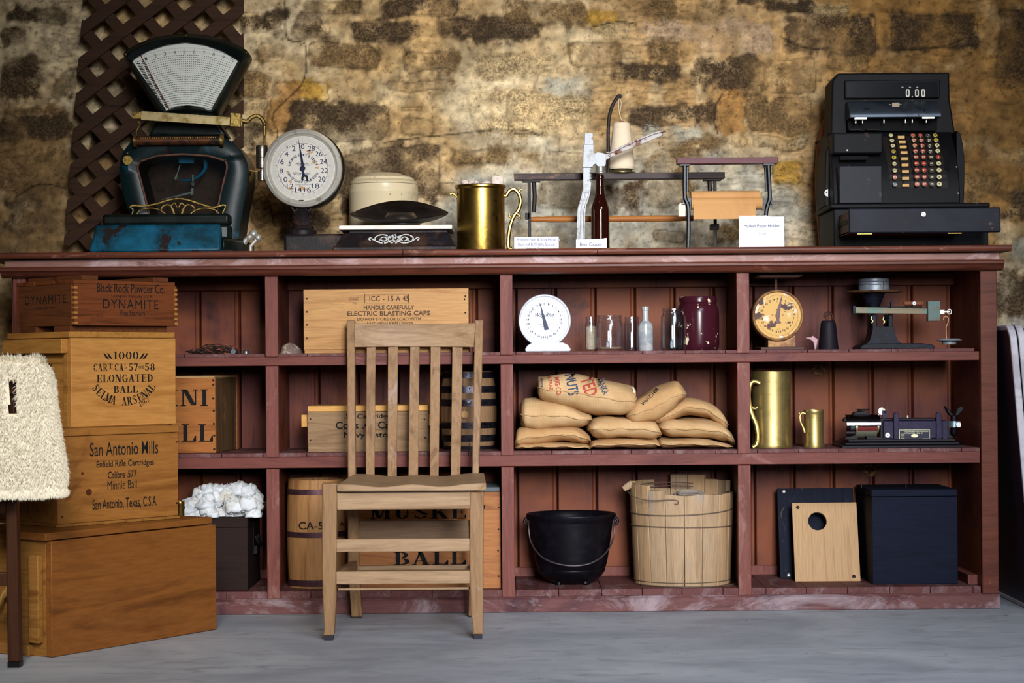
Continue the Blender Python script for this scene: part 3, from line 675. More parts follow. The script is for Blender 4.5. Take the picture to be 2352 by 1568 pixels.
    for k in range(101):
        a = -23.5+45.3*k/100*1.0; x, z = pol(a, rt-.001); rr = math.radians(-a)
        hh = .006 if k % 10 == 0 else .003
        b.add([tuple(M@Vector(p)) for p in ((x-.0003, z, 0), (x+.0003, z, 0), (x+.0003, z-hh, 0), (x-.0003, z-hh, 0))], [(0,1,2,3)])
    for k in range(0, 11):
        a = -23.5+4.53*k; x, z = pol(a, rt-.014); text(b, str(k), x-(.0035 if k < 10 else .006), x+(.0035 if k < 10 else .006), z-.005, z+.005, M, rot=math.radians(-a))
        for j in range(1, 5) if k < 10 else []:
            x, z = pol(a+4.53*j/5, rt-.013); text(b, '12', x-.002, x+.002, z-.0014, z+.0014, M)
    for ri in range(26):
        r_ = rt-.024-ri*(rt-rb-.03)/26
        for k in range(44):
            a = -21.6+43.4*k/43; x, z = pol(a, r_); j = random.Random(ri*99+k); s_ = .0010+j.random()*.0010
            b.add([tuple(M@Vector(p)) for p in ((x-s_, z-.0011, 0), (x+s_, z-.0011, 0), (x+s_, z+.0008, 0), (x-s_, z+.0008, 0))], [(0,1,2,3)])
    b.build('printed_figures', mk('faded_print', (84, 84, 78), .8), chart)
    # dark columns at the left and a red hairline
    b = MB()
    for (p0, p1, n_, w_) in (((318, 146), (376, 250), 30, .0055), ((329, 142), (386, 250), 30, .0045)):
        for k in range(n_):
            f = k/n_; x, z = L(p0[0]+(p1[0]-p0[0])*f, p0[1]+(p1[1]-p0[1])*f, -.037)
            b.add([tuple(M@Vector(p)) for p in ((x-w_, z-.0014, 0), (x+w_, z-.0014, 0), (x+w_, z+.0014, 0), (x-w_, z+.0014, 0))], [(0,1,2,3)])
    b.build('price_columns', mk('dark_print', (46, 38, 34), .8), chart)
    b = MB(); p, q = L(323, 127, -.04), L(389, 252, -.04); b.tube([(p[0], -.0385, p[1]), (q[0], -.0385, q[1])], .0012); b.build('hairline', mk('rusty_wire', (120, 62, 40), .6), chart)
    b = MB()
    for x, y in ((427, 82), (289, 125), (565, 120)): p = L(x, y, -.055); b.ball((p[0], -.054, p[1]), .0035)
    for x, y in ((293, 352), (517, 367)): p = L(x, y, -.085); b.ball((p[0], -.086, p[1]), .0035)
    b.build('screw', GILT, t, each=True)
    # graduated beam with poise, hook and counterweight
    bt = MB(); p = [L(x, y, -.12) for x, y in ((325, 255), (556, 271), (557, 291), (324, 276))]
    bt.prism(p, 'y', -.125, -.118); bt.build('beam', mk('brass_beam', (172, 154, 110), .4, .6, c2=(130, 108, 60), s2=25), t, bevel=.001)
    b = MB(); M2 = plane_xz(-.1256)
    for k in range(60):
        x, y = 340+k*3.2, 257+k*3.2*.069; a = L(x, y, -.1256); hh = .009 if k % 10 == 0 else .004
        b.add([tuple(M2@Vector(q)) for q in ((a[0], a[1], 0), (a[0]+.0007, a[1], 0), (a[0]+.0007, a[1]-hh, 0), (a[0], a[1]-hh, 0))], [(0,1,2,3)])
    b.build('graduation', INKG, t)
    p = [L(x, y, -.12) for x, y in ((530, 259), (555, 261), (555, 293), (529, 292))]
    bp = MB(); bp.prism(p, 'y', -.134, -.112); bp.build('poise', GILT, t, bevel=.002)
    b = MB(); p = [L(x, y, -.12) for x, y in ((555, 277), (568, 279), (578, 270), (590, 266), (601, 272), (608, 284))]; b.tube([(x, -.12, z) for x, z in smooth_path(p, 5)], .0065, 8)
    b.ball((p[-1][0], -.12, p[-1][1]), .008)
    p = L(312, 262, -.12); b.build('beam_hook', GILT, t); b = MB(); b.box(p[0]-.008, p[0]+.017, -.127, -.115, p[1]-.014, p[1]+.006)
    p = [L(x, y, -.12) for x, y in ((317, 278), (322, 286), (315, 298), (314, 312))]; b.tube([(x, -.12, z) for x, z in smooth_path(p, 4)], .002, 6)
    b.build('beam_hanger', GILT, t); b = MB(); p = [L(x, y, -.12) for x, y in ((608, 288), (607, 340))]; b.tube([(x, -.12, z) for x, z in p], .0035, 8); b.build('weight_rod', GILT, t)
    a, z0 = L(602, 415, -.12); _, z1 = L(602, 398, -.12); _, z2 = L(602, 386, -.12); _, z3 = L(602, 334, -.12)
    b = MB(); b.lathe([(0, z3), (.016, z3), (.0175, z3-.004), (.0175, z3-.02), (.0165, z3-.0205), (.0175, z3-.021), (.0175, z3-.037), (.0165, z3-.0375), (.0175, z3-.038), (.0175, z2), (.0, z2)], 28, (a, -.12, 0))
    b.lathe([(0, z1+.006), (.013, z1+.006), (.013, z0), (0, z0)], 24, (a, -.12, 0)); b.cyl((a, -.12, 0), .005, z1, z2+.004)
    b.build('counterweight', mk('grey_steel_weight', (120, 112, 102), .35, .9, c2=(80, 70, 58), s2=30), t)
    b = MB(); p, q = L(566, 398, -.12), L(600, 395, -.12); b.tube([(p[0], -.02, p[1]), (p[0]+.012, -.12, p[1]+.008), (q[0], -.12, q[1])], .003, 8); b.ball((p[0], -.04, p[1]), (.008, .02, .022)); b.build('weight_arm', GILT, t)
    # gilt scroll crest in front of the window
    b = MB(); y = -.115
    def scroll(seq, r, taper=None): 
        q = smooth_path([L(a, c_, y) for a, c_ in seq], 5); b.tube([(x, y, z) for x, z in q], r, 6)
    scroll([(298, 476), (306, 472), (330, 473), (360, 468), (385, 460), (410, 456), (435, 460), (465, 470), (490, 476), (512, 471), (519, 473)], .0034)
    scroll([(300, 477), (306, 482), (302, 495), (297, 505)], .0026); scroll([(519, 473), (516, 480), (512, 492), (525, 504)], .0026)
    for s_ in (-1, 1):
        c0 = 409
        scroll([(c0+s_*8, 492), (c0+s_*12, 480), (c0+s_*22, 470), (c0+s_*35, 474), (c0+s_*38, 482)], .0028)
        scroll([(c0+s_*28, 492), (c0+s_*42, 482), (c0+s_*62, 478), (c0+s_*85, 482), (c0+s_*98, 496)], .0022)
        scroll([(c0+s_*2, 476), (c0+s_*8, 466), (c0+s_*16, 474)], .0024); scroll([(c0+s_*4, 500), (c0+s_*12, 486), (c0+s_*16, 472)], .002)
    scroll([(299, 504), (330, 506), (409, 503), (480, 506), (524, 504)], .003)
    b.build('crest', GILT, t)
    p = L(293, 368, -.09); b = MB(); b.cyl((p[0], 0, p[1]), .0145, -.092, -.086, 'y', 28); b.tube([(p[0]+.0125*math.cos(a), -.092, p[1]+.0125*math.sin(a)) for a in [k*PI/12 for k in range(24)]], .001, 6, closed=True)
    for k in range(4): b.box(p[0]-.009+abs(k-1.5)*.002, p[0]+.009-abs(k-1.5)*.002, -.0927, -.092, p[1]-.0075+k*.0045, p[1]-.0055+k*.0045)
    b.build('badge', GILT, t)
    b = MB(); q = smooth_path([L(a, c_, -.05) for a, c_ in ((560, 560), (566, 550), (576, 543), (584, 536))], 4); b.tube([(x, -.05, z) for x, z in q], [.008]*6+[.010]*4+[.012]*3, 10)
    p = L(582, 537, -.05); b.ball((p[0], -.05, p[1]), .013); p = L(592, 545, -.05); b.ball((p[0], -.04, p[1]), .011); q = L(575, 565, -.05); b.tube([(p[0], -.04, p[1]), (q[0], -.04, q[1]), (q[0], -.04, .004)], .006)
    b.build('locking_lever', CHROME, t)
computing_scale()

# ---- dial platform scale
def dial_scale():
    BRN = mk('rusty_black_iron', (28, 22, 24), .5, .1, c2=(66, 48, 38), s2=14, t=(.48, .62), c3=(26, 28, 44), s3=12, t3=(.56, .64), bump=.35, bs=120)
    t, L = thing('platform_scale', 'black iron platform scale with white marble plate and a big round white dial', 'scale', 850, .18, ZC)
    R = lambda px: px*S*(D+.15)/D
    # dial
    c = L(697, 388, -.04); dy = -.07; r = R(92)
    b = MB(); b.lathe([(0, -.0), (r*.97, .0), (r*1.0, -.01), (r*1.0, -.045), (r*.95, -.052), (0, -.052)], 72, (c[0]+.004, 0, c[1]-.002), 'y')
    b.build('dial_case', mk('dark_case', (58, 50, 42), .4, .7), t)
    b = MB(); b.lathe([(r*.965, -.052), (r*.985, -.060), (r*.965, -.069), (r*.91, -.072), (r*.885, -.068), (r*.87, -.070), (r*.835, -.066), (r*.80, -.058)], 96, (c[0], 0, c[1]), 'y')
    b.build('bezel', CHROME, t)
    b = MB(); b.cyl((c[0], 0, c[1]), r*.84, -.0585, -.056, 'y', 96); face = b.build('dial_face', DIALW, t)
    b = MB(); b.cyl((c[0], 0, c[1]), r*.81, -.0675, -.0665, 'y', 64); b.build('dial_glass', glass('dial_glass', (250, 250, 250), .02, .03), t)
    M = plane_xz(-.0592); b = MB(); g = MB()
    def tick(a, r0, r1, w_, mb):
        a = math.radians(a); ca, sa = math.cos(a), math.sin(a)
        mb.add([tuple(M@Vector(p)) for p in ((c[0]+r0*ca-w_*sa, c[1]+r0*sa+w_*ca, 0), (c[0]+r0*ca+w_*sa, c[1]+r0*sa-w_*ca, 0), (c[0]+r1*ca+w_*sa, c[1]+r1*sa-w_*ca, 0), (c[0]+r1*ca-w_*sa, c[1]+r1*sa+w_*ca, 0))], [(0,1,2,3)])
    for k in range(240): tick(k*1.5+90, r*.66 if k % 8 else r*.62, r*.78, .00018 if k % 8 else .0003, g)
    g.build('fine_ticks', mk('pale_grey_ink', (150, 150, 146), .8), face)
    for k in range(180): tick(k*2, r*.618, r*.626, r*.012, b)
    nums = ['0']+[str(28-2*k) for k in range(14)]
    for k, s_ in enumerate(nums):
        a = math.radians(90-k*24); x, z = c[0]+r*.54*math.cos(a), c[1]+r*.54*math.sin(a); w_ = r*.045 if len(s_) == 1 else r*.085
        text(b, s_, x-w_, x+w_, z-r*.062, z+r*.062, M)
        a -= math.radians(12); x, z = c[0]+r*.655*math.cos(a), c[1]+r*.655*math.sin(a); o_ = str(27-2*k if k < 14 else 29)
        text(b, o_, x-r*.015, x+r*.015, z-r*.014, z+r*.014, M)
    arc_text(b, 'Landers, Frary & Clark.', c[0]+.0, c[1]-r*.02, r*.36, 165, 15, r*.075, M)
    text(b, 'Makers.', c[0]-r*.17, c[0]+r*.17, c[1]+r*.07, c[1]+r*.15, M)
    text(b, 'Warranted.', c[0]-r*.24, c[0]+r*.2, c[1]-r*.17, c[1]-r*.09, M)
    arc_text(b, 'New Britain, Conn.U.S.A.', c[0], c[1]+r*.06, r*.40, 205, 335, r*.075, M, inward=True)
    text(b, 'LANDERS FRARY & CLARK', c[0]-r*.2, c[0]+r*.24, c[1]-r*.415, c[1]-r*.395, M)
    b.build('numerals', INKB, face)
    b = MB(); q = random.Random(3)
    for (px, py, n_, rr) in ((715, 351, 8, 9), (725, 374, 7, 9), (660, 394, 3, 4), (666, 417, 6, 3.5), (667, 432, 8, 5), (690, 430, 10, 8), (700, 436, 6, 6), (728, 384, 4, 3)):
        for i in range(n_):
            x, z = L(px+q.uniform(-rr, rr), py+q.uniform(-rr, rr)*.5, -.059); rad = q.uniform(.0015, .0042); n = 9
            b.add([(x+rad*q.uniform(.7, 1.2)*math.cos(2*PI*k/n), -.0589-.00001*i, z+rad*q.uniform(.7, 1.1)*math.sin(2*PI*k/n)) for k in range(n)], [tuple(range(n))])
    b.build('rust_stains', RUSTSPOT, face)
    b = MB(); tp, bt = L(686, 319, -.06), L(703, 418, -.06); y = -.062
    b.prism([(tp[0], tp[1]), (c[0]+.006, c[1]), (c[0]+.004, c[1]-.012), (c[0]+.008, c[1]-.02), (c[0]+.004, c[1]-.025), (c[0]-.001, c[1]-.024), (c[0]-.003, c[1])], 'y', y-.0015, y)
    cc = (c[0]+.006, c[1]-.030)
    b.tube([(cc[0]+.0075*math.cos(math.radians(a)), y-.001, cc[1]+.0085*math.sin(math.radians(a))) for a in range(-50, 231, 20)], .0032, 6)
    b.cyl((c[0], 0, c[1]), .008, y-.004, y, 'y', 24); b.build('pointer', mk('blued_steel', (26, 32, 52), .3, .6), t)
    # column
    a, z0 = L(697, 535, 0); z1 = L(697, 478, 0)[1]; h_ = z1-z0
    b = MB(); b.lathe([(0, z0-.01), (.044, z0-.01), (.044, z0+.004), (.034, z0+.010), (.036, z0+.016), (.030, z0+.022), (.033, z0+.03), (.027, z0+.036), (.030, z0+.044), (.026, z0+.05), (.030, z0+.058), (.020, z1-.004), (.030, z1+.02), (0, z1+.02)], 32, (a, -.03, 0))
    for s_ in (-1, 1): b.tube([(a+s_*(.02+.010*math.cos(k)*(1-k*.05)), -.045, z1-.004+.010*math.sin(k)*(1-k*.05)) for k in [j*.6 for j in range(12)]], .0035, 6)
    b.build('column', BRN, t)
    # cast iron body
    x0, x1 = L(652, 575, -.1)[0], L(800, 575, -.1)[0]; z0 = L(700, 537, -.1)[1]
    b = MB(); b.box(x0, x1, -.10, .12, 0, z0); b.build('column_base', BRN, t, bevel=.008, seg=3)
    p = [L(x, y, -.15) for x, y in ((766, 575), (1050, 575), (1044, 555), (1030, 532), (790, 531), (776, 556))]
    xa, xb, zt = p[5][0], p[2][0], p[3][1]; xm0, xm1 = p[4][0], p[3][0]
    b = MB()
    def fr(x0, x1, y0, y1, z): return [(x0, y0, z), (x1, y0, z), (x1, y1, z), (x0, y1, z)]
    lv = fr(xa-.012, xb+.008, -.19, .08, 0)+fr(xa-.012, xb+.008, -.19, .08, .014)+fr(xa-.004, xb, -.18, .075, .017)+fr(xm0, xm1, -.15, .06, zt)
    b.add(lv, [(0,3,2,1), (12,13,14,15)]+[(4*k+i, 4*k+(i+1) % 4, 4*k+4+(i+1) % 4, 4*k+4+i) for k in range(3) for i in range(4)])
    b.build('body', BRN, t, bevel=.004)
    # worn white scroll decoration on the sloping front
    nrm = Vector((0, -(zt-.017), .03-.0)).normalized(); M3 = Matrix(((1,0,0,0),(0,.03/(zt-.017),0,-.1840-.03*.017/(zt-.017)),(0,1,0,0),(0,0,0,1)))
    b = MB(); cx, cz = (L(905, 548, -.17)); r_ = random.Random(5)
    def stroke(seq, w_):
        q = smooth_path(seq, 6)
        for i in range(len(q)-1):
            (ax, az), (bx_, bz) = q[i], q[i+1]; d = Vector((bx_-ax, bz-az)); 
            if d.length < 1e-7 or r_.random() < .06: continue
            n = Vector((-d.y, d.x)).normalized()*w_*r_.uniform(.6, 1.2)
            b.add([tuple(M3@Vector(p)) for p in ((ax-n.x, az-n.y, 0), (bx_-n.x, bz-n.y, 0), (bx_+n.x, bz+n.y, 0), (ax+n.x, az+n.y, 0))], [(0,1,2,3)])
    for s_ in (-1, 1):
        g_ = lambda a, c_: (cx+s_*a*S, cz+c_*S)
        stroke([g_(*p) for p in ((8, 2), (20, 9), (34, 9), (44, 2), (40, -6), (32, -4), (34, 1))], .0018)
        stroke([g_(*p) for p in ((6, -4), (20, -10), (34, -9), (46, -3), (54, 3), (58, 0), (54, -4))], .0018)
        stroke([g_(*p) for p in ((14, -2), (22, 4), (30, 2), (28, -4), (20, -5), (16, 0))], .0016)
        stroke([g_(*p) for p in ((2, 10), (6, 4), (12, 6), (14, 0), (8, -8), (3, -11))], .0018)
    for k in range(40):
        a, c_ = r_.gauss(0, 9), r_.gauss(0, 5); stroke([(cx+a*S, cz+c_*S), (cx+(a+r_.uniform(-3, 3))*S, cz+(c_+r_.uniform(-5, 5))*S)], .0011)
    b.build('painted_scrollwork', mk('flaking_white_paint', (208, 208, 204), .6), t)
    p = [L(x, y, -.17) for x, y in ((778, 527), (1034, 527))]; zt2 = L(900, 517, -.17)[1]; zt3 = L(900, 527, -.17)[1]
    MB().box(p[0][0], p[1][0]+.006, -.175, .065, zt3, zt2).build('marble_plate', mk('white_marble', (232, 226, 214), .3, c2=(214, 206, 194), s2=6), t, bevel=.003, seg=3)
    MB().box(p[0][0]+.03, p[1][0]-.01, -.15, .06, zt-.002, zt3).build('plate_frame', BRN, t)
    zpl = ZC+zt2
    # scoop
    sc_, L2 = thing('scale_scoop', 'dark tin scoop pan on a round foot resting on the marble scale plate', 'scoop', 916, .115, zpl)
    DT = mk('dark_tin', (64, 56, 54), .35, .8, c2=(44, 38, 36), s2=8)
    xl, zl = L2(804, 490, 0); xr, zr = L2(1029, 487, 0); zc = L2(900, 454, 0)[1]; n, m_ = 40, 14
    vs = []
    for i in range(n+1):
        u = i/n; x = xl+(xr-xl)*u; e = 1-abs(2*u-1)**2.0
        for j in range(m_+1):
            v = 2*j/m_-1
            half = .112*e**.6+.0015
            zrim_b = zl+(zr-zl)*u + (zc-zl)*(math.sin(PI*u)**.8)*max(0, v)          # back rim stands higher
            y = v*half
            zlow = (zl+zr)/2-.004 - (abs((zl+zr)/2)-.012)*e**.8
            zz = zlow+(zrim_b-zlow)*(abs(v)**2.2)
            if v < 0: zz = zlow + ((zl+(zr-zl)*u)-.0-zlow)*(abs(v)**2.2)*.25
            vs.append((x, y, zz))
    fs = [(i*(m_+1)+j, i*(m_+1)+j+1, (i+1)*(m_+1)+j+1, (i+1)*(m_+1)+j) for i in range(n) for j in range(m_)]
    b = MB(); b.add(vs, fs); b.build('pan', DT, sc_, solid=.0016)
    xa = (L2(873, 0)[0]+L2(961, 0)[0])/2; rr = (L2(961, 0)[0]-L2(873, 0)[0])/2; zf_ = L2(900, 497, -.04)[1]
    b = MB(); b.lathe([(rr, 0), (rr*.98, zf_*.6), (rr*.85, zf_), (rr*.7, zf_+.012)], 48, (xa, 0, 0)); b.build('foot_ring', mk('grey_tin', (100, 94, 92), .3, .9), sc_, solid=.002)
    # stoneware crock
    ck, L3 = thing('stoneware_crock', 'cream stoneware crock with a domed lid behind the scale scoop', 'crock', 882, .42, ZC)
    rr = (L3(961, 0)[0]-L3(803, 0)[0])/2; q = lambda y: L3(882, y)[1]
    ST = mk('cream_stoneware', (212, 194, 158), .3, c2=(186, 164, 126), s2=6, c3=(150, 122, 86), s3=60, t3=(.66, .7))
    b = MB(); b.lathe([(0, 0), (rr*.94, 0), (rr, .01), (rr, q(447)), (rr*1.01, q(445)), (rr*1.01, q(441)), (rr, q(439)), (rr, q(426)), (0, q(426))], 64); b.build('jar', ST, ck)
    b = MB(); b.lathe([(0, q(424)), (rr*.99, q(425)), (rr*1.01, q(420)), (rr*.9, q(415)), (rr*.88, q(410)), (rr*.62, q(403)), (rr*.5, q(399)), (rr*.3, q(398)), (0, q(398))], 64); b.build('lid', ST, ck)
dial_scale()

# ---- brass tankards (one maker, three sizes)
def tankard(name, label, pxl, pxr, pyt, Y, Z, hand, hp, rim=1.06, mat=BRASS, group=None, bands=(), foot=0, hr=.006):
    t, L = thing(name, label, 'mug', (pxl+pxr)/2, Y, Z, group=group)
    r = (L(pxr, 0)[0]-L(pxl, 0)[0])/2; h = L((pxl+pxr)/2, pyt, -r)[1]
    pr = [(0, .002), (r*.99*(1+foot), .0), (r*(1+foot), .004)]
    if foot: pr += [(r*(1+foot), h*.03), (r*(1+foot*.5), h*.07), (r*(1+foot*.4), h*.09), (r*(1+foot*.1), h*.13), (r*1.0, h*.14)]
    for z, w_, e in bands: pr += [(r, h*z-.0005), (r*(1+e), h*z), (r*(1+e), h*(z+w_)), (r, h*(z+w_)+.0005)]
    pr += [(r, h-.012), (r*(1+(rim-1)*.4), h-.010), (r*rim, h-.008), (r*rim, h-.002), (r*(rim-.02), h), (r*.95, h), (r*.94, h-.01), (r*.93, .01), (0, .01)]
    b = MB(); b.lathe(pr, 64); b.build('body', mat, t)
    b = MB()
    yh = -r*.8 if hand < 0 else 0
    for seq, rad in hp:
        q = smooth_path([(L(x, y, yh)[0], yh, L(x, y, yh)[1]) for x, y in seq], 6); n = len(q)
        b.tube(q, [hr*rad*(1 if rad > .9 else 1-.5*i/n) for i in range(n)], 10, fx=1.35)
    b.build('handle', mat, t); return t, L, r, h
mg, L, r_, h_ = tankard('brass_tankard', 'wide brass tankard on the counter, stuffed with crumpled white cloth', 1050, 1160, 421, .14, ZC, 1,
    [([(1158, 449), (1163, 449), (1170, 438), (1182, 435), (1192, 446), (1196, 462), (1191, 482), (1180, 497), (1172, 520), (1168, 545), (1168, 568), (1176, 571)], 1.0),
     ([(1190, 444), (1193, 438), (1199, 434)], .8), ([(1182, 492), (1190, 492), (1195, 500), (1190, 504)], .8), ([(1183, 497), (1176, 500), (1170, 496), (1171, 490)], .8)])
b = MB(); q = [L(x, y) for x, y in ((1052, 456), (1046, 448), (1040, 444), (1034, 446))]; b.tube([(x, 0, z) for x, z in q], .004, 8, fx=2); b.build('spout_lug', BRASS, mg)
def crumple(mb, c, r, n, seed, fl=1.0):
    q = random.Random(seed)
    for i in range(n):
        p = (c[0]+q.uniform(-r[0], r[0]), c[1]+q.uniform(-r[1], r[1]), c[2]+q.uniform(0, r[2])); s_ = q.uniform(.5, 1)
        mb.ball(p, (r[0]*.45*s_, r[1]*.45*s_, r[2]*.7*s_*fl), 8, 6)
CLOTH = mk('crumpled_white_cloth', (222, 206, 192), .9, c2=(200, 180, 166), s2=50, bump=.8, bs=50, bd=.004)
b = MB(); crumple(b, (-.012, 0, h_-.006), (.035, .035, .014), 26, 4)
q = L(1144, 420); b.lathe([(0, q[1]-.012), (.018, q[1]-.012), (.020, q[1]+.014), (.017, q[1]+.019), (0, q[1]+.018)], 20, (q[0]-.002, 0, 0), sx=1, sy=.8)
cl = b.build('white_cloth', CLOTH, None); 
cl.location = mg.location; tag(cl, 'crumpled white cloth stuffed in the top of the wide brass tankard', 'cloth')

# ---- paper holders, spool, capper, bottle, signs
IRON = mk('brown_cast_iron', (26, 18, 18), .5, 0, c2=(52, 36, 30), s2=50, bump=.4, bs=150)
def wrap_holder():
    t, L = thing('paper_string_holder', 'long wrapping paper holder with empty wooden roller and curved iron string arm', 'paper holder', 1423, .30, ZC)
    x0, z0 = L(1181, 414, -.02); x1, z1 = L(1665, 400, -.02); rot = 0
    b = MB(); b.box(x0, x1, -.02, .02, z0+.001, L(1423, 398)[1]-.0); b.build('top_board', wood('dark_worn_board', (56, 36, 34), (36, 24, 26), 'x', 1, .45, wear=(122, 88, 66)), t, bevel=.0015)
    zb = z0+.001
    for xa, xb in ((1212, 1223), (1638, 1626)):
        b = MB(); a = L(xa, 0)[0]; c_ = L(xb, 0)[0]; b.box(a-.005, a+.005, -.012, -.006, 0, zb); b.box(a-.03, a+.03, -.02, .02, 0, .004) 
        b.box(min(a, c_)-.02, max(a, c_)+.02, -.015, .012, zb-.006, zb)
        zz = L(0, 497)[1]; b.tube([(c_-.0, 0, zb-.005), (c_+.002, 0, (zb+zz)/2), (c_-.001, 0, zz)], .007, 8, fx=.8); b.build('iron_bracket', IRON, t, bevel=.001)
    a, c_ = L(1214, 504), L(1592, 504); b = MB(); b.lathe([(0, a[0]), (.006, a[0]), (.0075, a[0]+.01), (.009, a[0]+.03), (.008, a[0]+.045), (.0095, a[0]+.06), (.0095, c_[0]-.05), (.008, c_[0]-.03), (.009, c_[0]), (0, c_[0])], 20, (0, -.0, a[1]), 'x')
    b.build('roller', wood('honey_roller', (176, 112, 54), (136, 78, 36), 'x', 1, .4, dark=(90, 52, 28)), t)
    b = MB(); zz = L(0, 513)[1]; b.box(L(1202, 0)[0], L(1625, 0)[0], .006, .012, zz, zz+.006); b.box(L(1202, 0)[0], L(1212, 0)[0], -.012, .012, zz, L(0, 499)[1])
    q = L(1640, 520); b.box(q[0]-.012, q[0]+.014, -.02, .02, q[1]-.01, q[1]+.006); b.build('cutter_bar', IRON, t)
    b = MB(); q = smooth_path([L(x, y) for x, y in ((1397, 400), (1397, 350), (1397, 300), (1400, 265), (1408, 240), (1418, 224), (1424, 219))], 5)
    b.tube([(x, .0, z) for x, z in q], .0048, 8, fx=.8, fy=1.2); p = q[-1]
    b.tube([(p[0]+.004*math.cos(a), 0, p[1]-.003+.004*math.sin(a)) for a in [k*PI/5 for k in range(10)]], .003, 6, closed=True); b.build('string_arm', IRON, t)
    x, z = L(1428, 398); b = MB(); b.lathe([(0, z), (.042, z), (.042, z+.003), (.034, z+.004), (.030, z+.012), (0, z+.012)], 36, (x, 0, 0)); b.build('spool_seat', mk('olive_tin', (96, 86, 56), .4, .6), t)
    sp, L2 = thing('string_cone', 'cone of cream string standing on the long wrapping paper holder', 'string', 1428, .30, ZC+z+.012)
    r0, r1 = (L2(1458, 0)[0]-L2(1398, 0)[0])/2, (L2(1440, 0)[0]-L2(1401, 0)[0])/2; h = L2(1422, 281)[1]; pr = [(0, 0), (r0*.93, 0), (r0, .006)]
    n = 90
    for k in range(n+1):
        f = k/n; pr.append((r0+(r1-r0)*f+.0004*math.sin(k*1.9), .006+(h-.01)*f))
    pr += [(r1*.8, h), (0, h)]
    b = MB(); b.lathe(pr, 40, (0, 0, 0)); b.build('winding', mk('cream_string', (228, 208, 180), .85, bump=.4, bs=300, bd=.001), sp)
    MB().cyl((0, 0, 0), .007, h-.002, h+.004).build('core', mk('brown_card', (120, 84, 56), .8), sp)
    b = MB(); p, q = L2(1422, 224), L2(1430, 282); b.tube([(x, 0, z) for x, z in smooth_path([p, L2(1421, 238), L2(1423, 262), q], 5)], .0008, 5); b.tube([(x, 0, z) for x, z in smooth_path([p, L2(1427, 236), L2(1424, 262), q], 5)], .0008, 5)
    b.build('loose_string', mk('string_end', (226, 210, 184), .85), sp)
wrap_holder()
def capper():
    SV = mk('silver_painted_iron', (176, 178, 182), .5, .1, c2=(146, 144, 142), s2=30, t=(.5, .64), c3=(92, 66, 52), s3=40, t3=(.64, .68), bump=.3, bs=120)
    t, L = thing('bottle_capper', 'silver cast-iron bottle capper with a raised lever over the brown bottle', 'bottle capper', 1345, .17, ZC)
    b = MB(); pl = lambda *q: [L(x, y) for x, y in q]
    b.prism(pl((1343,306),(1361,306),(1362,315),(1358,319),(1363,324),(1362,333),(1342,333)), 'y', -.010, .010)
    b.prism(pl((1340,333),(1363,333),(1363,352),(1366,354),(1372,350),(1384,352),(1392,356),(1391,378),(1388,383),(1372,383),(1368,377),(1362,380),(1361,385),(1338,385)), 'y', -.014, .014)
    tooth = [(1356,385)]
    for k in range(9): tooth += [(1359, 387+k*3.4), (1354.5, 389+k*3.4)]
    tooth += [(1358, 420), (1356, 440), (1339, 444), (1339, 385)]
    b.prism(pl(*tooth), 'y', -.008, .008); b.build('post', SV, t, bevel=.0012)
    lo = smooth_path([(1347, 436), (1343, 455), (1336, 478), (1334, 510), (1333, 568)], 5)
    b = MB()
    def strip(dx0, dx1, y0, y1, mb):
        A = [L(x+dx0, y) for x, y in lo]; B = [L(x+dx1, y) for x, y in lo]; mb.prism(A+B[::-1], 'y', y0, y1)
    strip(-9, -6, -.012, .006, b); strip(6, 9.5, -.012, .006, b); strip(-7, 7, -.004, .004, b); strip(-1.5, 1.5, -.009, -.003, b); b.build('channel_leg', SV, t, bevel=.0008)
    b = MB(); p = [(1388,357),(1392,354),(1400,351),(1465,322),(1505,306),(1522,302),(1529,304),(1524,310),(1490,325),(1440,345),(1402,362),(1390,370)]
    b.prism(pl(*p), 'y', -.009, -.005)
    b.prism(pl((1390,352),(1400,349),(1465,320),(1505,304),(1520,301),(1529,304),(1524,304),(1505,308),(1465,324),(1400,354)), 'y', -.018, .004)
    for x, y in ((1400, 358), (1416, 352), (1377, 360)):
        q = L(x, y); b.ball((q[0], -.0105, q[1]), (.004, .003, .004))
    b.build('lever', mk('rusted_silver_paint', (168, 162, 158), .5, .1, c2=(104, 64, 48), s2=22, t=(.52, .6), bump=.3, bs=120), t, bevel=.001)
    q0, q1 = L(1379, 383), L(1379, 397); b = MB(); b.lathe([(0, q0[1]), (.013, q0[1]), (.014, q1[1]+.004), (.017, q1[1]+.002), (.017, q1[1]), (0, q1[1])], 28, (q0[0], 0, 0)); b.build('crimping_bell', mk('dull_aluminium', (170, 166, 156), .4, .8), t)
    q = L(1377, 0)[0]; MB().box(L(1322, 0)[0], q+.03, -.035, .035, 0, .006).build('base_plate', SV, t, bevel=.001)
    bt, L2 = thing('beer_bottle', 'brown glass beer bottle under the silver bottle capper', 'bottle', 1379, .17, ZC+.006)
    r = (L2(1400.5, 0)[0]-L2(1358, 0)[0])/2; q = lambda y: L2(1379, y)[1]
    pr = [(0, .003), (r*.8, 0), (r*.98, .004), (r, .012), (r, q(488)), (r*.97, q(478)), (r*.82, q(466)), (r*.62, q(455)), (r*.52, q(445)), (r*.42, q(420)), (r*.40, q(412)), (r*.46, q(411)), (r*.48, q(407)), (r*.42, q(404)), (r*.42, q(401)), (0, q(401))]
    m = N('amber_bottle_glass'); m.col(lin((44, 14, 8))); m.b.inputs['Roughness'].default_value = .04; m.b.inputs['Specular IOR Level'].default_value = .7; m.b.inputs['Transmission Weight'].default_value = .35
    b = MB(); b.lathe(pr, 48); b.build('glass', m.m, bt)
capper()
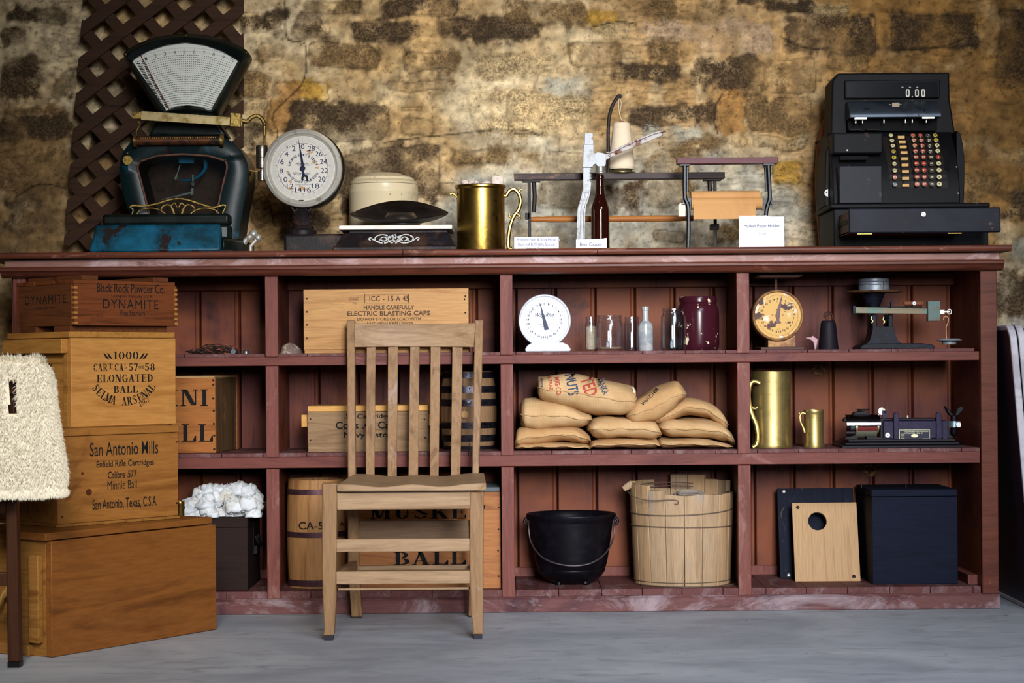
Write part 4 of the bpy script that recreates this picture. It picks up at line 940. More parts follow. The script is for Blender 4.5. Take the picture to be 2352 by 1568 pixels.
def market_holder():
    t, L = thing('market_paper_holder', 'shorter paper holder with maroon top bar and a roll of brown paper', 'paper holder', 1670, .12, ZC)
    p, q = L(1554, 377), L(1785, 363); b = MB(); b.box(p[0], q[0], -.02, .02, p[1]-.001, q[1]+.001); b.build('top_bar', wood('maroon_bar', (92, 24, 36), (64, 16, 26), 'x', 1, .4), t, bevel=.001)
    BI = mk('black_painted_iron', (12, 15, 22), .35, 0, bump=.2, bs=150)
    zt = p[1]
    for s_, seq in ((0, ((1572, 378), (1572, 400), (1572, 440), (1574, 458), (1580, 475), (1581, 520), (1580, 570))), (1, ((1764, 378), (1766, 420), (1767, 455), (1763, 470), (1759, 490), (1759, 530), (1758, 570)))):
        b = MB(); c_ = smooth_path([L(*k) for k in seq], 5); c_[-1] = (c_[-1][0], .0); 
        b.tube([(x, -.008, max(z, 0.002)) for x, z in c_], .0065, 8, fx=.9)
        k_ = smooth_path([L(x+(-7 if s_ else 7), y) for x, y in ((seq[0][0], 380), (seq[1][0], 395), (seq[2][0], 425), (seq[2][0], 440))], 4)
        b.tube([(x, .006, z) for x, z in k_], .004, 8)
        x = c_[0][0]; b.box(x-.015, x+.015, -.015, .015, zt-.006, zt); x = c_[-1][0]; b.box(x-.008, x+.008, -.05, .03, 0, .004); b.build('iron_leg', BI, t)
    for x in (1568, 1753):
        b = MB(); a = L(x, 455); c_ = L(x+22, 484); b.box(a[0], c_[0], -.004, .006, c_[1]+.012, a[1]); b.tube([(a[0]+.01, 0, L(0, 484)[1]), (a[0]+.024, 0, L(0, 480)[1])], .007, 8); b.build('roll_bracket', BI, t)
    KR = mk('brown_kraft_paper', (196, 146, 92), .7, c2=(186, 134, 82), s2=4)
    a, c_ = L(1588, 478)[0], L(1750, 478)[0]; z = L(0, 480)[1]; b = MB(); b.cyl((0, .004, z), .0185, a, c_, 'x', 32); 
    z2 = L(0, 463)[1]; b.cyl((0, .012, z2), .016, a, c_-.004, 'x', 28)
    b.build('paper_roll', KR, t)
    zb = L(0, 515)[1]; b = MB(); b.prism([(-.0155, z), (-.0145, z-.008), (-.012, zb+.01), (-.016, zb-.002), (-.0155, zb-.002), (-.011, zb+.01), (-.0135, z-.008), (-.0145, z)], 'x', a+.005, c_-.02); b.build('paper_flap', KR, t)
    tg, L3 = thing('price_tag', 'small cream paper tag hanging on the left leg of the market paper holder', 'tag', 1566, .095, ZC)
    q = [L3(x, y) for x, y in ((1559, 497), (1558, 471), (1563, 466), (1570, 467), (1574, 472), (1574, 497))]
    MB().prism(q, 'y', -.0006, 0).build('card', mk('cream_card', (222, 214, 194), .8), tg)
    b = MB(); q = L3(1569, 471); b.tube([(q[0]+.005*math.cos(a), .005*math.sin(a), q[1]+.004*math.sin(a*.5)) for a in [k*PI/6 for k in range(12)]], .0008, 5, closed=True); b.build('tie', mk('black_tie', (30, 30, 34), .6), tg)
market_holder()
def sign(name, label, x0, x1, y0, y1, Y, lines, rot=0, clear=None):
    t, L = thing(name, label, 'sign', (x0+x1)/2, Y, ZC, rot)
    a, c_ = L(x0, y1), L(x1, y0); zb = 0.0015
    b = MB(); b.box(a[0], c_[0], 0, .0006, zb, c_[1]); b.build('card', PAPER, t)
    G = glass('clear_acrylic', (245, 246, 250), .02, .04)
    b = MB(); e = .003; b.box(a[0]-e, c_[0]+e, .0012, .0030, 0, c_[1]+e+(clear or 0)); b.box(a[0]-e, c_[0]+e, .0, .035, 0, .0012); b.build('acrylic_stand', G, t)
    b = MB()
    for s_, xa, xb, ya, yb in lines:
        p, q = L(xa, yb), L(xb, ya); text(b, s_, p[0], q[0], max(p[1], .001), q[1], plane_xz(-.0003))
    b.build('print', INKB, t)
sign('wrapping_paper_sign', 'low white card sign for the wrapping paper and string holder', 1181, 1283, 543, 572, .04, [('Wrapping Paper & String Holder', 1186, 1279, 546.5, 554.5), ("Used in A.B. McGill's Store in", 1190, 1274, 557, 565), ('Erathem, Texas', 1210, 1250, 568, 574)])
sign('beer_capper_sign', 'small white card sign for the beer capper in front of the brown bottle', 1323, 1391, 549, 572, .05, [('Beer Capper', 1332, 1382, 557, 567)], rot=-.02)
sign('market_holder_sign', 'taller white card sign for the market paper holder beside the cash register', 1701, 1801, 497, 562, .03, [('Market Paper Holder', 1709, 1791, 515, 525), ('Owner: Joy Taylor', 1734, 1766, 529, 532), ('March 2008', 1743, 1759, 536, 538)])
# ---- cash register
def register():
    BK = mk('black_register_enamel', (12, 12, 15), .62, 0, c2=(19, 19, 24), s2=9, t=(.5, .66), c3=(66, 50, 46), s3=26, t3=(.68, .72), bump=.08, bs=120)
    BK2 = mk('black_drawer_enamel', (14, 16, 27), .55, 0, c2=(24, 26, 40), s2=5, c3=(96, 74, 66), s3=20, t3=(.66, .71), bump=.1, bs=90)
    t, L = thing('cash_register', 'black antique cash register with round colored keys showing 0.00, its drawer pulled open', 'cash register', 2075, .14, ZC)
    X = lambda px, dy=0: L(px, 500, dy)[0]
    Zp = lambda py, dy=0, px=2075: L(px, py, dy)[1]
    # drawer cabinet
    x0, x1 = X(1915), X(2270); b = MB(); zt = Zp(478); 
    b.prism([(x0, 0), (x1, 0), (x1, zt), (x0, zt)], 'y', .0, .285); b.box(x0-.004, x1+.006, -.004, .288, 0, .012); b.build('drawer_cabinet', BK, t, bevel=.004)
    MB().box(x0-.012, x1+.004, -.01, .288, zt, zt+.014).build('cabinet_top', BK, t, bevel=.005, seg=3)
    zd0, zd1 = Zp(535, -.2, 2120), Zp(478, -.2, 2120); d0, d1 = X(1948, -.2), X(2296, -.2)
    dw = MB().box(d0, d1, -.215, -.195, zd0, zd1).build('drawer', BK2, t, bevel=.004, seg=3)
    b = MB(); b.box(d0+.006, d0+.018, -.2, .0, zd0+.004, zd1-.006); b.box(d1-.10, d1-.088, -.2, .0, zd0+.004, zd1-.006); b.box(d0+.006, d1-.09, -.2, .0, zd0+.002, zd0+.008)
    b.build('drawer_side', wood('drawer_side_wood', (104, 54, 38), (76, 38, 28), 'y', 1, .5), t)
    MB().box(d0+.003, d0+.006, -.19, .0, (zd0+zd1)/2-.004, (zd0+zd1)/2+.008).build('drawer_runner', BK, t)
    q = L(2121, 492, -.216); b = MB(); b.cyl((q[0], 0, q[1]), .0065, -.218, -.215, 'y', 24); lk = b.build('drawer_lock', CHROME, t)
    b = MB(); b.prism([(q[0]-.004, q[1]+.003), (q[0]-.003, q[1]+.004), (q[0]+.004, q[1]-.003), (q[0]+.003, q[1]-.004)], 'y', -.2185, -.2178); b.build('key_slot', DARKHOLE, lk)
    b = MB()
    for a, c_ in ((1968, 2002), (2176, 2208)): b.box(X(a, -.2), X(c_, -.2), -.206, -.203, zd0-.0025, zd0)
    b.build('brass_runner', BRASS, t, each=True)
    # body : side profile swept in x
    zb = zt+.014; ztop = Zp(303, .12); hb = ztop-zb
    def yf(z):
        f = max(0, min(1, (z-zb)/hb)); return .012+.115*f**2.2
    xl, xr = X(1912, .03), X(2203, .03)
    prof = [(yf(zb+hb*k/14), zb+hb*k/14) for k in range(15)]+[(.27, ztop), (.27, zb)]
    MB().prism(prof, 'x', xl, xr).build('body', BK, t, bevel=.004, seg=3, ang=30)
    p = smooth_path([L(x, y, .1) for x, y in ((1893, 475), (1894, 380), (1897, 345), (1910, 330), (1925, 330))], 4)
    b = MB(); b.prism([(x, max(z, zb)) for x, z in p]+[(p[-1][0], zb)], 'y', .09, .26)
    p = smooth_path([L(x, y, .1) for x, y in ((2190, 303), (2200, 312), (2206, 345), (2209, 390), (2207, 475))], 4)
    b.prism([(x, max(z, zb)) for x, z in p]+[(p[0][0], zb)], 'y', .06, .26); b.build('side_cheek', BK, t, each=True, bevel=.004)
    # head
    p = [L(x, y, .16) for x, y in ((1904, 330), (1908, 188), (1921, 171), (2176, 169), (2177, 232), (2182, 262), (2188, 300), (2190, 330))]
    MB().prism(p, 'y', .13, .27).build('head', BK, t, bevel=.006, seg=3)
    a, c_ = L(1940, 227, .12), L(2158, 183, .12); MB().box(a[0], c_[0], .115, .135, a[1], c_[1]).build('display_housing', BK, t, bevel=.003)
    a, c_ = L(1945, 224, .112), L(2154, 187, .112); dsp = MB().box(a[0], c_[0], .113, .116, a[1], c_[1]).build('display_window', mk('dark_display_glass', (24, 26, 30), .12, 0), t)
    b = MB(); M = plane_xz(.1124)
    for px, ch in ((2085, '0'), (2106, '0'), (2120.5, '0')):
        x, z = L(px, 213.5, .112); w_, hh = .0058, .0118
        o = [(x+w_*math.copysign(abs(math.cos(k*PI/12))**.6, math.cos(k*PI/12)), z+hh*math.copysign(abs(math.sin(k*PI/12))**.45, math.sin(k*PI/12))) for k in range(24)]
        i_ = [(x+(u-x)*.42, z+(v-z)*.72) for u, v in o]
        b.add([tuple(M@Vector((u, v, 0))) for u, v in o+i_], [(k, (k+1) % 24, 24+(k+1) % 24, 24+k) for k in range(24)])
    x, z = L(2095.5, 223, .112); b.box(x-.0016, x+.0016, .1122, .1126, z, z+.003)
    for px in (2073, 2090, 2107): x, z = L(px, 200.5, .112); b.box(x-.003, x+.003, .1122, .1126, z, z+.0014)
    b.build('digits', mk('off_white_digit', (226, 222, 206), .5), dsp)
    # receipt cover: grey-blue curved lid
    x0, x1 = X(1950, .08), X(2158, .08); z0, z1 = Zp(271, .07), Zp(232, .1)
    pr = [(.10-.055*math.sin(k/8*PI*.55), z1+(z0-z1)*(k/8)) for k in range(9)]; 
    MB().prism(pr+[(.135, z0), (.135, z1)], 'x', x0, x1).build('journal_lid', mk('blue_grey_steel', (70, 78, 88), .42, .6, c2=(48, 52, 58), s2=9, c3=(34, 32, 32), s3=30), t, bevel=.001)
    b = MB(); q = L(2057, 240, .07); b.box(q[0]-.012, q[0]+.012, .066, .085, q[1]-.008, q[1]+.006); b.box(q[0]-.02, q[0]+.02, .076, .09, q[1]-.001, q[1]+.003); b.build('lid_catch', mk('bronzed_catch', (90, 80, 70), .4, .8), t, bevel=.001)
    b = MB()
    for a, c_ in ((1963, 1991), (2118, 2146)): xa, xb = X(a, .05), X(c_, .05); zz = Zp(272, .045); b.box(xa, xb, .036, .05, zz-.002, zz+.003)
    b.build('hinge', CHROME, t, each=True)
    b = MB()
    for px in (1967, 1983, 2032, 2081, 2097, 2129): x = X(px, .06); zz = Zp(279, .06); b.cyl((x, .06, 0), .0022, zz-.004, zz+.006, 'z', 10)
    b.build('pin', CHROME, t, each=True)
    za, zb2 = Zp(300, .1), Zp(273, .1); MB().box(x0+.002, x1-.001, .10, .134, za, zb2).build('paper_throat', DARKHOLE, t)
    b = MB(); zz = Zp(299, .09); b.box(X(1952, .09), X(1978, .09), .08, .1, zz, zz+.004); b.box(X(1990, .09), X(2020, .09), .08, .1, zz, zz+.003); b.build('paper_guide', BK, t, each=True)
    # left covers
    xa, xb = X(1927, -.01), X(2027, -.01); z0, z1 = zb, Zp(379, -.01)
    MB().box(xa, xb, -.012, .06, z0, z1).build('printer_cover', mk('blue_black_cover', (16, 18, 28), .5, 0, c3=(52, 50, 54), s3=30), t, bevel=.003)
    xa, xb = X(1914, .02), X(2030, .02); MB().box(xa, xb, .02, .14, Zp(352, .02), Zp(310, .1)).build('upper_cover', BK, t, bevel=.006, seg=3)
    xa, xb = X(1932, .01), X(1995, .01); b = MB(); b.box(xa, xb, .012, .03, Zp(366, .01), Zp(357, .01)); b.build('slip_slot', DARKHOLE, t)
    q = L(1946, 345, .018); MB().ball((q[0], .018, q[1]), (.0035, .002, .0035)).build('screw', CHROME, t)
    for px, py in ((2201, 383), (2201, 445)):
        q = L(px, py, .03); MB().ball((q[0]-.004, yf(q[1]), q[1]), (.003, .003, .003)).build('screw', CHROME, t)
    q = L(1909, 436, -.012); b = MB(); pts_ = [(q[0]+.006, q[1]-.012)]+[(q[0]+.006-.011*math.sin(k*PI/10), q[1]-.001+.0115*math.cos(PI-k*PI/10)*1.0) for k in range(11)]+[(q[0]+.006, q[1]+.012)]
    b.prism(pts_, 'y', .084, .089); b.box(q[0]+.002, q[0]+.006, .0, .0001, q[1]-.012, q[1]-.0119); lb = b.build('key_plate', mk('white_key_plate', (214, 216, 220), .4), t)
    MB().cyl((q[0]+.001, 0, q[1]), .0018, .0825, .0845, 'y', 12).build('key_hole', DARKHOLE, lb)
    # slot right of the keys
    b = MB(); xa, xb = X(2169, .03), X(2182, .03); za, z1 = Zp(391, .03), Zp(341, .05); b.prism([(yf(z1)-.003, z1), (yf(za)-.003, za), (yf(za)+.02, za), (yf(z1)+.02, z1)], 'x', xa, xb); b.build('lever_slot', DARKHOLE, t)
    # key banks: recessed dark tracks and round keys
    ys = [314, 325, 337, 350, 364, 378.5, 393.5, 409, 425]
    cols = [(2046, 2054, 9), (2096, 2104.5, 8.5), (2113.5, 2121.5, 8), (2130.5, 2138, 8), (2147, 2155.5, 8)]
    ring = mk('key_ring_nickel', (150, 142, 120), .35, .8)
    cream, yel, red, blk, dkred, blu, ora = [mk(n_, c_, .35) for n_, c_ in (('cream_key', (224, 212, 160)), ('yellow_key', (198, 176, 66)), ('red_key', (172, 48, 40)), ('black_key', (38, 36, 34)), ('pink_red_key', (196, 100, 88)), ('blue_key', (34, 76, 104)), ('orange_key', (178, 86, 44)))]
    lab = mk('key_label_dark', (40, 34, 26), .6); lw = mk('key_label_light', (222, 212, 186), .6)
    def key(px, py, txt_, m_, lm, r=.0082):
        x, z = L(px, py, .03); y = yf(z); x, z = L(px, py, y-.0); y = yf(z)
        sl = math.atan2(yf(z+.004)-yf(z-.004), .008)
        tilt = Matrix.Translation((x, y-.008, z)) @ Matrix.Rotation(-sl*.9, 4, 'X')
        b = MB(); b.tf = tilt; b.lathe([(0, .006), (.003, .006), (.003, -.001), (r, -.001), (r, -.004), (r*.86, -.005), (0, -.0048)], 18, (0, 0, 0), 'y')
        k = b.build('key', ring, t)
        b = MB(); b.tf = tilt; b.cyl((0, 0, 0), r*.84, -.0054, -.0048, 'y', 18); b.build('key_face', m_, k)
        b = MB(); b.tf = tilt; n_ = len(txt_); w_ = .0022*min(n_, 2)+(.001 if n_ > 2 else 0)
        text(b, txt_, -w_, w_, -.0032, .0032, plane_xz(-.0058), bold=.02); b.build('key_label', lm, k)
    c0 = ['Q', 'X', 'H', 'RCD', 'K', 'CHG', 'NO', 'PD', 'TAX']; c0m = [cream, cream, cream, yel, yel, cream, cream, dkred, blu]
    for i, y in enumerate(ys):
        f = i/8; e = 1-(1-f)**2; s_ = i+1
        key(2046+8*e, y+(0 if i else -1), c0[i], c0m[i], lw if c0m[i] in (dkred, blu) else lab, .0076)
        key(2096.5+8*e, y-1, '$%d0' % s_, ora if i < 3 else red if i < 8 else dkred, lw)
        key(2113.5+8*e, y-1, '$%d' % s_, red, lw); key(2131+7.5*e, y-1, '%d0' % s_, blk, lw)
        key(2147.5+8*e, y-1, '%d' % s_, yel if i in (0, 1) else red if i == 4 else cream, lw if i == 4 else lab)
        x, z = L(2070+8*e, y+1, .03); yy = yf(z); x, z = L(2070+9*e, y+1, yy)
        MB().box(x-.0105, x+.0105, yf(z)-.009, yf(z)+.004, z-.0045, z+.0045).build('bar_key', mk('amber_bar_key', (206, 160, 88), .3) if i == 0 else bpy.data.materials['amber_bar_key'], t, bevel=.0008)
    b = MB()
    for px0, px1 in ((2035, 2066), (2062, 2092), (2088, 2166)):
        for i in range(8):
            za, z1 = Zp(ys[i]-6, .05), Zp(ys[i+1]+8, .03)
            e = i/8; xa, xb = X(px0+8*e, .04), X(px1+8*e, .04)
            b.add([(xa, yf(za)-.0012, za), (xb, yf(za)-.0012, za), (xb+.0012, yf(z1)-.0012, z1), (xa+.0012, yf(z1)-.0012, z1)], [(0, 1, 2, 3)])
    b.build('key_bed', mk('brown_black_key_bed', (36, 30, 28), .5), t, flat=True)
    # wooden keg behind
    kg, L2 = thing('wooden_keg', 'brown wooden keg standing behind the cash register, only its left edge showing', 'keg', 1975, .51, ZC)
    KW = wood('keg_oak', (132, 80, 54), (100, 58, 40), 'z', 1, .6, dark=(66, 38, 28))
    r = lambda px: abs(L2(px, 0)[0]); q = lambda py: L2(1975, py)[1]
    b = MB(); b.lathe([(0, 0), (r(1878), 0), (r(1873), q(520)), (r(1869), q(450)), (r(1868), q(400)), (r(1872), q(340)), (r(1882), q(290)), (r(1895), q(262)), (0, q(262))], 40, (0, 0, 0), sx=1, sy=.5); b.build('staves', KW, kg)
    b = MB(); rr = r(1870); b.tube([(rr*math.cos(a), rr*.5*math.sin(a), q(326)) for a in [k*PI/20 for k in range(40)]], .002, 6, closed=True); b.build('wire_hoop', NAIL, kg)
register()

# ================================================================ TOP ROW OF PIGEONHOLES
def board_box(name, label, x0, x1, y0, y1, Y, depth, Z, m_, cat='crate', thick=.014, lid=None, **k):
    t, L = thing(name, label, cat, (x0+x1)/2, Y, Z, **k)
    return t, L, L(x0, y1)[0], L(x1, y1)[0], L((x0+x1)/2, y0)[1]
def crate_shell(t, x0, x1, z0, z1, dep, mat, th=.012, endmat=None, top=False, gap=0):
    """four walls and a bottom; end boards sit between the long sides"""
    e = endmat or mat
    MB().box(x0, x1, 0, th, z0, z1).build('front_panel', mat, t, bevel=.0012)
    MB().box(x0, x1, dep-th, dep, z0, z1).build('back_panel', mat, t, bevel=.0012)
    MB().box(x0, x0+th, th+.0003, dep-th-.0003, z0, z1).build('end_panel', e, t, bevel=.0012)
    MB().box(x1-th, x1, th+.0003, dep-th-.0003, z0, z1).build('end_panel', e, t, bevel=.0012)
    MB().box(x0+th, x1-th, th, dep-th, z0, z0+.008).build('bottom', mat, t)
    if top: MB().box(x0+th*0, x1, 0, dep, z1+gap, z1+gap+th).build('lid', mat, t, bevel=.0015)
def nails(t, L, ps, dy=0, r=.0028, mat=None):
    for px, py in ps:
        x, z = L(px, py, dy); MB().ball((x, dy-.0002, z), (r, .0012, r), 10, 6).build('nail', mat or NAIL, t)
PINE = wood('pale_pine', (192, 144, 90), (164, 114, 64), 'x', 1, .5, ring=16, bump=.15, wear=(222, 172, 112), wt=(.6, .75))
def icc():
    t, L, x0, x1, zt = board_box('blasting_caps_crate', 'long pale wooden crate stencilled ICC-15A45 ELECTRIC BLASTING CAPS on the top shelf', 698, 1077, 663, 812, .03, .3, Z1, PINE)
    zb = L(0, 803)[1]; crate_shell(t, x0, x1, .011, zt, .26, PINE, .014)
    MB().box(x0+.002, x1, .0, .26, 0, .0105).build('base_slat', PINE, t, bevel=.001)
    MB().box(x0+.002, x1-.002, .015, .245, zt-.012, zt-.002).build('lid', PINE, t)
    b = MB(); tx = lambda s_, a, c_, d, e, **k: text(b, s_, L(a, 0)[0], L(c_, 0)[0], L(0+880, e)[1], L(880, d)[1], **k)
    tx('CASE', 797, 818, 683, 689); tx('76', 805, 813, 693, 698)
    tx('ICC - 15 A 45', 843, 934, 679, 692, bold=.02, space=1.1); tx('HANDLE CAREFULLY', 830, 946, 701, 711, bold=.025); tx('ELECTRIC BLASTING CAPS', 792, 982, 714, 725, bold=.03)
    tx('DO NOT STORE OR LOAD WITH', 815, 961, 729, 736, bold=.025); tx('ANY HIGH EXPLOSIVES', 835, 943, 739, 745, bold=.025); tx('WESTERN CARTRIDGE COMPANY', 785, 990, 751, 758, bold=.02); tx('EAST ALTON, ILLINOIS, U.S.A.', 800, 975, 766, 773, bold=.02)
    for a, c_, d, e in ((837, 939, 675, 676.3), (837, 939, 695, 696.3), (837, 838.3, 675, 696), (937.7, 939, 675, 696)):
        p, q = L(a, e), L(c_, d); b.box(p[0], q[0], -.0006, -.0003, p[1], q[1])
    b.build('stencil_lettering', INKG, t)
    nails(t, L, [(705, 686), (705, 716), (705, 746), (705, 777), (1069, 680), (1067, 687), (1069, 718), (1069, 750), (1070, 778)])
icc()
def rock():
    x, z = P(666, 805, .1); b = MB(); q = random.Random(2); n, m_ = 28, 14; vs = []; r0 = 27*S*1.02
    for j in range(m_+1):
        f = PI*j/m_
        for i in range(n):
            a = 2*PI*i/n; k = 1+.09*math.sin(3*a+1)+.05*math.sin(7*a+f*5); X, Y_, Z_ = r0*math.sin(f)*math.cos(a)*k, r0*.8*math.sin(f)*math.sin(a)*k, .029*math.cos(f)
            if X > 0: Z_ = Z_*(1-.35*X/r0)
            vs.append((x+X, .12+Y_, Z1+max(0, Z_*1.15+.0)))
    b.add(vs, [(j*n+i, j*n+(i+1) % n, (j+1)*n+(i+1) % n, (j+1)*n+i) for j in range(m_) for i in range(n)])
    tag(b.build('rock', mk('grey_granite', (112, 96, 86), .7, c2=(168, 150, 134), s2=60, t=(.5, .6), bump=.6, bs=60, bd=.004), ang=60), 'rounded grey rock at the left of the blasting caps crate', 'rock')
rock()
def twigs():
    x0, z0 = P(425, 812, .06); x1, _ = P(542, 812, .06); b = MB(); q = random.Random(9)
    for i in range(70):
        x = q.uniform(x0, x1-.02); y = q.uniform(.04, .16); z = Z1+.003+q.random()*.024*math.exp(-((x-(x0+x1)/2)/.06)**2); a = q.gauss(0, .5); l = q.uniform(.02, .06)
        p = [(x, y, z)]; 
        for k in range(3): a += q.uniform(-.4, .4); x += math.cos(a)*l/3; y += math.sin(a)*l/3; z = max(Z1+.002, z+q.uniform(-.006, .007)); p.append((min(x, x1), y, z))
        b.tube(smooth_path(p, 3), q.uniform(.0008, .0018), 5)
    tag(b.build('twig_heap', mk('dark_twig', (46, 34, 32), .7, c2=(76, 52, 42), s2=60)), 'tangled heap of dark twigs and wires on the top shelf beside the stacked crates', 'twigs', kind='stuff')
    x, _ = P(537, 805, .03); b = MB(); b.cyl((x, 0, Z1+.0075), .0075, .02, .07, 'y', 24); tag(b.build('iron_bolt', mk('blue_grey_steel_bolt', (84, 88, 98), .4, .7)), 'thick iron rod end lying at the front of the twig heap', 'rod')
    x, _ = P(565, 810, .08); b = MB(); b.lathe([(.004, 0), (.009, 0), (.0095, .003), (.009, .006), (.0095, .009), (.006, .012), (.003, .012), (.003, 0)], 20, (x, .08, Z1)); tag(b.build('ring_nut', mk('bright_zinc', (150, 154, 160), .35, .9)), 'small shiny metal ring nut right of the twig heap', 'nut')
twigs()
# ---- dial scales on the shelf
def round_scale(name, label, pcx, pcy, rpx, Y, m_case, m_face, kind):
    t, L = thing(name, label, 'scale', pcx, Y, Z1)
    c = L(pcx, pcy, -.045); r = abs(L(pcx+rpx, pcy, -.045)[0]-c[0]); X = lambda px, dy=0: L(px, 0, dy)[0]; Zq = lambda py, dy=0: L(pcx, py, dy)[1]
    b = MB(); b.lathe([(0, .03), (r*.92, .03), (r*.98, .02), (r, -.035), (r*.97, -.043), (r*.93, -.045), (r*.91, -.041), (r*.88, -.038), (0, -.038)], 80, (c[0], 0, c[1]), 'y'); b.build('case', m_case, t, ang=30)
    if kind == 'white':
        b = MB(); b.prism([(X(1199), 0), (X(1304), 0), (X(1303), Zq(801)), (X(1298), Zq(793)), (X(1286), Zq(787)), (X(1216), Zq(787)), (X(1205), Zq(793)), (X(1200), Zq(801))], 'y', -.05, .07); b.build('base', m_case, t, bevel=.006, seg=3)
    else:
        b = MB(); b.box(X(1755), X(1818), -.03, .035, .008, Zq(770)); b.build('stand', m_case, t, bevel=.002)
        MB().box(X(1737), X(1836), -.045, .06, 0, .0085).build('foot_plate', mk('rusty_foot', (86, 66, 60), .7, .2), t, bevel=.002)
        PLT = mk('dusty_tin_platform', (88, 62, 56), .6, .3); b = MB(); zt, z0 = Zq(632, -.02), Zq(638, -.02)
        b.prism([(X(1727), z0+.004), (X(1737), z0), (X(1824), z0), (X(1834), z0+.004), (X(1826), zt), (X(1737), zt)], 'y', -.06, .06); b.build('platform', PLT, t, bevel=.001)
        b = MB(); b.cyl((X(1777), 0, 0), .0045, c[1]+r*.9, z0); b.build('stem', PLT, t)
    b = MB(); b.cyl((c[0], 0, c[1]), r*.885, -.0392, -.037, 'y', 80); face = b.build('dial_face', m_face, t)
    M = plane_xz(-.0397); b = MB()
    def tick(a, r0, r1, w_):
        a = math.radians(a); ca, sa = math.cos(a), math.sin(a)
        b.add([tuple(M@Vector(p)) for p in ((c[0]+r0*ca-w_*sa, c[1]+r0*sa+w_*ca, 0), (c[0]+r0*ca+w_*sa, c[1]+r0*sa-w_*ca, 0), (c[0]+r1*ca+w_*sa, c[1]+r1*sa-w_*ca, 0), (c[0]+r1*ca-w_*sa, c[1]+r1*sa+w_*ca, 0))], [(0,1,2,3)])
    for k in range(120): tick(k*3, r*.76, r*(.80 if k % 5 else .83), .0003)
    nn = 25
    for k in range(nn):
        a = math.radians(90-k*360/nn); x, z = c[0]+r*.63*math.cos(a), c[1]+r*.63*math.sin(a); s_ = str(k); w_ = r*.026 if k < 10 else r*.05
        text(b, s_, x-w_, x+w_, z-r*.042, z+r*.042, M, bold=.03)
    if kind == 'white':
        text(b, 'Way-Rite', c[0]-r*.35, c[0]+r*.35, c[1]+r*.10, c[1]+r*.29, M, bold=.01, shear=.4)
        text(b, 'AMERICAN FAMILY', c[0]-r*.24, c[0]+r*.24, c[1]-r*.16, c[1]-r*.12, M); text(b, 'SCALE CO.', c[0]-r*.12, c[0]+r*.14, c[1]-r*.24, c[1]-r*.2, M)
        for k in range(90): tick(k*4, r*.90, r*.915, r*.034)
    b.build('numerals', mk('dark_dial_ink_'+kind, (40, 44, 60) if kind == 'white' else (72, 50, 46), .7), face)
    b = MB()
    for s_ in (-1, 1): b.cyl((c[0]+s_*r*.2-r*.0, 0, c[1]+r*.02), r*.04, -.0408, -.039, 'y', 16)
    b.build('rivet', m_case, face, each=True)
    b = MB(); y = -.043; 
    if kind == 'white':
        tp, l, rr = L(1240, 694, -.043), L(1251, 758, -.043), L(1261, 756, -.043); b.prism([tp, rr, l], 'y', y-.001, y)
        b.cyl((c[0], 0, c[1]-r*.05), r*.05, y, -.038, 'y', 16)
    else:
        tp = L(1796, 677, -.043); b.prism([tp, (c[0]+.006, c[1]), (c[0]+.004, c[1]-.015), (c[0]+.010, c[1]-.022), (c[0]-.006, c[1]-.024), (c[0]-.003, c[1]-.014), (c[0]-.007, c[1])], 'y', y-.001, y); b.cyl((c[0], 0, c[1]), .0065, y-.0015, -.038, 'y', 20)
    b.build('pointer', mk('dark_pointer_'+kind, (28, 34, 52) if kind == 'white' else (70, 50, 50), .4, .3), t)
round_scale('kitchen_scale', 'white enamel kitchen scale with a clean round dial on the top shelf', 1251, 736, 61, .08, WHITE, mk('white_dial', (222, 226, 236), .4), 'white')
round_scale('kitchen_scale', 'rusted yellow kitchen scale with a flaking round dial and a flat top platform', 1787, 724, 59.5, .12,
    mk('rusty_tan_case', (168, 128, 84), .6, .2, c2=(124, 88, 66), s2=20, t=(.48, .6)), mk('flaking_dial', (206, 164, 96), .6, c2=(216, 206, 186), s2=20, t=(.54, .58), c3=(84, 60, 58), s3=26, t3=(.56, .585)), 'rusty')
# ---- jars
GL1 = glass('clear_jar_glass', (246, 248, 250), .1, .07, .5)
def jar(name, label, x0, x1, y0, Y, fill=None, neck=.88, cat='jar'):
    t, L = thing(name, label, cat, (x0+x1)/2, Y, Z1, group='clear glass jars on the top shelf')
    r = (L(x1, 0)[0]-L(x0, 0)[0])/2; h = L((x0+x1)/2, y0, -r)[1]
    rn = r*neck; pr = [(0, .001), (r*.9, 0), (r, .006), (r, h-.030), (r*.97, h-.022), (rn, h-.018), (rn*1.02, h-.016), (rn*.99, h-.014), (rn*1.03, h-.011), (rn*1.03, h-.009), (rn*.99, h-.007), (rn*1.03, h-.004), (rn, h), (rn*.94, h), (rn*.93, h-.014), (r*.94, h-.026), (r*.95, .008), (r*.86, .005), (0, .005)]
    b = MB(); b.lathe(pr, 48); b.build('glass', GL1, t)
    if fill:
        m_, f, a = fill; b = MB(); b.lathe([(0, .006), (r*.9, .0065), (r*.935, .01), (r*.935, h*f*.96), (r*.5, h*f), (0, h*f*1.02)], 40, sx=a); b.build('contents', m_, t)
    return t
SAND = mk('pale_grain', (206, 184, 156), .9, c2=(180, 152, 122), s2=120, bump=.6, bs=200)
jar('glass_jar', 'narrow glass jar three quarters full of pale grain, leftmost of the jars', 1344, 1371, 727, .11, (SAND, .74, 1))
jar('glass_jar', 'wide short clear glass jar with a little grain, second from the left', 1369, 1432, 723, .06, (mk('thin_grain', (150, 124, 100), .9, bump=.5, bs=200), .12, 1))
jar('glass_jar', 'empty glass jar standing left of the milky bottle', 1433, 1470, 727, .10)
jar('glass_jar', 'tall empty clear glass jar in front of the maroon crock', 1518, 1576, 708, .05, neck=.85)
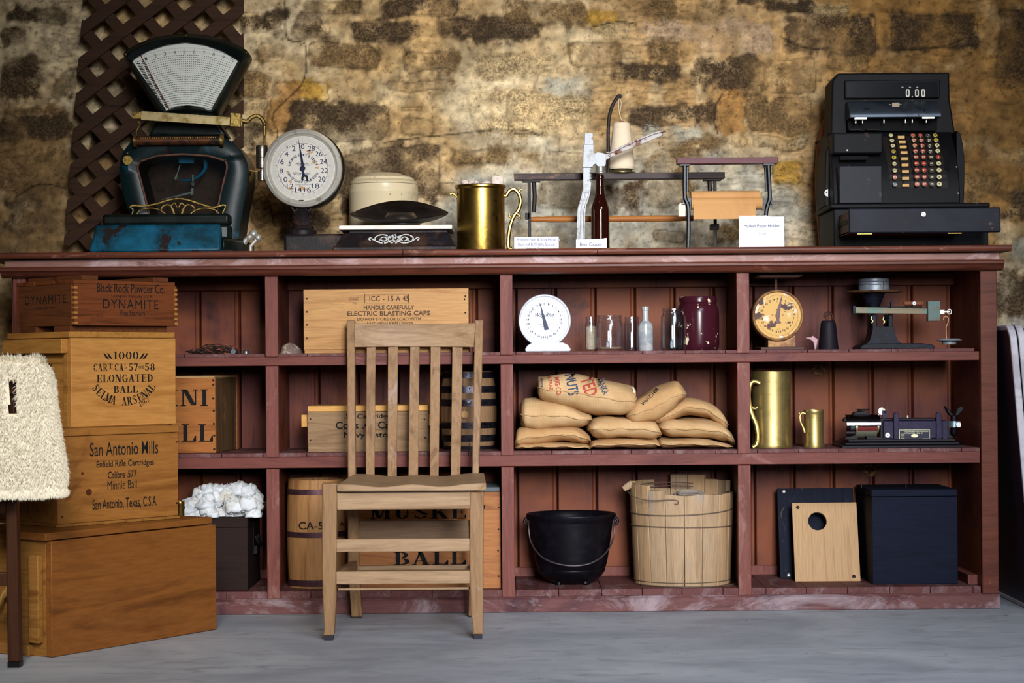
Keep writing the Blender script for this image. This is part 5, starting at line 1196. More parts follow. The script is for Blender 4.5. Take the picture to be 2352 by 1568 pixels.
t, L = thing('milky_bottle', 'small frosted glass bottle with a narrow neck between the jars', 'bottle', 1483, .06, Z1)
r = (L(1500.5, 0)[0]-L(1466, 0)[0])/2; q = lambda y: L(1483, y)[1]
b = MB(); b.lathe([(0, 0), (r*.9, 0), (r, .004), (r, q(752)), (r*.9, q(743)), (r*.5, q(737)), (r*.42, q(730)), (r*.40, q(714)), (r*.46, q(713)), (r*.46, q(704)), (r*.36, q(704)), (r*.3, q(712)), (0, q(714))], 40)
m = N('clouded_glass'); m.col(m.mix(m.ramp(m.noise(m.coord(), 30, 5, .7), [(.45, W0), (.6, W1)]), lin((168, 174, 178)), lin((206, 208, 208)))); m.b.inputs['Roughness'].default_value = .2; m.b.inputs['Transmission Weight'].default_value = .35; b.build('glass', m.m, t)
t, L = thing('maroon_crock', 'big dark maroon glazed jar speckled with flaked white chips', 'jar', 1604, .14, Z1)
r = (L(1652, 0)[0]-L(1556, 0)[0])/2; q = lambda y: L(1604, y)[1]
b = MB(); b.lathe([(0, 0), (r*.9, 0), (r*.98, .006), (r, .02), (r, q(722)), (r*.97, q(710)), (r*.9, q(701)), (r*.86, q(698)), (r*.87, q(696)), (r*.9, q(694)), (r*.9, q(685)), (r*.87, q(681)), (r*.8, q(681)), (r*.78, q(695)), (0, q(696))], 56)
b.build('body', mk('maroon_glaze', (58, 20, 30), .2, 0, c2=(46, 15, 24), s2=6, c3=(222, 204, 170), s3=34, t3=(.625, .64)), t)
# ---- cow bell weight, figurine
t, L = thing('iron_weight', 'dark cast iron cone weight with a wire ring on top, right of the rusted scale', 'weight', 1903, .08, Z1)
q = lambda y: L(1903, y)[1]; r = lambda a: (a*S*1.012)
b = MB(); b.lathe([(0, 0), (r(22.5), 0), (r(23), .003), (r(17.5), q(745)), (r(16), q(738)), (r(14), q(736)), (0, q(736))], 40); b.build('body', mk('purple_black_iron', (20, 15, 24), .6, 0, bump=.3, bs=120), t)
b = MB(); zc = q(727); b.tube([(.0125*math.cos(a), 0, zc+.014*math.sin(a)) for a in [k*PI/10-.6 for k in range(14)]], .0022, 8); b.tube([(.009*math.cos(a)+.002, .003, zc-.004+.012*math.sin(a)) for a in [k*PI/8 for k in range(16)]], .0018, 8, closed=True); b.build('wire_ring', NAIL, t)
t, L = thing('glass_stopper', 'small pinkish glass ornament leaning beside the iron cone weight', 'ornament', 1868, .07, Z1)
b = MB(); q = [L(x, y) for x, y in ((1870, 803), (1867, 786), (1862, 781), (1856, 779), (1848, 776), (1856, 774), (1862, 774), (1866, 770), (1871, 774), (1878, 778), (1877, 788), (1874, 803))]
b.prism(q, 'y', -.008, .008); b.build('glass', mk('rosy_grey_glass', (168, 134, 138), .15, .2), t, bevel=.003, seg=3)
# ---- counter beam scale
def beam_scale():
    t, L = thing('counter_beam_scale', 'black iron counter balance with round pan, verdigris brass beam and hanging weight pan', 'scale', 2030, .14, Z1)
    X = lambda px, dy=0: L(px, 0, dy)[0]; Zq = lambda py, dy=0: L(2030, py, dy)[1]
    BI = mk('blue_black_cast_iron', (10, 13, 22), .55, 0, c2=(20, 26, 42), s2=20, bump=.25, bs=120)
    b = MB(); b.prism([(X(1960), 0), (X(2131), 0), (X(2131), Zq(799)), (X(2126), Zq(793)), (X(2100), Zq(789)), (X(1985), Zq(789)), (X(1968), Zq(791)), (X(1960), Zq(797))], 'y', -.07, .07); b.build('base', BI, t, bevel=.005, seg=3)
    pr = smooth_path([(X(a), Zq(c_)) for a, c_ in ((1968, 795), (1983, 785), (1990, 768), (1993, 750))], 4)+smooth_path([(X(a), Zq(c_)) for a, c_ in ((2041, 750), (2044, 768), (2052, 785), (2068, 793))], 4)
    b = MB(); b.prism(pr, 'y', -.045, .045); b.build('pedestal', BI, t, bevel=.006, seg=3)
    b = MB()
    for x in (1995, 2032): b.box(X(x)-.004, X(x)+.010, -.04, -.028, Zq(752), Zq(722)); b.box(X(x)-.004, X(x)+.010, .02, .035, Zq(752), Zq(722))
    b.build('yoke', BI, t, each=True, bevel=.002)
    b = MB()
    for x, y in ((1997, 733), (2024, 734)): c_ = [L(x+dx, y+dy) for dx, dy in ((0, -6), (-2, 0), (2, 5), (-1, 9))]; b.tube([(a, -.043, z) for a, z in smooth_path(c_, 4)], .002, 6)
    b.build('knife_edge', BRASSD, t, each=True)
    b = MB(); b.lathe([(0, Zq(706)), (.018, Zq(706)), (.020, Zq(700)), (.028, Zq(686)), (.034, Zq(674)), (0, Zq(674))], 36, (X(2001), 0, 0)); b.build('pan_cone', BI, t)
    b = MB(); b.box(X(1990), X(2110), -.02, .02, Zq(708), Zq(704)); b.box(X(2033), X(2039), -.05, -.04, Zq(706), Zq(694)); b.build('beam_arm', BI, t, bevel=.001)
    rp = (X(2068)-X(1937))/2; b = MB(); z0 = Zq(673); b.lathe([(0, z0), (rp*.6, z0), (rp*.96, z0+.002), (rp, z0+.005), (rp*.97, z0+.007), (rp*.6, z0+.004), (0, z0+.004)], 56, (X(2002), 0, 0)); b.build('pan', mk('rusty_brown_pan', (110, 78, 54), .6, .4, c2=(66, 46, 38), s2=30), t)
    BR = mk('verdigris_brass', (112, 102, 82), .5, .3, c2=(88, 108, 98), s2=16, t=(.48, .6), bump=.2)
    p = [L(x, y, -.06) for x, y in ((1959, 705), (2140, 709), (2140, 721), (1959, 719))]; b = MB(); b.prism(p, 'y', -.064, -.058); b.build('beam', BR, t, bevel=.0008)
    b = MB(); 
    for k in range(60): x = X(1970+k*2.6, -.065); z = L(1970+k*2.6, 707+k*.055, -.065)[1]; b.box(x, x+.0005, -.0646, -.0642, z-.004, z)
    b.build('graduation', INKG, t)
    MB().box(X(1953, -.06), X(1959, -.06), -.066, -.04, Zq(719, -.06), Zq(702, -.06)).build('beam_stop', BI, t)
    VG = mk('verdigris_poise', (94, 112, 108), .6, .2, c2=(112, 84, 62), s2=18, t=(.5, .6), bump=.3); b = MB(); b.box(X(2125, -.07), X(2154, -.07), -.074, -.05, Zq(738, -.07), Zq(692, -.07)); b.build('poise', VG, t, bevel=.0015)
    b = MB(); z = Zq(717, -.06); b.box(X(2150, -.06), X(2163, -.06), -.064, -.056, z-.006, z+.006); b.box(X(2160, -.06), X(2176, -.06), -.062, -.058, z-.002, z+.002)
    cx = X(2175, -.06); b.tube([(cx+.006*math.cos(a), -.06, z+.007*math.sin(a)) for a in [k*PI/8 for k in range(16)]], .002, 8, closed=True); b.build('beam_end', CHROME, t)
    b = MB(); p = [L(x, y, -.06) for x, y in ((2167, 735), (2168, 728), (2174, 727), (2178, 731), (2177, 742), (2173, 752), (2174, 778))]; b.tube([(a, -.06, c_) for a, c_ in smooth_path(p, 4)], .002, 8); b.build('hook_rod', mk('rusty_rod', (178, 136, 96), .6, .3), t)
    b = MB(); x = X(2174, -.06); z = Zq(785, -.06); b.lathe([(0, z), (.028, z), (.038, z+.003), (.0385, z+.004), (.034, z+.005), (.032, z+.008), (0, z+.008)], 44, (x, -.06, 0)); b.lathe([(0, z), (.021, z), (.020, z-.009), (0, z-.009)], 36, (x, -.06, 0)); b.build('weight_pan', mk('grey_painted_tin', (142, 150, 158), .45, .3), t)
    zp = Z1+z0+.0045
    for i, (a, c_, r_, lb) in enumerate(((0, 21.5, 35.5, 'lowest thick grey slotted disc weight on the balance pan'), (22, 31.5, 35, 'middle thinner grey slotted disc weight on the balance pan'), (32, 41, 35, 'upper grey disc weight with a rounded rim on the balance pan'), (41.3, 43, 26, 'thin topmost disc of the grey weights on the balance pan'))):
        k = S*1.02; a, c_ = a*.72*k, c_*.72*k; rr = r_*k; w_, _ = thing('disc_weight', lb, 'weight', 2002, .14, zp+a, group='slotted disc weights on the balance pan'); h = c_-a
        w_.location.x = t.location.x+X(2002); b = MB(); b.lathe([(0, 0), (rr*.98, 0), (rr, .001), (rr, h-.0015), (rr*.97, h), (0, h)], 48, a0=-PI/2+.5 if i < 2 else 0, a1=2*PI-PI/2+.46 if i < 2 else 2*PI); b.build('disc', mk('galvanised_grey', (128, 136, 146), .45, .4, c2=(156, 162, 168), s2=30) if i == 0 else bpy.data.materials['galvanised_grey'], w_)
    c_, L2 = thing('wooden_whistle', 'short brown wooden knob with a white button lying on the balance beam', 'knob', 2094, .11, Z1+Zq(703.2, -.03))
    x0, x1 = L2(2071, 0)[0], L2(2117, 0)[0]; WD = wood('brown_knob_wood', (128, 78, 56), (88, 52, 40), 'x', 1, .5)
    b = MB(); b.lathe([(0, x0), (.0065, x0), (.0078, x0+.004), (.0078, x0+.016), (.0062, x0+.019), (.0062, x0+.03), (.007, x0+.034), (.0072, x1-.008), (.005, x1-.002), (0, x1)], 20, (0, 0, .008), 'x'); b.build('body', WD, c_)
    b = MB(); b.cyl((L2(2093, 0)[0], 0, .008), .0055, -.0100, -.007, 'y', 20); k = b.build('button', mk('white_button', (224, 224, 224), .4), c_); MB().cyl((L2(2093, 0)[0], 0, .008), .0014, -.0103, -.0099, 'y', 10).build('eyelet', DARKHOLE, k)
beam_scale()
# ================================================================ MIDDLE ROW
def simple_crate(name, label, x0, x1, y0, y1, Y, depth, Z, mat, lines, style='f', bold=0, nl=(), parts=None, ink=None):
    t, L = thing(name, label, 'crate', (x0+x1)/2, Y, Z); a, c_ = L(x0, y1)[0], L(x1, y1)[0]; zt = L((x0+x1)/2, y0)[1]
    crate_shell(t, a, c_, 0.0005, zt, depth, mat, .014); MB().box(a+.002, c_-.002, .014, depth-.014, zt-.014, zt-.002).build('lid', mat, t)
    for ln in lines:
        b = MB(); s_, xa, xb, ya, yb = ln[:5]; p, q = L(xa, yb), L(xb, ya); text(b, s_, p[0], q[0], p[1], q[1], style=style, bold=bold); b.build('stencil_lettering', ink or INK, t)
    nails(t, L, nl); return t, L, a, c_, zt
CRW = wood('amber_crate_wood', (170, 108, 56), (130, 74, 34), 'x', 1, .5, ring=12, dark=(92, 48, 22), dt=(.62, .74))
GRW = wood('weathered_end_wood', (104, 76, 48), (74, 52, 34), 'z', 1, .7, ring=18, wear=(140, 104, 66))
t, L = thing('minie_ball_crate', 'amber crate with big black letters NI and LL showing beside the stacked crates', 'crate', 495, .03, Z2, rot=math.radians(-7))
w_, zt = .31, L(495, 868)[1]; 
MB().box(-w_, 0, 0, .014, .0005, zt).build('front_panel', CRW, t, bevel=.0012); MB().box(-w_, 0, .246, .26, .0005, zt).build('back_panel', CRW, t, bevel=.0012)
for x in (-w_+.001, -.015): MB().box(x, x+.014, .0143, .2457, .001, zt-.001).build('end_panel', GRW, t, bevel=.0012)
MB().box(-w_+.002, -.002, .001, .258, zt+.0005, zt+.007).build('lid', wood('pale_lid_edge', (190, 152, 104), (150, 112, 70), 'x', 1, .6), t, bevel=.001)
M = plane_xz(-.0006)
for s_, xa, xb, ya, yb in (('MINI', 340, 478, 894, 932), ('BALL', 332, 489, 974, 1014)):
    b = MB(); p, q = L(xa, yb), L(xb, ya); text(b, s_, p[0], q[0], L(450, yb)[1], L(450, ya)[1], M, style='s'); b.build('stencil_lettering', INK, t)
nails(t, L, [(490, 873), (490, 883), (490, 915), (491, 943), (491, 973), (492, 1000), (492, 1031)], r=.0035)
GY = wood('grey_weathered_pine', (152, 122, 90), (122, 94, 66), 'x', 1, .65, ring=14, wear=(170, 144, 116))
t, L, a, c_, zt = simple_crate('cartridge_crate', 'grey weathered cartridge crate with pale lid and side cleats behind the chair back', 707, 984, 945, 1038, .05, .24, Z2, GY,
    [('.50 Cartridges', 790, 905, 950, 964), ('Colts .44 Cal.', 771, 905, 967, 985), ('Navy Pistols', 790, 905, 991, 1009)], bold=.02, nl=[(713, 962), (713, 1011), (975, 963), (977, 1005)])
q = L(850, 931)[1]; MB().box(a+.001, c_+.001, -.002, .242, zt+.001, q).build('lid_board', wood('fresh_pine_lid', (214, 160, 88), (188, 130, 62), 'x', 1, .5, ring=10), t, bevel=.001)
for s_ in (-1, 1):
    x = a-.0005 if s_ < 0 else c_+.0005; MB().box(x, x+s_*.020, .02, .22, L(0, 986)[1], L(0, 958)[1]).build('cleat', bpy.data.materials['fresh_pine_lid'], t, bevel=.001)
MB().box(a+.002, c_+.002, -.004, 0, 0, L(0, 1024)[1]).build('base_board', GY, t, bevel=.001)
t, L = thing('hooped_barrel', 'small oak barrel with dark metal hoops and a round bung behind the chair back', 'barrel', 1077, .17, Z2)
q = lambda y: L(1077, y)[1]; ht = q(853)
def br(z): f = z/ht*2-1; return (66-9*f*f)*S*1.02
OAK = wood('grey_oak_staves', (140, 108, 78), (98, 72, 52), 'z', 1, .6, ring=18, dark=(66, 48, 38))
b = MB(); b.lathe([(0, .0)]+[(br(ht*k/20), ht*k/20) for k in range(21)]+[(br(ht)*.9, ht), (br(ht)*.9, ht-.008), (0, ht-.008)], 48); b.build('staves', OAK, t)
HP = mk('dark_zinc_hoop', (66, 64, 72), .32, .85, c2=(36, 32, 38), s2=30, c3=(96, 92, 92), s3=60)
for ya, yb in ((868, 854), (901, 886), (931, 916), (982, 968), (1012, 997), (1036, 1022)):
    za, zb = max(q(ya), .001), q(yb); b = MB(); b.lathe([(br(za)+.0003, za), (br(za)+.0016, za), (br(zb)+.0016, zb), (br(zb)+.0003, zb)], 48); b.build('hoop', HP, t)
x, z = L(1069, 950); MB().cyl((x, 0, z), .0115, -br(z)-.006, -br(z)+.01, 'y', 24).build('bung', wood('pale_bung', (186, 142, 94), (160, 116, 72), 'x', 1, .5), t, bevel=.001)
b = MB()
for px, py in ((1080, 891), (1083, 975), (1080, 1018), (1073, 860)): x, z = L(px, py); b.ball((x, -math.sqrt(max(br(z)**2-x*x, 0))-.0015, z), .0022, 8, 6)
b.build('rivet', NAIL, t, each=True)
# ---- burlap sacks
def burlap():
    m = N('burlap'); v = m.coord(); a = m.n('ShaderNodeTexWave'); a.wave_type = 'BANDS'; a.bands_direction = 'X'; a.inputs['Scale'].default_value = 150; a.inputs['Distortion'].default_value = 1.5; a.inputs['Detail'].default_value = 1
    c_ = m.n('ShaderNodeTexWave'); c_.bands_direction = 'Z'; c_.inputs['Scale'].default_value = 150; c_.inputs['Distortion'].default_value = 1.5; m.l(v, a.inputs['Vector']); m.l(v, c_.inputs['Vector'])
    mu = m.n('ShaderNodeMath', operation='MULTIPLY'); m.l(a.outputs['Fac'], mu.inputs[0]); m.l(c_.outputs['Fac'], mu.inputs[1])
    oi = m.n('ShaderNodeObjectInfo')
    base = m.ramp(m.noise(v, 9, 4, .6), [(.35, (210, 178, 134)), (.6, (228, 200, 158))])
    base = m.mix(m.ramp(oi.outputs['Random'], [(0, W0), (1, (.5, .5, .5, 1))]), base, lin((206, 158, 104)))
    c2 = m.mix(1.0, base, m.ramp(mu.outputs[0], [(0, (206, 190, 170)), (.5, (255, 252, 248))]), 'MULTIPLY')
    m.col(c2); m.b.inputs['Roughness'].default_value = .95; m.b.inputs['Specular IOR Level'].default_value = .1; m.bump(mu.outputs[0], .5, .0015); return m.m
BUR = burlap()
def sack(label, st, Y, hd=.12, seed=0, text_=None):
    t, L = thing('burlap_sack', label, 'sack', sum(s_[0] for s_ in st)/len(st), Y, Z2, group='small burlap sacks heaped in the middle pigeonhole')
    q = smooth_path([(*L(px, a, -hd*.5), L(px, c_, -hd*.5)[1]) for px, a, c_ in st], 7); n = len(q); m_ = 36; vs = []; r = random.Random(seed)
    ph = [r.uniform(0, 6) for _ in range(6)]
    for i, (x, zt, zb) in enumerate(q):
        f = i/(n-1); e = min(1, (4*f*(1-f))**.35+.15); zt = max(zt, .004); zb = max(zb, 0.002)
        if zt < zb+.004: zt = zb+.004
        h = (zt-zb)/2; mz = (zt+zb)/2
        for j in range(m_):
            a = 2*PI*j/m_; cy_, sz = math.cos(a), math.sin(a)
            y = -hd*e*math.copysign(abs(cy_)**.7, cy_); z = mz+h*math.copysign(abs(sz)**.8, sz)
            wv = .0022*math.sin(f*16+ph[0]+2.5*math.sin(a+ph[1]))+.0016*math.sin(f*31+ph[2]+3*a)*(1 if sz < .5 else .4)
            wv += .0016*math.sin(a*5+f*9+ph[3])
            wv *= 1+1.6*abs(2*f-1)**2
            k = 1+wv/max(h, .012)*.8
            y -= .004*math.exp(-((a if a < PI else a-2*PI)/.12)**2)
            z2 = mz+(z-mz)*min(k, 1.12)
            vs.append((x, y, max(z2, .001)))
    fs = [(i*m_+j, i*m_+(j+1) % m_, (i+1)*m_+(j+1) % m_, (i+1)*m_+j) for i in range(n-1) for j in range(m_)]+[tuple(range(m_)), tuple(range((n-1)*m_, n*m_))]
    b = MB(); b.add(vs, fs); body = b.build('cloth', BUR, t, ang=80)
    b = MB(); sm_ = [(q[i][0], vs[i*m_][1]-.0012, vs[i*m_][2]-.001+.0015*math.sin(i*.9+seed)) for i in range(1, n-1)]; b.tube(sm_, .0018, 6); b.build('seam', BUR, t)
    return t, L, body
sack('burlap sack at the bottom left of the heap', [(1182,1024,1031),(1195,1016,1037),(1230,1014,1038),(1290,1014,1038),(1340,1018,1037),(1357,1026,1034)], .16, .13, 1)
sack('thin burlap sack at the bottom centre of the heap', [(1352,1022,1028),(1370,1008,1036),(1440,1005,1038),(1500,1006,1036),(1516,1018,1030)], .16, .13, 2)
sack('burlap sack at the bottom right of the heap', [(1511,1012,1022),(1525,1006,1034),(1590,1005,1038),(1650,1012,1036),(1684,1024,1031)], .16, .13, 3)
sack('burlap sack in the second layer at the left, wavy seam', [(1182,1014,1026),(1190,985,1028),(1230,978,1023),(1290,978,1013),(1330,981,1018),(1358,1004,1018)], .155, .125, 4)
sack('browner burlap sack in the second layer in the centre', [(1349,978,988),(1364,962,1002),(1400,956,1009),(1450,957,1007),(1500,965,1008),(1520,988,1004)], .15, .125, 5)
sack('burlap sack in the second layer at the right, against the post', [(1511,974,985),(1530,964,1000),(1580,960,1006),(1640,966,1008),(1670,983,1014),(1688,1006,1028)], .155, .125, 6)
sack('plump burlap sack in the third layer at the left, under the printed sack', [(1194,928,972),(1206,917,986),(1240,913,992),(1290,922,984),(1340,944,978),(1360,955,966)], .15, .12, 7)
sack('burlap sack in the third layer sloping down to the right', [(1497,962,973),(1530,938,970),(1575,913,955),(1620,920,958),(1655,942,984),(1672,966,984)], .165, .11, 8)
t9, L9, body9 = sack('big burlap sack on top of the heap with red and blue upside-down printing', [(1234,872,902),(1246,864,918),(1300,859,937),(1340,860,947),(1400,874,955),(1448,888,952),(1462,892,932)], .13, .11, 9)
t10, L10, body10 = sack('burlap sack on top of the heap with black handwriting, leaning right', [(1438,944,964),(1455,922,975),(1490,900,974),(1520,884,960),(1550,875,938),(1565,885,920),(1577,899,911)], .12, .10, 10)
def wrap_text(t, L, body, items, mat):
    b = MB()
    for s_, cx, cy_, w_, h, rot in items:
        x, z = L(cx, cy_, -.2); text(b, s_, x-w_*S/2, x+w_*S/2, z-h*S/2, z+h*S/2, plane_xz(-.2), bold=.02, rot=rot)
    o = b.build('print_'+mat.name.split('_')[0], mat, t, flat=True)
    bm = bmesh.new(); bm.from_mesh(o.data); bmesh.ops.triangulate(bm, faces=bm.faces)
    bmesh.ops.subdivide_edges(bm, edges=[e for e in bm.edges if e.calc_length() > .006], cuts=2, use_grid_fill=False); bmesh.ops.triangulate(bm, faces=bm.faces); bm.to_mesh(o.data); bm.free()
    s_ = o.modifiers.new('w', 'SHRINKWRAP'); s_.wrap_method = 'PROJECT'; s_.use_project_y = True; s_.use_project_z = False; s_.use_positive_direction = True; s_.target = body; s_.offset = .0008; s_.wrap_mode = 'ABOVE_SURFACE'
    return o
RI, BI2 = mk('red_sack_ink', (166, 66, 56), .9), mk('blue_sack_ink', (62, 70, 92), .9)
o = wrap_text(t9, L9, body9, [('MIG CO.', 1283, 888, 42, 12, -1.45), ('E TRAZI', 1266, 882, 32, 8, -1.45), ('TED', 1356, 888, 44, 30, -1.28)], RI)
o = wrap_text(t9, L9, body9, [('NUTS', 1316, 884, 48, 25, -1.4), ('FANKA', 1388, 888, 38, 16, -1.15), ('lions', 1247, 880, 20, 6, -1.5)], BI2)
wrap_text(t10, L10, body10, [('W6H.C.149R', 1500, 912, 54, 8, .75)], mk('black_marker_ink', (40, 36, 40), .9))
b = MB(); b.tube(smooth_path([(*L9(x, y, -.10), 0) for x, y in ((1455, 889), (1458, 905), (1455, 925), (1447, 945))], 4), .0022, 6)
b.v = [(x, -.085-.0*y+0*z, y) if False else (x, -.075+z, y) for x, y, z in b.v]
b.build('stitched_hem', mk('white_stitching', (224, 214, 196), .9), t9)
# ---- tall and small brass tankards
tankard('brass_tankard', 'tall dull brass tankard with bands and a long scroll handle on its left, middle shelf', 1729, 1817, 853, .12, Z2, -1,
    [([(1745, 880), (1735, 876), (1726, 878), (1721, 890), (1719, 910), (1722, 935), (1728, 955), (1736, 975), (1740, 1000), (1737, 1020), (1728, 1026)], 1.0), ([(1724, 935), (1734, 938), (1740, 934)], .85)], 1.0, BRASSD, bands=((.60+.1, .16, .012), (.86, .14, .02)), foot=.06, hr=.0075)
tankard('brass_tankard', 'small brass tankard with a flared foot beside the tall one', 1848, 1892, 941, .10, Z2, -1,
    [([(1850, 950), (1842, 948), (1837, 956), (1839, 970), (1845, 983), (1848, 993)], 1.0), ([(1840, 951), (1834, 947)], .8)], 1.05, BRASSD, bands=((.80, .02, .03),), foot=.12, hr=.004)
# ---- cylinder dictation machine
def machine():
    PU = mk('violet_black_crackle', (32, 23, 52), .5, 0, c2=(42, 33, 66), s2=80, bump=.3, bs=160, bd=.001); BKB = mk('black_lacquer_base', (13, 9, 16), .5, 0)
    t, L = thing('dictation_machine', 'violet-black cylinder dictation machine with a red spool and brass nameplate, middle shelf', 'machine', 2055, .13, Z2)
    X = lambda px, dy=0: L(px, 0, dy)[0]; Zq = lambda py, dy=0: L(2055, py, dy)[1]
    b = MB(); x0, x1 = X(1914), X(2188); lv = [(0, 0, 0, 0), (0, 0, .006, 0), (.010, .008, .009, 0), (.010, .008, .014, 0), (.020, .016, .018, 0), (.022, .018, .024, 0)]
    vs = []
    for i1, i2, z, _ in lv: vs += [(x0+i1, -.10+i2, z), (x1-i1, -.10+i2, z), (x1-i1, .10-i2, z), (x0+i1, .10-i2, z)]
    b.add(vs, [(0,3,2,1), (20,21,22,23)]+[(4*k+i, 4*k+(i+1) % 4, 4*k+4+(i+1) % 4, 4*k+4+i) for k in range(5) for i in range(4)]); b.build('base', BKB, t, bevel=.001)
    zb = .024; zt = Zq(966, -.06); xa, xb = X(2021, -.06), X(2166, -.06)
    MB().box(xa, xb, -.06, .05, zb, zt).build('body', PU, t, bevel=.003)
    for xc in (2051, 2149):
        b = MB(); xm = X(xc, -.07); w_ = .0072; zz = Zq(947, -.07); b.prism([(xm-w_, zb), (xm+w_, zb)]+[(xm+w_*math.cos(k*PI/8), zz-w_+w_*math.sin(k*PI/8)) for k in range(9)]+[(xm-w_, zb)], 'y', -.07, -.058); b.build('rib', PU, t, bevel=.001)
    MB().box(X(2156, -.05), X(2163, -.05)+.004, -.064, -.05, zb, Zq(968, -.06)).build('side_post', PU, t)
    MB().box(X(2013), X(2145), -.045, .045, zt+.0004, zt+.006).build('top_plate', BKB, t, bevel=.001)
    x, z = L(2038, 999, -.06); b = MB(); b.cyl((x, 0, z), .0072, -.0655, -.059, 'y', 24); k = b.build('dial_knob', CHROME, t); MB().cyl((x, 0, z), .002, -.067, -.065, 'y', 12).build('centre', DARKHOLE, k)
    p, q = L(2065, 1013, -.0605), L(2136, 986, -.0605); pl = MB().box(p[0], q[0], -.0625, -.06, p[1], q[1]).build('nameplate', mk('cream_nameplate', (206, 202, 168), .4, .3), t, bevel=.002)
    b = MB(); b.box(p[0]+.0018, q[0]-.0018, -.0629, -.0625, p[1]+.0018, q[1]-.0018); b.build('nameplate_field', mk('navy_plate_field', (32, 34, 52), .4), pl)
    b = MB(); M = plane_xz(-.0631); cx, cz = (p[0]+q[0])/2, (p[1]+q[1])/2
    text(b, 'THE EDIPHONE SYSTEM OF DICTATION', p[0]+.016, q[0]-.006, q[1]-.0075, q[1]-.004, M); text(b, 'PATENTED MFD BY', p[0]+.014, q[0]-.02, q[1]-.0125, q[1]-.009, M)
    text(b, 'THOMAS A. EDISON', p[0]+.012, q[0]-.012, p[1]+.003, p[1]+.006, M); b.box(q[0]-.024, q[0]-.006, -.0632, -.0629, p[1]+.003, p[1]+.0075)
    for k in range(4): text(b, 'U.S.A.', p[0]+.006, p[0]+.016, p[1]+.008+k*.004, p[1]+.0105+k*.004, M)
    b.add([(cx+.0105*math.cos(a), -.0632, cz-.001+.005*math.sin(a)) for a in [k*PI/12 for k in range(24)]], [tuple(range(24))]); b.build('nameplate_print', bpy.data.materials['cream_nameplate'], pl)
    # spool and cover at the left
    zc = Zq(979, -.04); zc2 = zc; b = MB(); b.cyl((0, -.035, zc), .017, X(1961, -.04), X(2006, -.04), 'x', 36); b.build('spool', mk('red_brown_winding', (120, 48, 46), .6, c2=(92, 32, 38), s2=12), t)
    b = MB(); b.cyl((0, -.035, zc), .020, X(1956, -.04), X(1961, -.04), 'x', 36); b.cyl((0, -.035, zc), .020, X(2006, -.04), X(2010, -.04), 'x', 36); b.build('spool_flange', mk('brass_flange', (168, 158, 126), .4, .8), t, each=True)
    b = MB(); b.cyl((0, -.035, zc+.002), .009, X(1945, -.04), X(1956, -.04), 'x', 24); b.build('bearing', mk('grey_green_bearing', (128, 146, 146), .4, .5), t)
    b = MB(); b.cyl((0, -.035, zc-.018), .009, X(1936, -.04), X(1956, -.04), 'x', 24); b.cyl((0, -.035, zc+.001), .012, X(1938, -.04), X(1946, -.04), 'x', 24); b.build('mandrel_mount', BKB, t)
    b = MB(); 
    for zz in (zc-.018, zc+.002): b.lathe([(0, X(1931)), (.006, X(1931)), (.003, X(1934)), (.006, X(1937)), (.003, X(1941)), (0, X(1941))], 16, (0, -.038, zz), 'x')
    b.build('thumb_nut', CHROME, t, each=True)
    b = MB(); pr = [(-.035+.031*math.cos(a), zc-.003+.031*math.sin(a)) for a in [math.radians(198+k*9) for k in range(10)]]; b.prism(pr+[(y*.98, z+.0012) for y, z in pr[::-1]], 'x', X(1956, -.04), X(2004, -.04)); b.build('shaving_tray', mk('pale_olive_tray', (158, 160, 138), .35, .7), t)
    b = MB(); pr = [(-.035+.036*math.cos(a), zc+.002+.034*math.sin(a)) for a in [math.radians(95+k*9) for k in range(10)]]; xx0, xx1 = X(1935, -.05), X(2013, -.05)
    b.prism(pr+[(-.035+(y+.035)*.95, zc+(z-zc)*.95) for y, z in pr[::-1]], 'x', xx0, xx1); b.build('cover', mk('polished_cover', (176, 178, 184), .16, 1, c2=(84, 82, 90), s2=20), t)
    b = MB(); b.prism([(X(1944), Zq(951)), (X(1950), Zq(945)), (X(1965), Zq(942)), (X(1980), Zq(944)), (X(1988), Zq(952))], 'y', -.045, -.015); b.box(X(1957), X(1985), -.045, -.02, Zq(942), Zq(938)); b.build('cover_grip', BKB, t, bevel=.002)
    b = MB(); b.prism([(X(1921), Zq(963)), (X(1926), Zq(958)), (X(1936), Zq(952)), (X(1938), Zq(966)), (X(1925), Zq(966))], 'y', -.055, -.03); b.build('lifting_tab', BKB, t, bevel=.002)
    b = MB(); b.prism([(X(1924), .024), (X(1955), .024), (X(1950), .036), (X(1930), .030)], 'y', -.06, .0); b.box(X(2008), X(2014), -.05, .04, .024, Zq(960)); b.prism([(X(1975), .024), (X(2020), .024), (X(1990), .033), (X(1972), .034)], 'y', -.07, -.03); b.build('carriage_plate', BKB, t)
    x, z = L(2025, 944, -.02); b = MB(); b.cyl((x, 0, z), .0108, -.022, -.014, 'y', 28); b.build('wheel', CHROME, t); b = MB(); b.box(x+.001, x+.013, -.028, -.012, zt, z+.002); b.ball((x+.009, -.029, z-.002), .0032, 10, 6); b.build('wheel_bracket', PU, t)
    x = X(2077); b = MB(); b.lathe([(0, zt), (.0025, zt), (.0025, zt+.006), (.0035, zt+.007), (.0035, zt+.014), (0, zt+.014)], 12, (x, -.0, 0)); b.build('oiler', CHROME, t)
    x = X(2180, -.0); b = MB(); b.lathe([(0, .030), (.003, .030), (.008, .034), (.0105, .038), (.0105, Zq(955)), (.016, Zq(950)), (0, Zq(950))], 24, (x, -.02, 0)); b.build('speaking_tube', BKB, t)
    b = MB(); 
    b.prism([(X(2158), Zq(932)), (X(2163), Zq(937)), (X(2170), Zq(943)), (X(2172), Zq(948)), (X(2180), Zq(951)), (X(2172), Zq(956)), (X(2166), Zq(950)), (X(2162), Zq(943))], 'y', -.035, -.01)
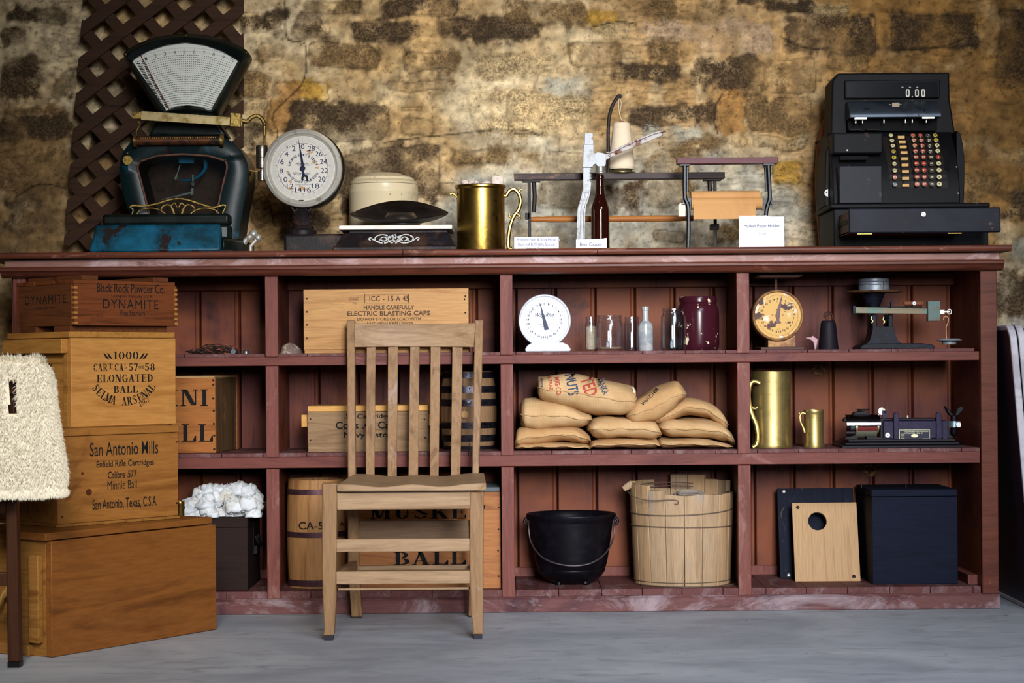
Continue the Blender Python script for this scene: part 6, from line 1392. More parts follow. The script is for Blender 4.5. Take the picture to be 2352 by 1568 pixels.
    b.prism([(X(2186), Zq(938)), (X(2192), Zq(933)), (X(2198), Zq(934)), (X(2201), Zq(938)), (X(2196), Zq(946)), (X(2188), Zq(954)), (X(2180), Zq(956)), (X(2182), Zq(948))], 'y', -.035, -.01); b.build('ear_fork', BKB, t, bevel=.003)
    z0, z1 = Zq(982, -.03), Zq(968, -.03); b = MB(); b.lathe([(.0125, z0), (.0195, z0), (.0195, z1), (.0125, z1), (.0125, z0)], 32, (x, -.02, 0)); b.build('clamp_ring', mk('teal_grey_clamp', (132, 150, 156), .35, .7), t)
    q = L(2201, 975, -.04); b = MB(); b.cyl((q[0], 0, q[1]), .0075, -.046, -.03, 'y', 24); b.box(q[0]-.006, q[0]+.006, -.032, -.02, q[1]-.004, q[1]+.004); b.build('clamp_screw', mk('white_knob', (206, 208, 206), .35, .4), t)
    MB().box(x-.05, x, -.012, .0, .024, .05).build('support_arm', BKB, t)
machine()
# ================================================================ BOTTOM ROW
t, L = thing('tool_trunk', 'dark brown wooden trunk with an iron handle on its side, heaped with raw cotton', 'trunk', 500, .03, Z3)
x0, x1 = L(420, 0)[0], L(559, 0)[0]; zt = L(530, 1188)[1]
DKW = wood('dark_trunk_wood', (40, 24, 20), (26, 16, 15), 'x', 1, .7, wear=(104, 72, 54), wt=(.68, .8))
crate_shell(t, x0, x1, 0.0005, zt, .29, DKW, .012); MB().box(x0, x1, .0, .29, zt-.03, zt-.028).build('inner_tray', DKW, t)
b = MB(); xx = x1+.004; zc = L(560, 1215)[1]; b.box(x1, x1+.003, .12, .17, zc-.07, zc+.012); b.tube([(xx+.012*math.sin(a)+.004, .145+.028*math.cos(a), zc-.03-.03*abs(math.sin(a))) for a in [k*PI/12 for k in range(13)]], .005, 8); b.box(x1, x1+.012, .13, .16, zc-.085, zc-.06); b.build('iron_handle', BLACKM, t, bevel=.001)
COT = mk('raw_cotton', (214, 218, 222), 1, c2=(196, 188, 172), s2=14, t=(.5, .66), bump=.5, bs=60, bd=.005, spec=.1, sheen=.3)
def cotton():
    x, _ = P(512, 1180, .15); o = thing('raw_cotton', 'fluffy heap of raw white cotton bolls overflowing the dark trunk', 'cotton', 512, .15, Z3+zt)[0]
    b = MB(); r = random.Random(12); k = S*1.025
    top = [(-92, 10), (-85, 42), (-60, 40), (-50, 70), (-25, 78), (0, 74), (25, 80), (50, 82), (70, 66), (80, 40), (84, 12)]
    def hh(u):
        for (a, c_), (d, e) in zip(top[:-1], top[1:]):
            if a <= u <= d: return c_+(e-c_)*(u-a)/(d-a)
        return 8
    n = 0
    while n < 150:
        u = r.uniform(-90, 82); h = hh(u); f = r.random()
        yy = r.uniform(-.115, .12); zz = (h*.82)*(1-(yy/.16)**2)*(.35+.65*f)*k
        s_ = r.uniform(12, 21)*k
        if n >= 110: zz = .006; yy = r.uniform(-.12, .0)
        p = (u*k, yy, zz*.95); 
        vs, fs = [], []; nn, mm = 18, 12; ph = [r.uniform(0, 6) for _ in range(5)]
        for j in range(mm+1):
            th = PI*j/mm
            for i in range(nn):
                a = 2*PI*i/nn; w2 = 1+.16*math.sin(3*a+ph[0]+2*th)+.13*math.sin(5*th+ph[1]+a)+.09*math.sin(7*a+ph[2])*math.sin(th)
                vs.append((p[0]+s_*w2*math.sin(th)*math.cos(a), p[1]+s_*w2*math.sin(th)*math.sin(a), max(p[2]+s_*.85*w2*math.cos(th), .001 if abs(p[0]) < 60*k else -.0)))
        for j in range(mm):
            for i in range(nn): fs.append((j*nn+i, j*nn+(i+1) % nn, (j+1)*nn+(i+1) % nn, (j+1)*nn+i))
        b.add(vs, fs); n += 1
    for i in range(50):
        u = r.uniform(-88, 82); yy = r.uniform(-.12, 0); zz = hh(u)*(1-(yy/.16)**2)*k*r.uniform(.6, 1.05); a = r.uniform(0, 6.3); p = (u*k, yy-.012, zz)
        b.tube([(p[0], p[1], p[2]), (p[0]+.006*math.cos(a), p[1]-.005, p[2]+.006*math.sin(a)), (p[0]+.010*math.cos(a+.6), p[1]-.004, p[2]+.011*math.sin(a+.6))], [.0012, .0007, .0003], 4)
    b.build('cotton_bolls', COT, o, ang=180)['kind'] = 'stuff'
cotton()
tankard('brass_cup', 'brass cup half hidden behind the dark trunk, under the edge of the cotton', 405, 425, 1152, -.03, Z3, 1, [([(420, 1160), (424, 1165), (420, 1172)], .5)], 1.12, BRASS)
KEG = wood('keg_staves', (168, 122, 76), (130, 86, 50), 'z', 1, .55, ring=16, dark=(104, 66, 40), dt=(.6, .75))
t, L = thing('cartridge_keg', 'wooden keg marked CA-5 AL with purple-brown iron hoops behind the chair', 'keg', 728, .15, Z3)
q = lambda y: L(728, y, -.0)[1]; R0 = 68*S*1.0; ht = q(1099)
kr = lambda z: R0*(.965+.05*math.sin(PI*z/ht))
b = MB(); b.lathe([(0, 0)]+[(kr(ht*k/16), ht*k/16) for k in range(17)]+[(kr(ht)*.93, ht), (kr(ht)*.92, ht-.012), (0, ht-.012)], 48); b.build('staves', KEG, t)
HP2 = mk('purple_brown_hoop', (76, 50, 56), .45, .5, c2=(54, 36, 42), s2=30)
for ya, yb in ((1132, 1120), (1229, 1217), (1340, 1326)):
    za, zb = q(ya), q(yb); b = MB(); b.lathe([(kr(za)+.0003, za), (kr(za)+.0018, za), (kr(zb)+.0018, zb), (kr(zb)+.0003, zb)], 48); b.build('hoop', HP2, t)
def on_cyl(items, L, rad, M0=-.2):
    b = MB()
    for s_, xa, xb, ya, yb in items: p, q_ = L(xa, yb, -R0), L(xb, ya, -R0); text(b, s_, p[0], q_[0], p[1], q_[1], plane_xz(0), bold=.01)
    out = []
    for x, y, z in b.v: a = x/rad*1.0; out.append((rad*math.sin(math.asin(max(-.98, min(.98, a)))), -(math.sqrt(max(1-a*a, .03)))*(rad)-.0012, z))
    b.v = out; return b
on_cyl([('CA-58', 685, 757, 1198, 1216), ('AL', 778, 792, 1200, 1211)], L, kr(ht*.5)).build('hand_lettering', INK, t, flat=True)
CR2 = wood('orange_crate_wood', (172, 112, 64), (128, 78, 42), 'x', 1, .5, ring=12, dark=(92, 52, 28), dt=(.64, .76))
simple_crate('musket_ball_crate', 'orange-brown wooden crate stencilled MUSKET BALL behind the chair legs', 824, 1151, 1131, 1350, .03, .28, Z3, CR2,
    [('MUSKET', 850, 1114, 1160, 1192), ('BALL', 904, 1070, 1266, 1297)], style='s', nl=[(1145, 1165), (1145, 1215), (1144, 1264), (1145, 1323)])
t = bpy.data.objects['musket_ball_crate']; MB().box(-.207, .207, 0.002, .278, P(1130, 1130, .03)[1]-Z3+.001, P(1130, 1119, .03)[1]-Z3).build('top_board', wood('blue_grey_board', (104, 112, 118), (84, 88, 92), 'x', 1, .7), t, bevel=.001)
# ---- cauldron
t, L = thing('iron_cauldron', 'black cast iron cauldron on three small feet with a wire bail handle', 'cauldron', 1313, .17, Z3)
q = lambda y: L(1313, y, 0)[1]; r = lambda a: a*S*1.029
CI = mk('seasoned_cast_iron', (15, 13, 18), .38, .3, c2=(22, 20, 28), s2=20, bump=.25, bs=200, bd=.0008)
pr = [(0, q(1338)), (r(40), q(1337)), (r(60), q(1328)), (r(74), q(1314)), (r(78), q(1305)), (r(77), q(1303)), (r(82), q(1290)), (r(90), q(1240)), (r(95), q(1202)), (r(96), q(1199)), (r(95.5), q(1196)), (r(101), q(1187)), (r(103), q(1181)), (r(100), q(1179)), (r(93), q(1196)), (r(86), q(1240)), (r(74), q(1300)), (r(40), q(1328)), (0, q(1330))]
b = MB(); b.lathe(smooth_path(pr, 3), 72); b.build('pot', CI, t)
for a in (-2.2, -.94, 1.57):
    x, y = r(52)*math.cos(a), r(52)*math.sin(a); b = MB(); b.tube([(x*.95, y*.95, q(1325)), (x*1.05, y*1.05, q(1340)), (x*1.08, y*1.08, 0.005)], [.011, .008, .009], 10); b.build('foot', CI, t)
for s_ in (-1, 1):
    b = MB(); b.tube([(s_*(r(98)+r(9)*math.sin(k*PI/8)), 0, q(1186)-r(21)*k/8) for k in range(9)], .005, 8); b.build('lug', CI, t)
b = MB(); p = [(-r(99), 0, q(1188)), (-r(98), -.03, q(1205)), (-r(93), -r(40), q(1240)), (-r(72), -r(78), q(1268)), (-r(40), -r(96), q(1283)), (0, -r(100), q(1289)), (r(40), -r(96), q(1284)), (r(72), -r(78), q(1266)), (r(93), -r(40), q(1238)), (r(98), -.03, q(1205)), (r(99), 0, q(1186))]
b.tube(smooth_path(p, 6), .0026, 8); b.build('bail_handle', mk('wire_bail', (96, 86, 92), .4, .8), t)
# ---- broken wooden tub
def tub():
    t, L = thing('wooden_tub', 'old pale wooden bucket with splitting staves, wire bands and a missing front section', 'bucket', 1567, .17, Z3)
    q = lambda y: L(1570, y, -.0)[1]; r = lambda a: a*S*1.012
    TB = [wood('bleached_stave', (178, 150, 118), (150, 122, 92), 'z', 1, .65, ring=20, wear=(150, 142, 134), wt=(.56, .72), dark=(106, 84, 66), dt=(.7, .8)), wood('warm_stave', (188, 154, 116), (162, 128, 92), 'z', 1, .65, ring=18, wear=(148, 134, 120), wt=(.64, .78), dark=(112, 84, 60), dt=(.7, .8))]
    zt = q(1130)
    n = 17; rnd = random.Random(4); a = -PI/2-2.62
    # widths (radians) around, starting at the back-left; heights vary
    for k in range(n):
        wd = 2*PI/n; a0, a1 = a+k*wd+.006, a+(k+1)*wd-.006; am = (a0+a1)/2
        fr = math.cos(am+PI/2)      # 1 = front
        xx = math.cos(am)
        hgt = zt*(1.0-.0*fr)
        if xx < -.3: hgt = zt*1.05
        if xx < -.75: hgt = zt*1.10
        if fr < -.2 and .0 < xx < .45: hgt = zt*1.17     # tall back piece
        if fr < -.2 and xx >= .45: hgt = zt*1.12
        if fr < -.35 and -.95 < xx < 0.0: hgt = zt*1.02 if xx > -.5 else zt*1.12
        z0 = 0.012 if k == 9 and False else 0.0
        m_ = 5; vs = []
        for z in (z0, hgt*.33, hgt*.66, hgt):
            f = z/zt; ro = r(112)+(r(121)-r(112))*f*1.0; ri = ro-.014
            for i in range(m_+1):
                aa = a0+(a1-a0)*i/m_; vs.append((ro*math.cos(aa), ro*math.sin(aa), z+(.002*math.sin(aa*9) if z > 0 else 0)))
            for i in range(m_, -1, -1):
                aa = a0+(a1-a0)*i/m_; vs.append((ri*math.cos(aa), ri*math.sin(aa), z))
        w2 = 2*(m_+1); fs = [tuple(range(w2)), tuple(range(3*w2, 4*w2))]+[(j*w2+i, j*w2+(i+1) % w2, (j+1)*w2+(i+1) % w2, (j+1)*w2+i) for j in range(3) for i in range(w2)]
        b = MB(); b.add(vs, fs); b.build('stave', TB[rnd.randrange(2)], t, bevel=.001)
    MB().cyl((0, 0, 0), r(104), .02, .03, n=48).build('bottom', TB[0], t)
    WR = mk('dark_band_wire', (104, 88, 76), .6, .3)
    for z, tl in ((q(1168), .010), (q(1204), -.003), (q(1327), 0)):
        ro = r(112)+(r(121)-r(112))*z/zt+.0012; b = MB(); b.tube([(ro*math.cos(c_), ro*math.sin(c_), z+tl*math.sin(c_+.6)) for c_ in [k*PI/36 for k in range(72)]], .0018 if z > q(1250) else .0012, 6, closed=True); b.build('wire_band', WR, t)
    b = MB(); p = [L(x, y, dy) for x, y, dy in ((1440, 1126, -.05), (1455, 1140, -.11), (1490, 1149, -.14), (1540, 1148, -.150), (1556, 1150, -.152), (1557, 1156, -.152), (1549, 1157, -.15))]
    b.tube(smooth_path([(x, dy, z) for (x, z), dy in zip(p, (-.05, -.11, -.14, -.150, -.154, -.155, -.155))], 5), .0018, 6)
    p = [(L(x, y, .08)[0], .08 if x > 1450 else .0, L(x, y, .08)[1]) for x, y in ((1437, 1122), (1470, 1112), (1520, 1107), (1570, 1108), (1592, 1110))]; b.tube(smooth_path(p, 4), .0018, 6)
    p = [(L(x, y, .1)[0], .1, L(x, y, .1)[1]) for x, y in ((1490, 1118), (1530, 1115), (1592, 1117))]; b.tube(smooth_path(p, 4), .0016, 6); b.build('bail_wire', WR, t)
    b = MB(); q0, q1 = L(1428, 1128, -.03), L(1452, 1110, -.03); b.tube([(q0[0]+.006, -.03, q0[1]+.006), ((q0[0]+q1[0])/2, -.03, (q0[1]+q1[1])/2+.002), (q1[0], -.03, q1[1])], [.009, .010, .011], 12, fx=.7)
    b.build('ear_peg', TB[0], t)
    # loose stave pieces and hoops lying inside
    for i in range(3):
        b = MB(); p = [((r(20)+r(28+i*9)*math.cos(c_)), .0+r(20+i*7)*math.sin(c_), zt*(.985-.02*i)+.006*math.sin(c_)) for c_ in [.4+k*PI/14*1.2 for k in range(20)]]; b.tube(p, .006-.001*i, 8, fx=.6); b.build('inner_hoop', mk('grey_wood_hoop', (142, 132, 122), .8) if i == 0 else bpy.data.materials['grey_wood_hoop'], t)
    o, L2 = thing('wire_hoop', 'thin fallen wire hoop lying on the bottom shelf around the foot of the old bucket', 'wire', 1570, .165, Z3)
    b = MB(); b.tube([(r(128)*math.cos(c_)+.012, r(122)*math.sin(c_)+.01, .0018) for c_ in [k*PI/36 for k in range(72)]], .0016, 6, closed=True)
    b.v = [(min(x, L2(1681, 0)[0]), y, z) for x, y, z in b.v]; b.build('ring', WR, o)
tub()
# ---- boards and blue box
NB = wood('navy_black_paint', (13, 20, 40), (9, 13, 28), 'x', 1, .75, wear=(44, 38, 40), wt=(.68, .76), ws=14, ring=10)
def leaning(name, label, x0, x1, y0, y1, Yb, Yt, th, mat, hole=None, screws=(), smat=None):
    zt_ = P((x0+x1)/2, y0, Yt)[1]-Z3; t, L = thing(name, label, 'board', (x0+x1)/2, Yb, Z3); a = math.atan2(Yt-Yb, zt_); ln = math.hypot(Yt-Yb, zt_)
    t.rotation_euler = (-a, 0, 0); w_ = (L(x1, y1)[0]-L(x0, y1)[0])/2; b = MB(); t.location.z += .0005
    if hole:
        hx, hz, hr = hole; n = 40; O = []; I = []
        for k in range(n):
            c_ = 2*PI*k/n; dx, dz = math.cos(c_), math.sin(c_)
            tt = min(((w_-hx)/dx if dx > 1e-9 else 9), ((-w_-hx)/dx if dx < -1e-9 else 9), ((ln-hz)/dz if dz > 1e-9 else 9), ((-hz)/dz if dz < -1e-9 else 9)); O.append((hx+dx*tt, hz+dz*tt)); I.append((hx+hr*dx, hz+hr*dz))
        for cx, cz in ((-w_, 0), (w_, 0), (w_, ln), (-w_, ln)):
            k = min(range(n), key=lambda i: math.dist(O[i], (cx, cz))); O[k] = (cx, cz)
        vs = [(p[0], 0, p[1]) for p in O+I]+[(p[0], th, p[1]) for p in O+I]
        fs = []
        for k in range(n):
            j = (k+1) % n; fs += [(k, j, n+j, n+k), (2*n+k, 2*n+j, 3*n+j, 3*n+k), (k, j, 2*n+j, 2*n+k), (n+k, n+j, 3*n+j, 3*n+k)]
        b.add(vs, fs)
    else: b.box(-w_, w_, 0, th, 0, ln)
    b.build('panel', mat, t, bevel=.0012)
    for sx, sz in screws: MB().ball((sx*w_, -.0003, sz*ln), (.0055, .002, .0055)).build('screw', smat, t)
    return t
leaning('dark_board', 'navy-black painted board with pale screws leaning on the back boards', 1793, 1969, 1121, 1334, .235, .30, .016, wood('worn_navy_board', (22, 28, 44), (14, 18, 30), 'z', 1, .75, wear=(80, 70, 62), wt=(.6, .68), ws=16, ring=12), screws=[(-.82, .965), (-.78, .04)], smat=mk('pale_screw', (190, 184, 176), .4, .5))
leaning('nest_box_front', 'pale wooden board with a round hole leaning on the dark board', 1827, 1977, 1154, 1341, .15, .214, .014, wood('pale_striped_pine', (190, 152, 108), (162, 122, 80), 'z', 1, .5, ring=30), hole=(-(1902-1884.5)*S*1.03, .183, .0275), screws=[(-.82, .94), (.8, .06)], smat=NAIL)
t, L = thing('blue_wooden_box', 'dark blue painted wooden lidded box at the right end of the bottom shelf', 'box', 2092, .06, Z3)
x0, x1 = L(1994, 0)[0], L(2190, 0)[0]; zt = L(2092, 1140)[1]; zl = L(2092, 1124)[1]
MB().box(x0, x1, 0, .26, 0.0005, zt-.0008).build('body', NB, t, bevel=.0015); MB().box(x0-.002, x1-.001, -.003, .262, zt+.0008, zl).build('lid', NB, t, bevel=.0015)
b = MB()
for px in (1982, 2086): b.box(L(px, 0)[0], L(px, 0)[0]+.003, .1, .11, zl, zl+.012)
b.build('wire_stub', NAIL, t, each=True)
# ================================================================ STACKED CRATES AT THE LEFT
def ground(px, py, Z):
    u, v = px-1176, py-HZ; u, v = u*CR-v*SR, u*SR+v*CR; k = (H-Z)/v; return u*k, k*D/S-D
def rthing(name, label, X, Y, Z, th):
    return thing(name, label, 'crate', 0, Y, Z, rot=th, X=X)
HON = wood('honey_varnished_pine', (136, 84, 38), (100, 58, 26), 'x', 1, .42, ring=8, bump=.12, dark=(92, 46, 20), dt=(.56, .76), ws=3)
HONS = wood('honey_end_grain', (150, 104, 50), (112, 72, 32), 'y', 1, .5, ring=16)
(XA, YA), (XB, YB) = ground(120, 1510, 0), ground(498, 1446, 0)
th = math.atan2(YB-YA, XB-XA); w4 = math.hypot(XB-XA, YB-YA)
t, L = rthing('ammunition_chest', 'largest honey-brown wooden chest on the floor with rope handle, at the bottom of the stack', XA, YA, 0, th)
l4 = .34; z4 = L(120, 1243)[1]
MB().box(0, w4, 0, .02, .001, z4).build('front_panel', HON, t, bevel=.002)
MB().box(0, w4, l4-.02, l4, .001, z4).build('back_panel', HON, t, bevel=.002)
for x in (.0005, w4-.0205): MB().box(x, x+.02, .0205, l4-.0205, .001, z4).build('end_panel', HONS, t, bevel=.001)
MB().box(-.018, -.0005, .03, .065, .035, z4-.035).build('batten', HONS, t, bevel=.002)
MB().box(-.018, -.0005, .066, l4, .001, .028).build('batten', HONS, t, bevel=.002)
MB().box(.02, w4-.02, .02, l4-.02, .002, .016).build('bottom', HON, t)
zl = z4+.021; MB().box(-.016, w4-.012, .004, l4, z4+.0025, zl).build('lid', HON, t, bevel=.002)
b = MB(); 
for ph in (0, PI): 
    b.tube([(-.012-.03*math.sin(k*PI/40)+.004*math.cos(k*.9+ph), .12+.14*k/40, .20-.10*math.sin(k*PI/40)+.004*math.sin(k*.9+ph)) for k in range(41)], .0045, 6)
b.build('rope_handle', mk('straw_rope', (150, 116, 62), .9, bump=.5, bs=200), t)
Z_ = zl
(XA, YA), (XB, YB) = ground(133, 1211, Z_), ground(410, 1190, Z_)
th3 = math.atan2(YB-YA, XB-XA); w3 = math.hypot(XB-XA, YB-YA)
t, L = rthing('rifle_cartridge_crate', 'knotty honey pine crate lettered San Antonio Mills, second from the bottom of the stack', XA, YA, Z_, th3)
SAN = wood('knotty_pine', (156, 104, 50), (120, 72, 30), 'x', 1, .48, ring=9, bump=.2, dark=(88, 50, 24), dt=(.62, .74), ws=4)
l3 = .30; z3 = L(133, 1003)[1]
MB().box(0, w3, 0, .016, .008, z3).build('front_panel', SAN, t, bevel=.0015); MB().box(0, w3, l3-.016, l3, .008, z3).build('back_panel', SAN, t, bevel=.0015)
for x in (.0005, w3-.0165): MB().box(x, x+.016, .0165, l3-.0165, .008, z3).build('end_panel', SAN, t, bevel=.001)
MB().box(-.01, w3+.0, -.006, l3+.01, 0.0005, .0075).build('base_board', HONS, t, bevel=.001)
MB().box(w3+.0005, w3+.014, .05, l3-.05, L(410, 1064)[1], L(410, 1030)[1]).build('cleat', HON, t, bevel=.001)
z3l = z3+.020; MB().box(-.004, w3+.001, -.004, l3+.004, z3+.001, z3l).build('lid', SAN, t, bevel=.0015)
b = MB()
for s_, xa, xb, ya, yb, bo in (('San Antonio Mills', 198, 355, 1014, 1045, .004), ('Enfield Rifle Cartridges', 213, 345, 1056, 1075, .01), ('Calibre .577', 239, 305, 1081, 1098, .01), ('Minnie Ball', 238, 305, 1103, 1123, 0), ('San Antonio, Texas, C.S.A.', 203, 352, 1143, 1170, .01)):
    p, q = L(xa, 1), L(xb, 1); xm = (xa+xb)/2; text(b, s_, p[0], q[0], L(xm, yb)[1], L(xm, ya)[1], bold=bo)
b.build('stencil_lettering', INK, t)
b = MB()
for px, py, rr in ((204, 1130, .0095), (189, 1087, .004)):
    x, z = L(px, py); b.add([(x+rr*math.cos(k*PI/10), -.0005, z+rr*.95*math.sin(k*PI/10)) for k in range(20)], [tuple(range(20))])
b.build('wood_knot', mk('dark_knot', (78, 38, 20), .5), t, each=True); nails(t, L, [(143, 1187), (406, 1155), (405, 1015)])
Z_ = Z_+z3l; th2 = math.radians(45)
f = (D-.55)/D; X2 = (168-1176)*S*f-.006
t, L = rthing('musket_cartridge_crate', 'honey pine crate stencilled 1000 ELONGATED BALL SELMA ARSENAL in the stack', X2, -.55, Z_, th2)
PN2 = wood('bright_honey_pine', (192, 136, 72), (164, 108, 50), 'x', 1, .48, ring=9, bump=.12, wear=(224, 180, 120), wt=(.68, .8), ws=4)
PN2y = wood('bright_honey_pine_end', (176, 124, 60), (134, 86, 38), 'y', 1, .5, ring=9)
w2 = L(404, 900)[0]; l2 = .31; z2 = L(168, 776)[1]
MB().box(0, w2, 0, .016, .0005, z2).build('front_panel', PN2, t, bevel=.0015); MB().box(0, w2, l2-.016, l2, .0005, z2).build('back_panel', PN2, t, bevel=.0015)
for x in (.004, w2-.020): MB().box(x, x+.016, .0165, l2-.0165, .0005, z2).build('end_panel', PN2y, t, bevel=.001)
MB().box(-.0005, .003, .0165, .034, .0005, z2-.04).build('corner_strip', PN2y, t)
for x0_, x1_ in ((-.018, .0036), (w2-.0036, w2+.014)): MB().box(x0_, x1_, .0165, l2+.0, z2-.040, z2-.001).build('cleat', PN2y, t, bevel=.002)
z2l = z2+.017; MB().box(-.004, w2-.002, .0, l2, z2+.001, z2l).build('lid', PN2y, t, bevel=.0015)
def c2_text(M, x0, x1, zt_, hh):
    b = MB(); A = lambda px: x0+(px-168)/(404-168)*(x1-x0); B = lambda py: zt_-(py-776)/(980-776)*hh
    k = abs(x1-x0)/236
    text(b, '1000', A(262), A(318), B(825), B(807), M, 's')
    for s_, c0 in ((1, 239), (-1, 340)):
        for i in range(2):
            xx = c0+s_*i*8; b_ = [(xx, 810), (xx+s_*4, 812), (xx+s_*14, 826), (xx+s_*5, 822)]; b.add([tuple(M@Vector((A(px), B(py), 0))) for px, py in b_], [(0,1,2,3)])
    text(b, 'CAR', A(217), A(248), B(852), B(835), M, 's'); text(b, 'T', A(249), A(259), B(846), B(835), M, 's'); text(b, 'CA', A(264), A(284), B(852), B(835), M, 's'); text(b, 'L', A(286), A(291), B(846), B(835), M, 's')
    text(b, '57', A(296), A(316), B(852), B(835), M, 's'); text(b, 'OR', A(318), A(330), B(847), B(840), M, 's'); text(b, '58', A(332), A(355), B(852), B(835), M, 's')
    text(b, 'ELONGATED', A(224), A(350), B(878), B(860), M, 's'); text(b, 'BALL', A(261), A(316), B(903), B(887), M, 's')
    s_ = 'SELMA ARSENAL'; n = len(s_)
    for i, ch in enumerate(s_):
        if ch == ' ': continue
        a = math.radians(211+(329-211)*(i+.5)/n); cx, cy_ = 285+77*math.cos(a), 846-77*math.sin(a); rot = a+PI/2
        w_ = 11*GL[ch][0]/.8; x, z = A(cx), B(cy_); text(b, ch, x-w_*k/2, x+w_*k/2, z-8*k, z+8*k, M, 's', rot=rot)
    x, z = A(330), B(925); text(b, '1862', x-12*k, x+12*k, z-5*k, z+5*k, M, 's', rot=math.radians(28))
    return b
c2_text(plane_xz(-.0006), 0, w2, z2, z2).build('stencil_lettering', INK, t)
Ms = Matrix(((0,0,-1,.0034),(-1,0,0,0),(0,1,0,0),(0,0,0,1)))
c2_text(Ms, -l2, -.016, z2-.03, z2-.03).build('side_lettering', INK, t)
Z_ = Z_+z2l
# dynamite crate on top
f = (D-.53)/D; X1 = (180-1176)*S*f-.008
t, L = rthing('dynamite_crate', 'reddish slatted crate stencilled DYNAMITE Fire Starters on top of the stack', X1, -.53, Z_, th2)
RED = wood('reddish_burnt_pine', (118, 64, 34), (76, 40, 23), 'x', 1, .55, ring=20, bump=.3, dark=(58, 32, 22), dt=(.56, .68), ws=5); REDY = wood('reddish_burnt_pine_side', (104, 60, 34), (68, 40, 24), 'y', 1, .6, ring=20, dark=(50, 30, 22), dt=(.56, .7))
SLE = wood('pale_slat_end', (176, 124, 60), (136, 88, 40), 'y', 1, .6, ring=14)
w1 = L(406, 700)[0]; l1 = .29; zb1 = L(180, 747)[1]; zt1 = L(180, 651)[1]
MB().box(0, w1, 0, .014, zb1, zt1).build('front_panel', RED, t, bevel=.001); MB().box(0, w1, l1-.014, l1, zb1, zt1).build('back_panel', RED, t, bevel=.001)
for x in (-.001, w1-.013): MB().box(x, x+.014, .0145, l1-.0145, zb1, zt1).build('end_panel', REDY, t, bevel=.001)
for x in (.0, w1-.014):
    for k in range(8): z = zb1+.004+k*(zt1-zb1-.004)/8; MB().box(x-.0015 if x == 0 else x+.006, x+.008 if x == 0 else x+.0155, -.0008, .014, z, z+(zt1-zb1)/18).build('finger_joint', SLE, t)
for a0, a1 in ((.02, .10), (l1-.1, l1-.02)): MB().box(-.002, w1-.02, a0, a1, .0005, zb1-.0005).build('bottom_slat', REDY, t, bevel=.001)
for k in range(3): MB().box(-.002, w1-.004, .002+k*l1/3, (k+1)*l1/3-.002, zt1+.0005, zt1+.0105).build('lid_slat', SLE if k == 9 else RED, t, bevel=.001)
for a0 in (.03, w1-.07): MB().box(a0, a0+.05, .01, l1-.01, zt1+.011, zt1+.023).build('lid_batten', REDY, t, bevel=.001)
b = MB()
for s_, xa, xb, ya, yb, bo in (('Black Rock Powder Co.', 217, 373, 651.5, 672, .01), ('Lexington, Kentucky U.S.A.', 251, 345, 677, 685, .01), ('DYNAMITE', 231, 358, 688, 709, 0), ('Fire Starters', 271, 327, 713, 725, .0)):
    p, q = L(xa, 1), L(xb, 1); xm = (xa+xb)/2; text(b, s_, p[0], q[0], L(xm, yb)[1], L(xm, ya)[1], bold=bo, space=1.15 if s_ == 'DYNAMITE' else 1.0)
b.build('stencil_lettering', INK, t)
b = MB(); Md = Matrix(((0,0,-1,-.0016),(-1,0,0,0),(0,1,0,0),(0,0,0,1))); hz = zt1-zb1
text(b, 'DYNAMITE', -l1*.84, -l1*.14, zb1+hz*.55, zb1+hz*.75, Md, bold=0, space=1.2); text(b, 'Fire Starters', -l1*.64, -l1*.3, zb1+hz*.42, zb1+hz*.49, Md); b.build('side_lettering', INK, t)

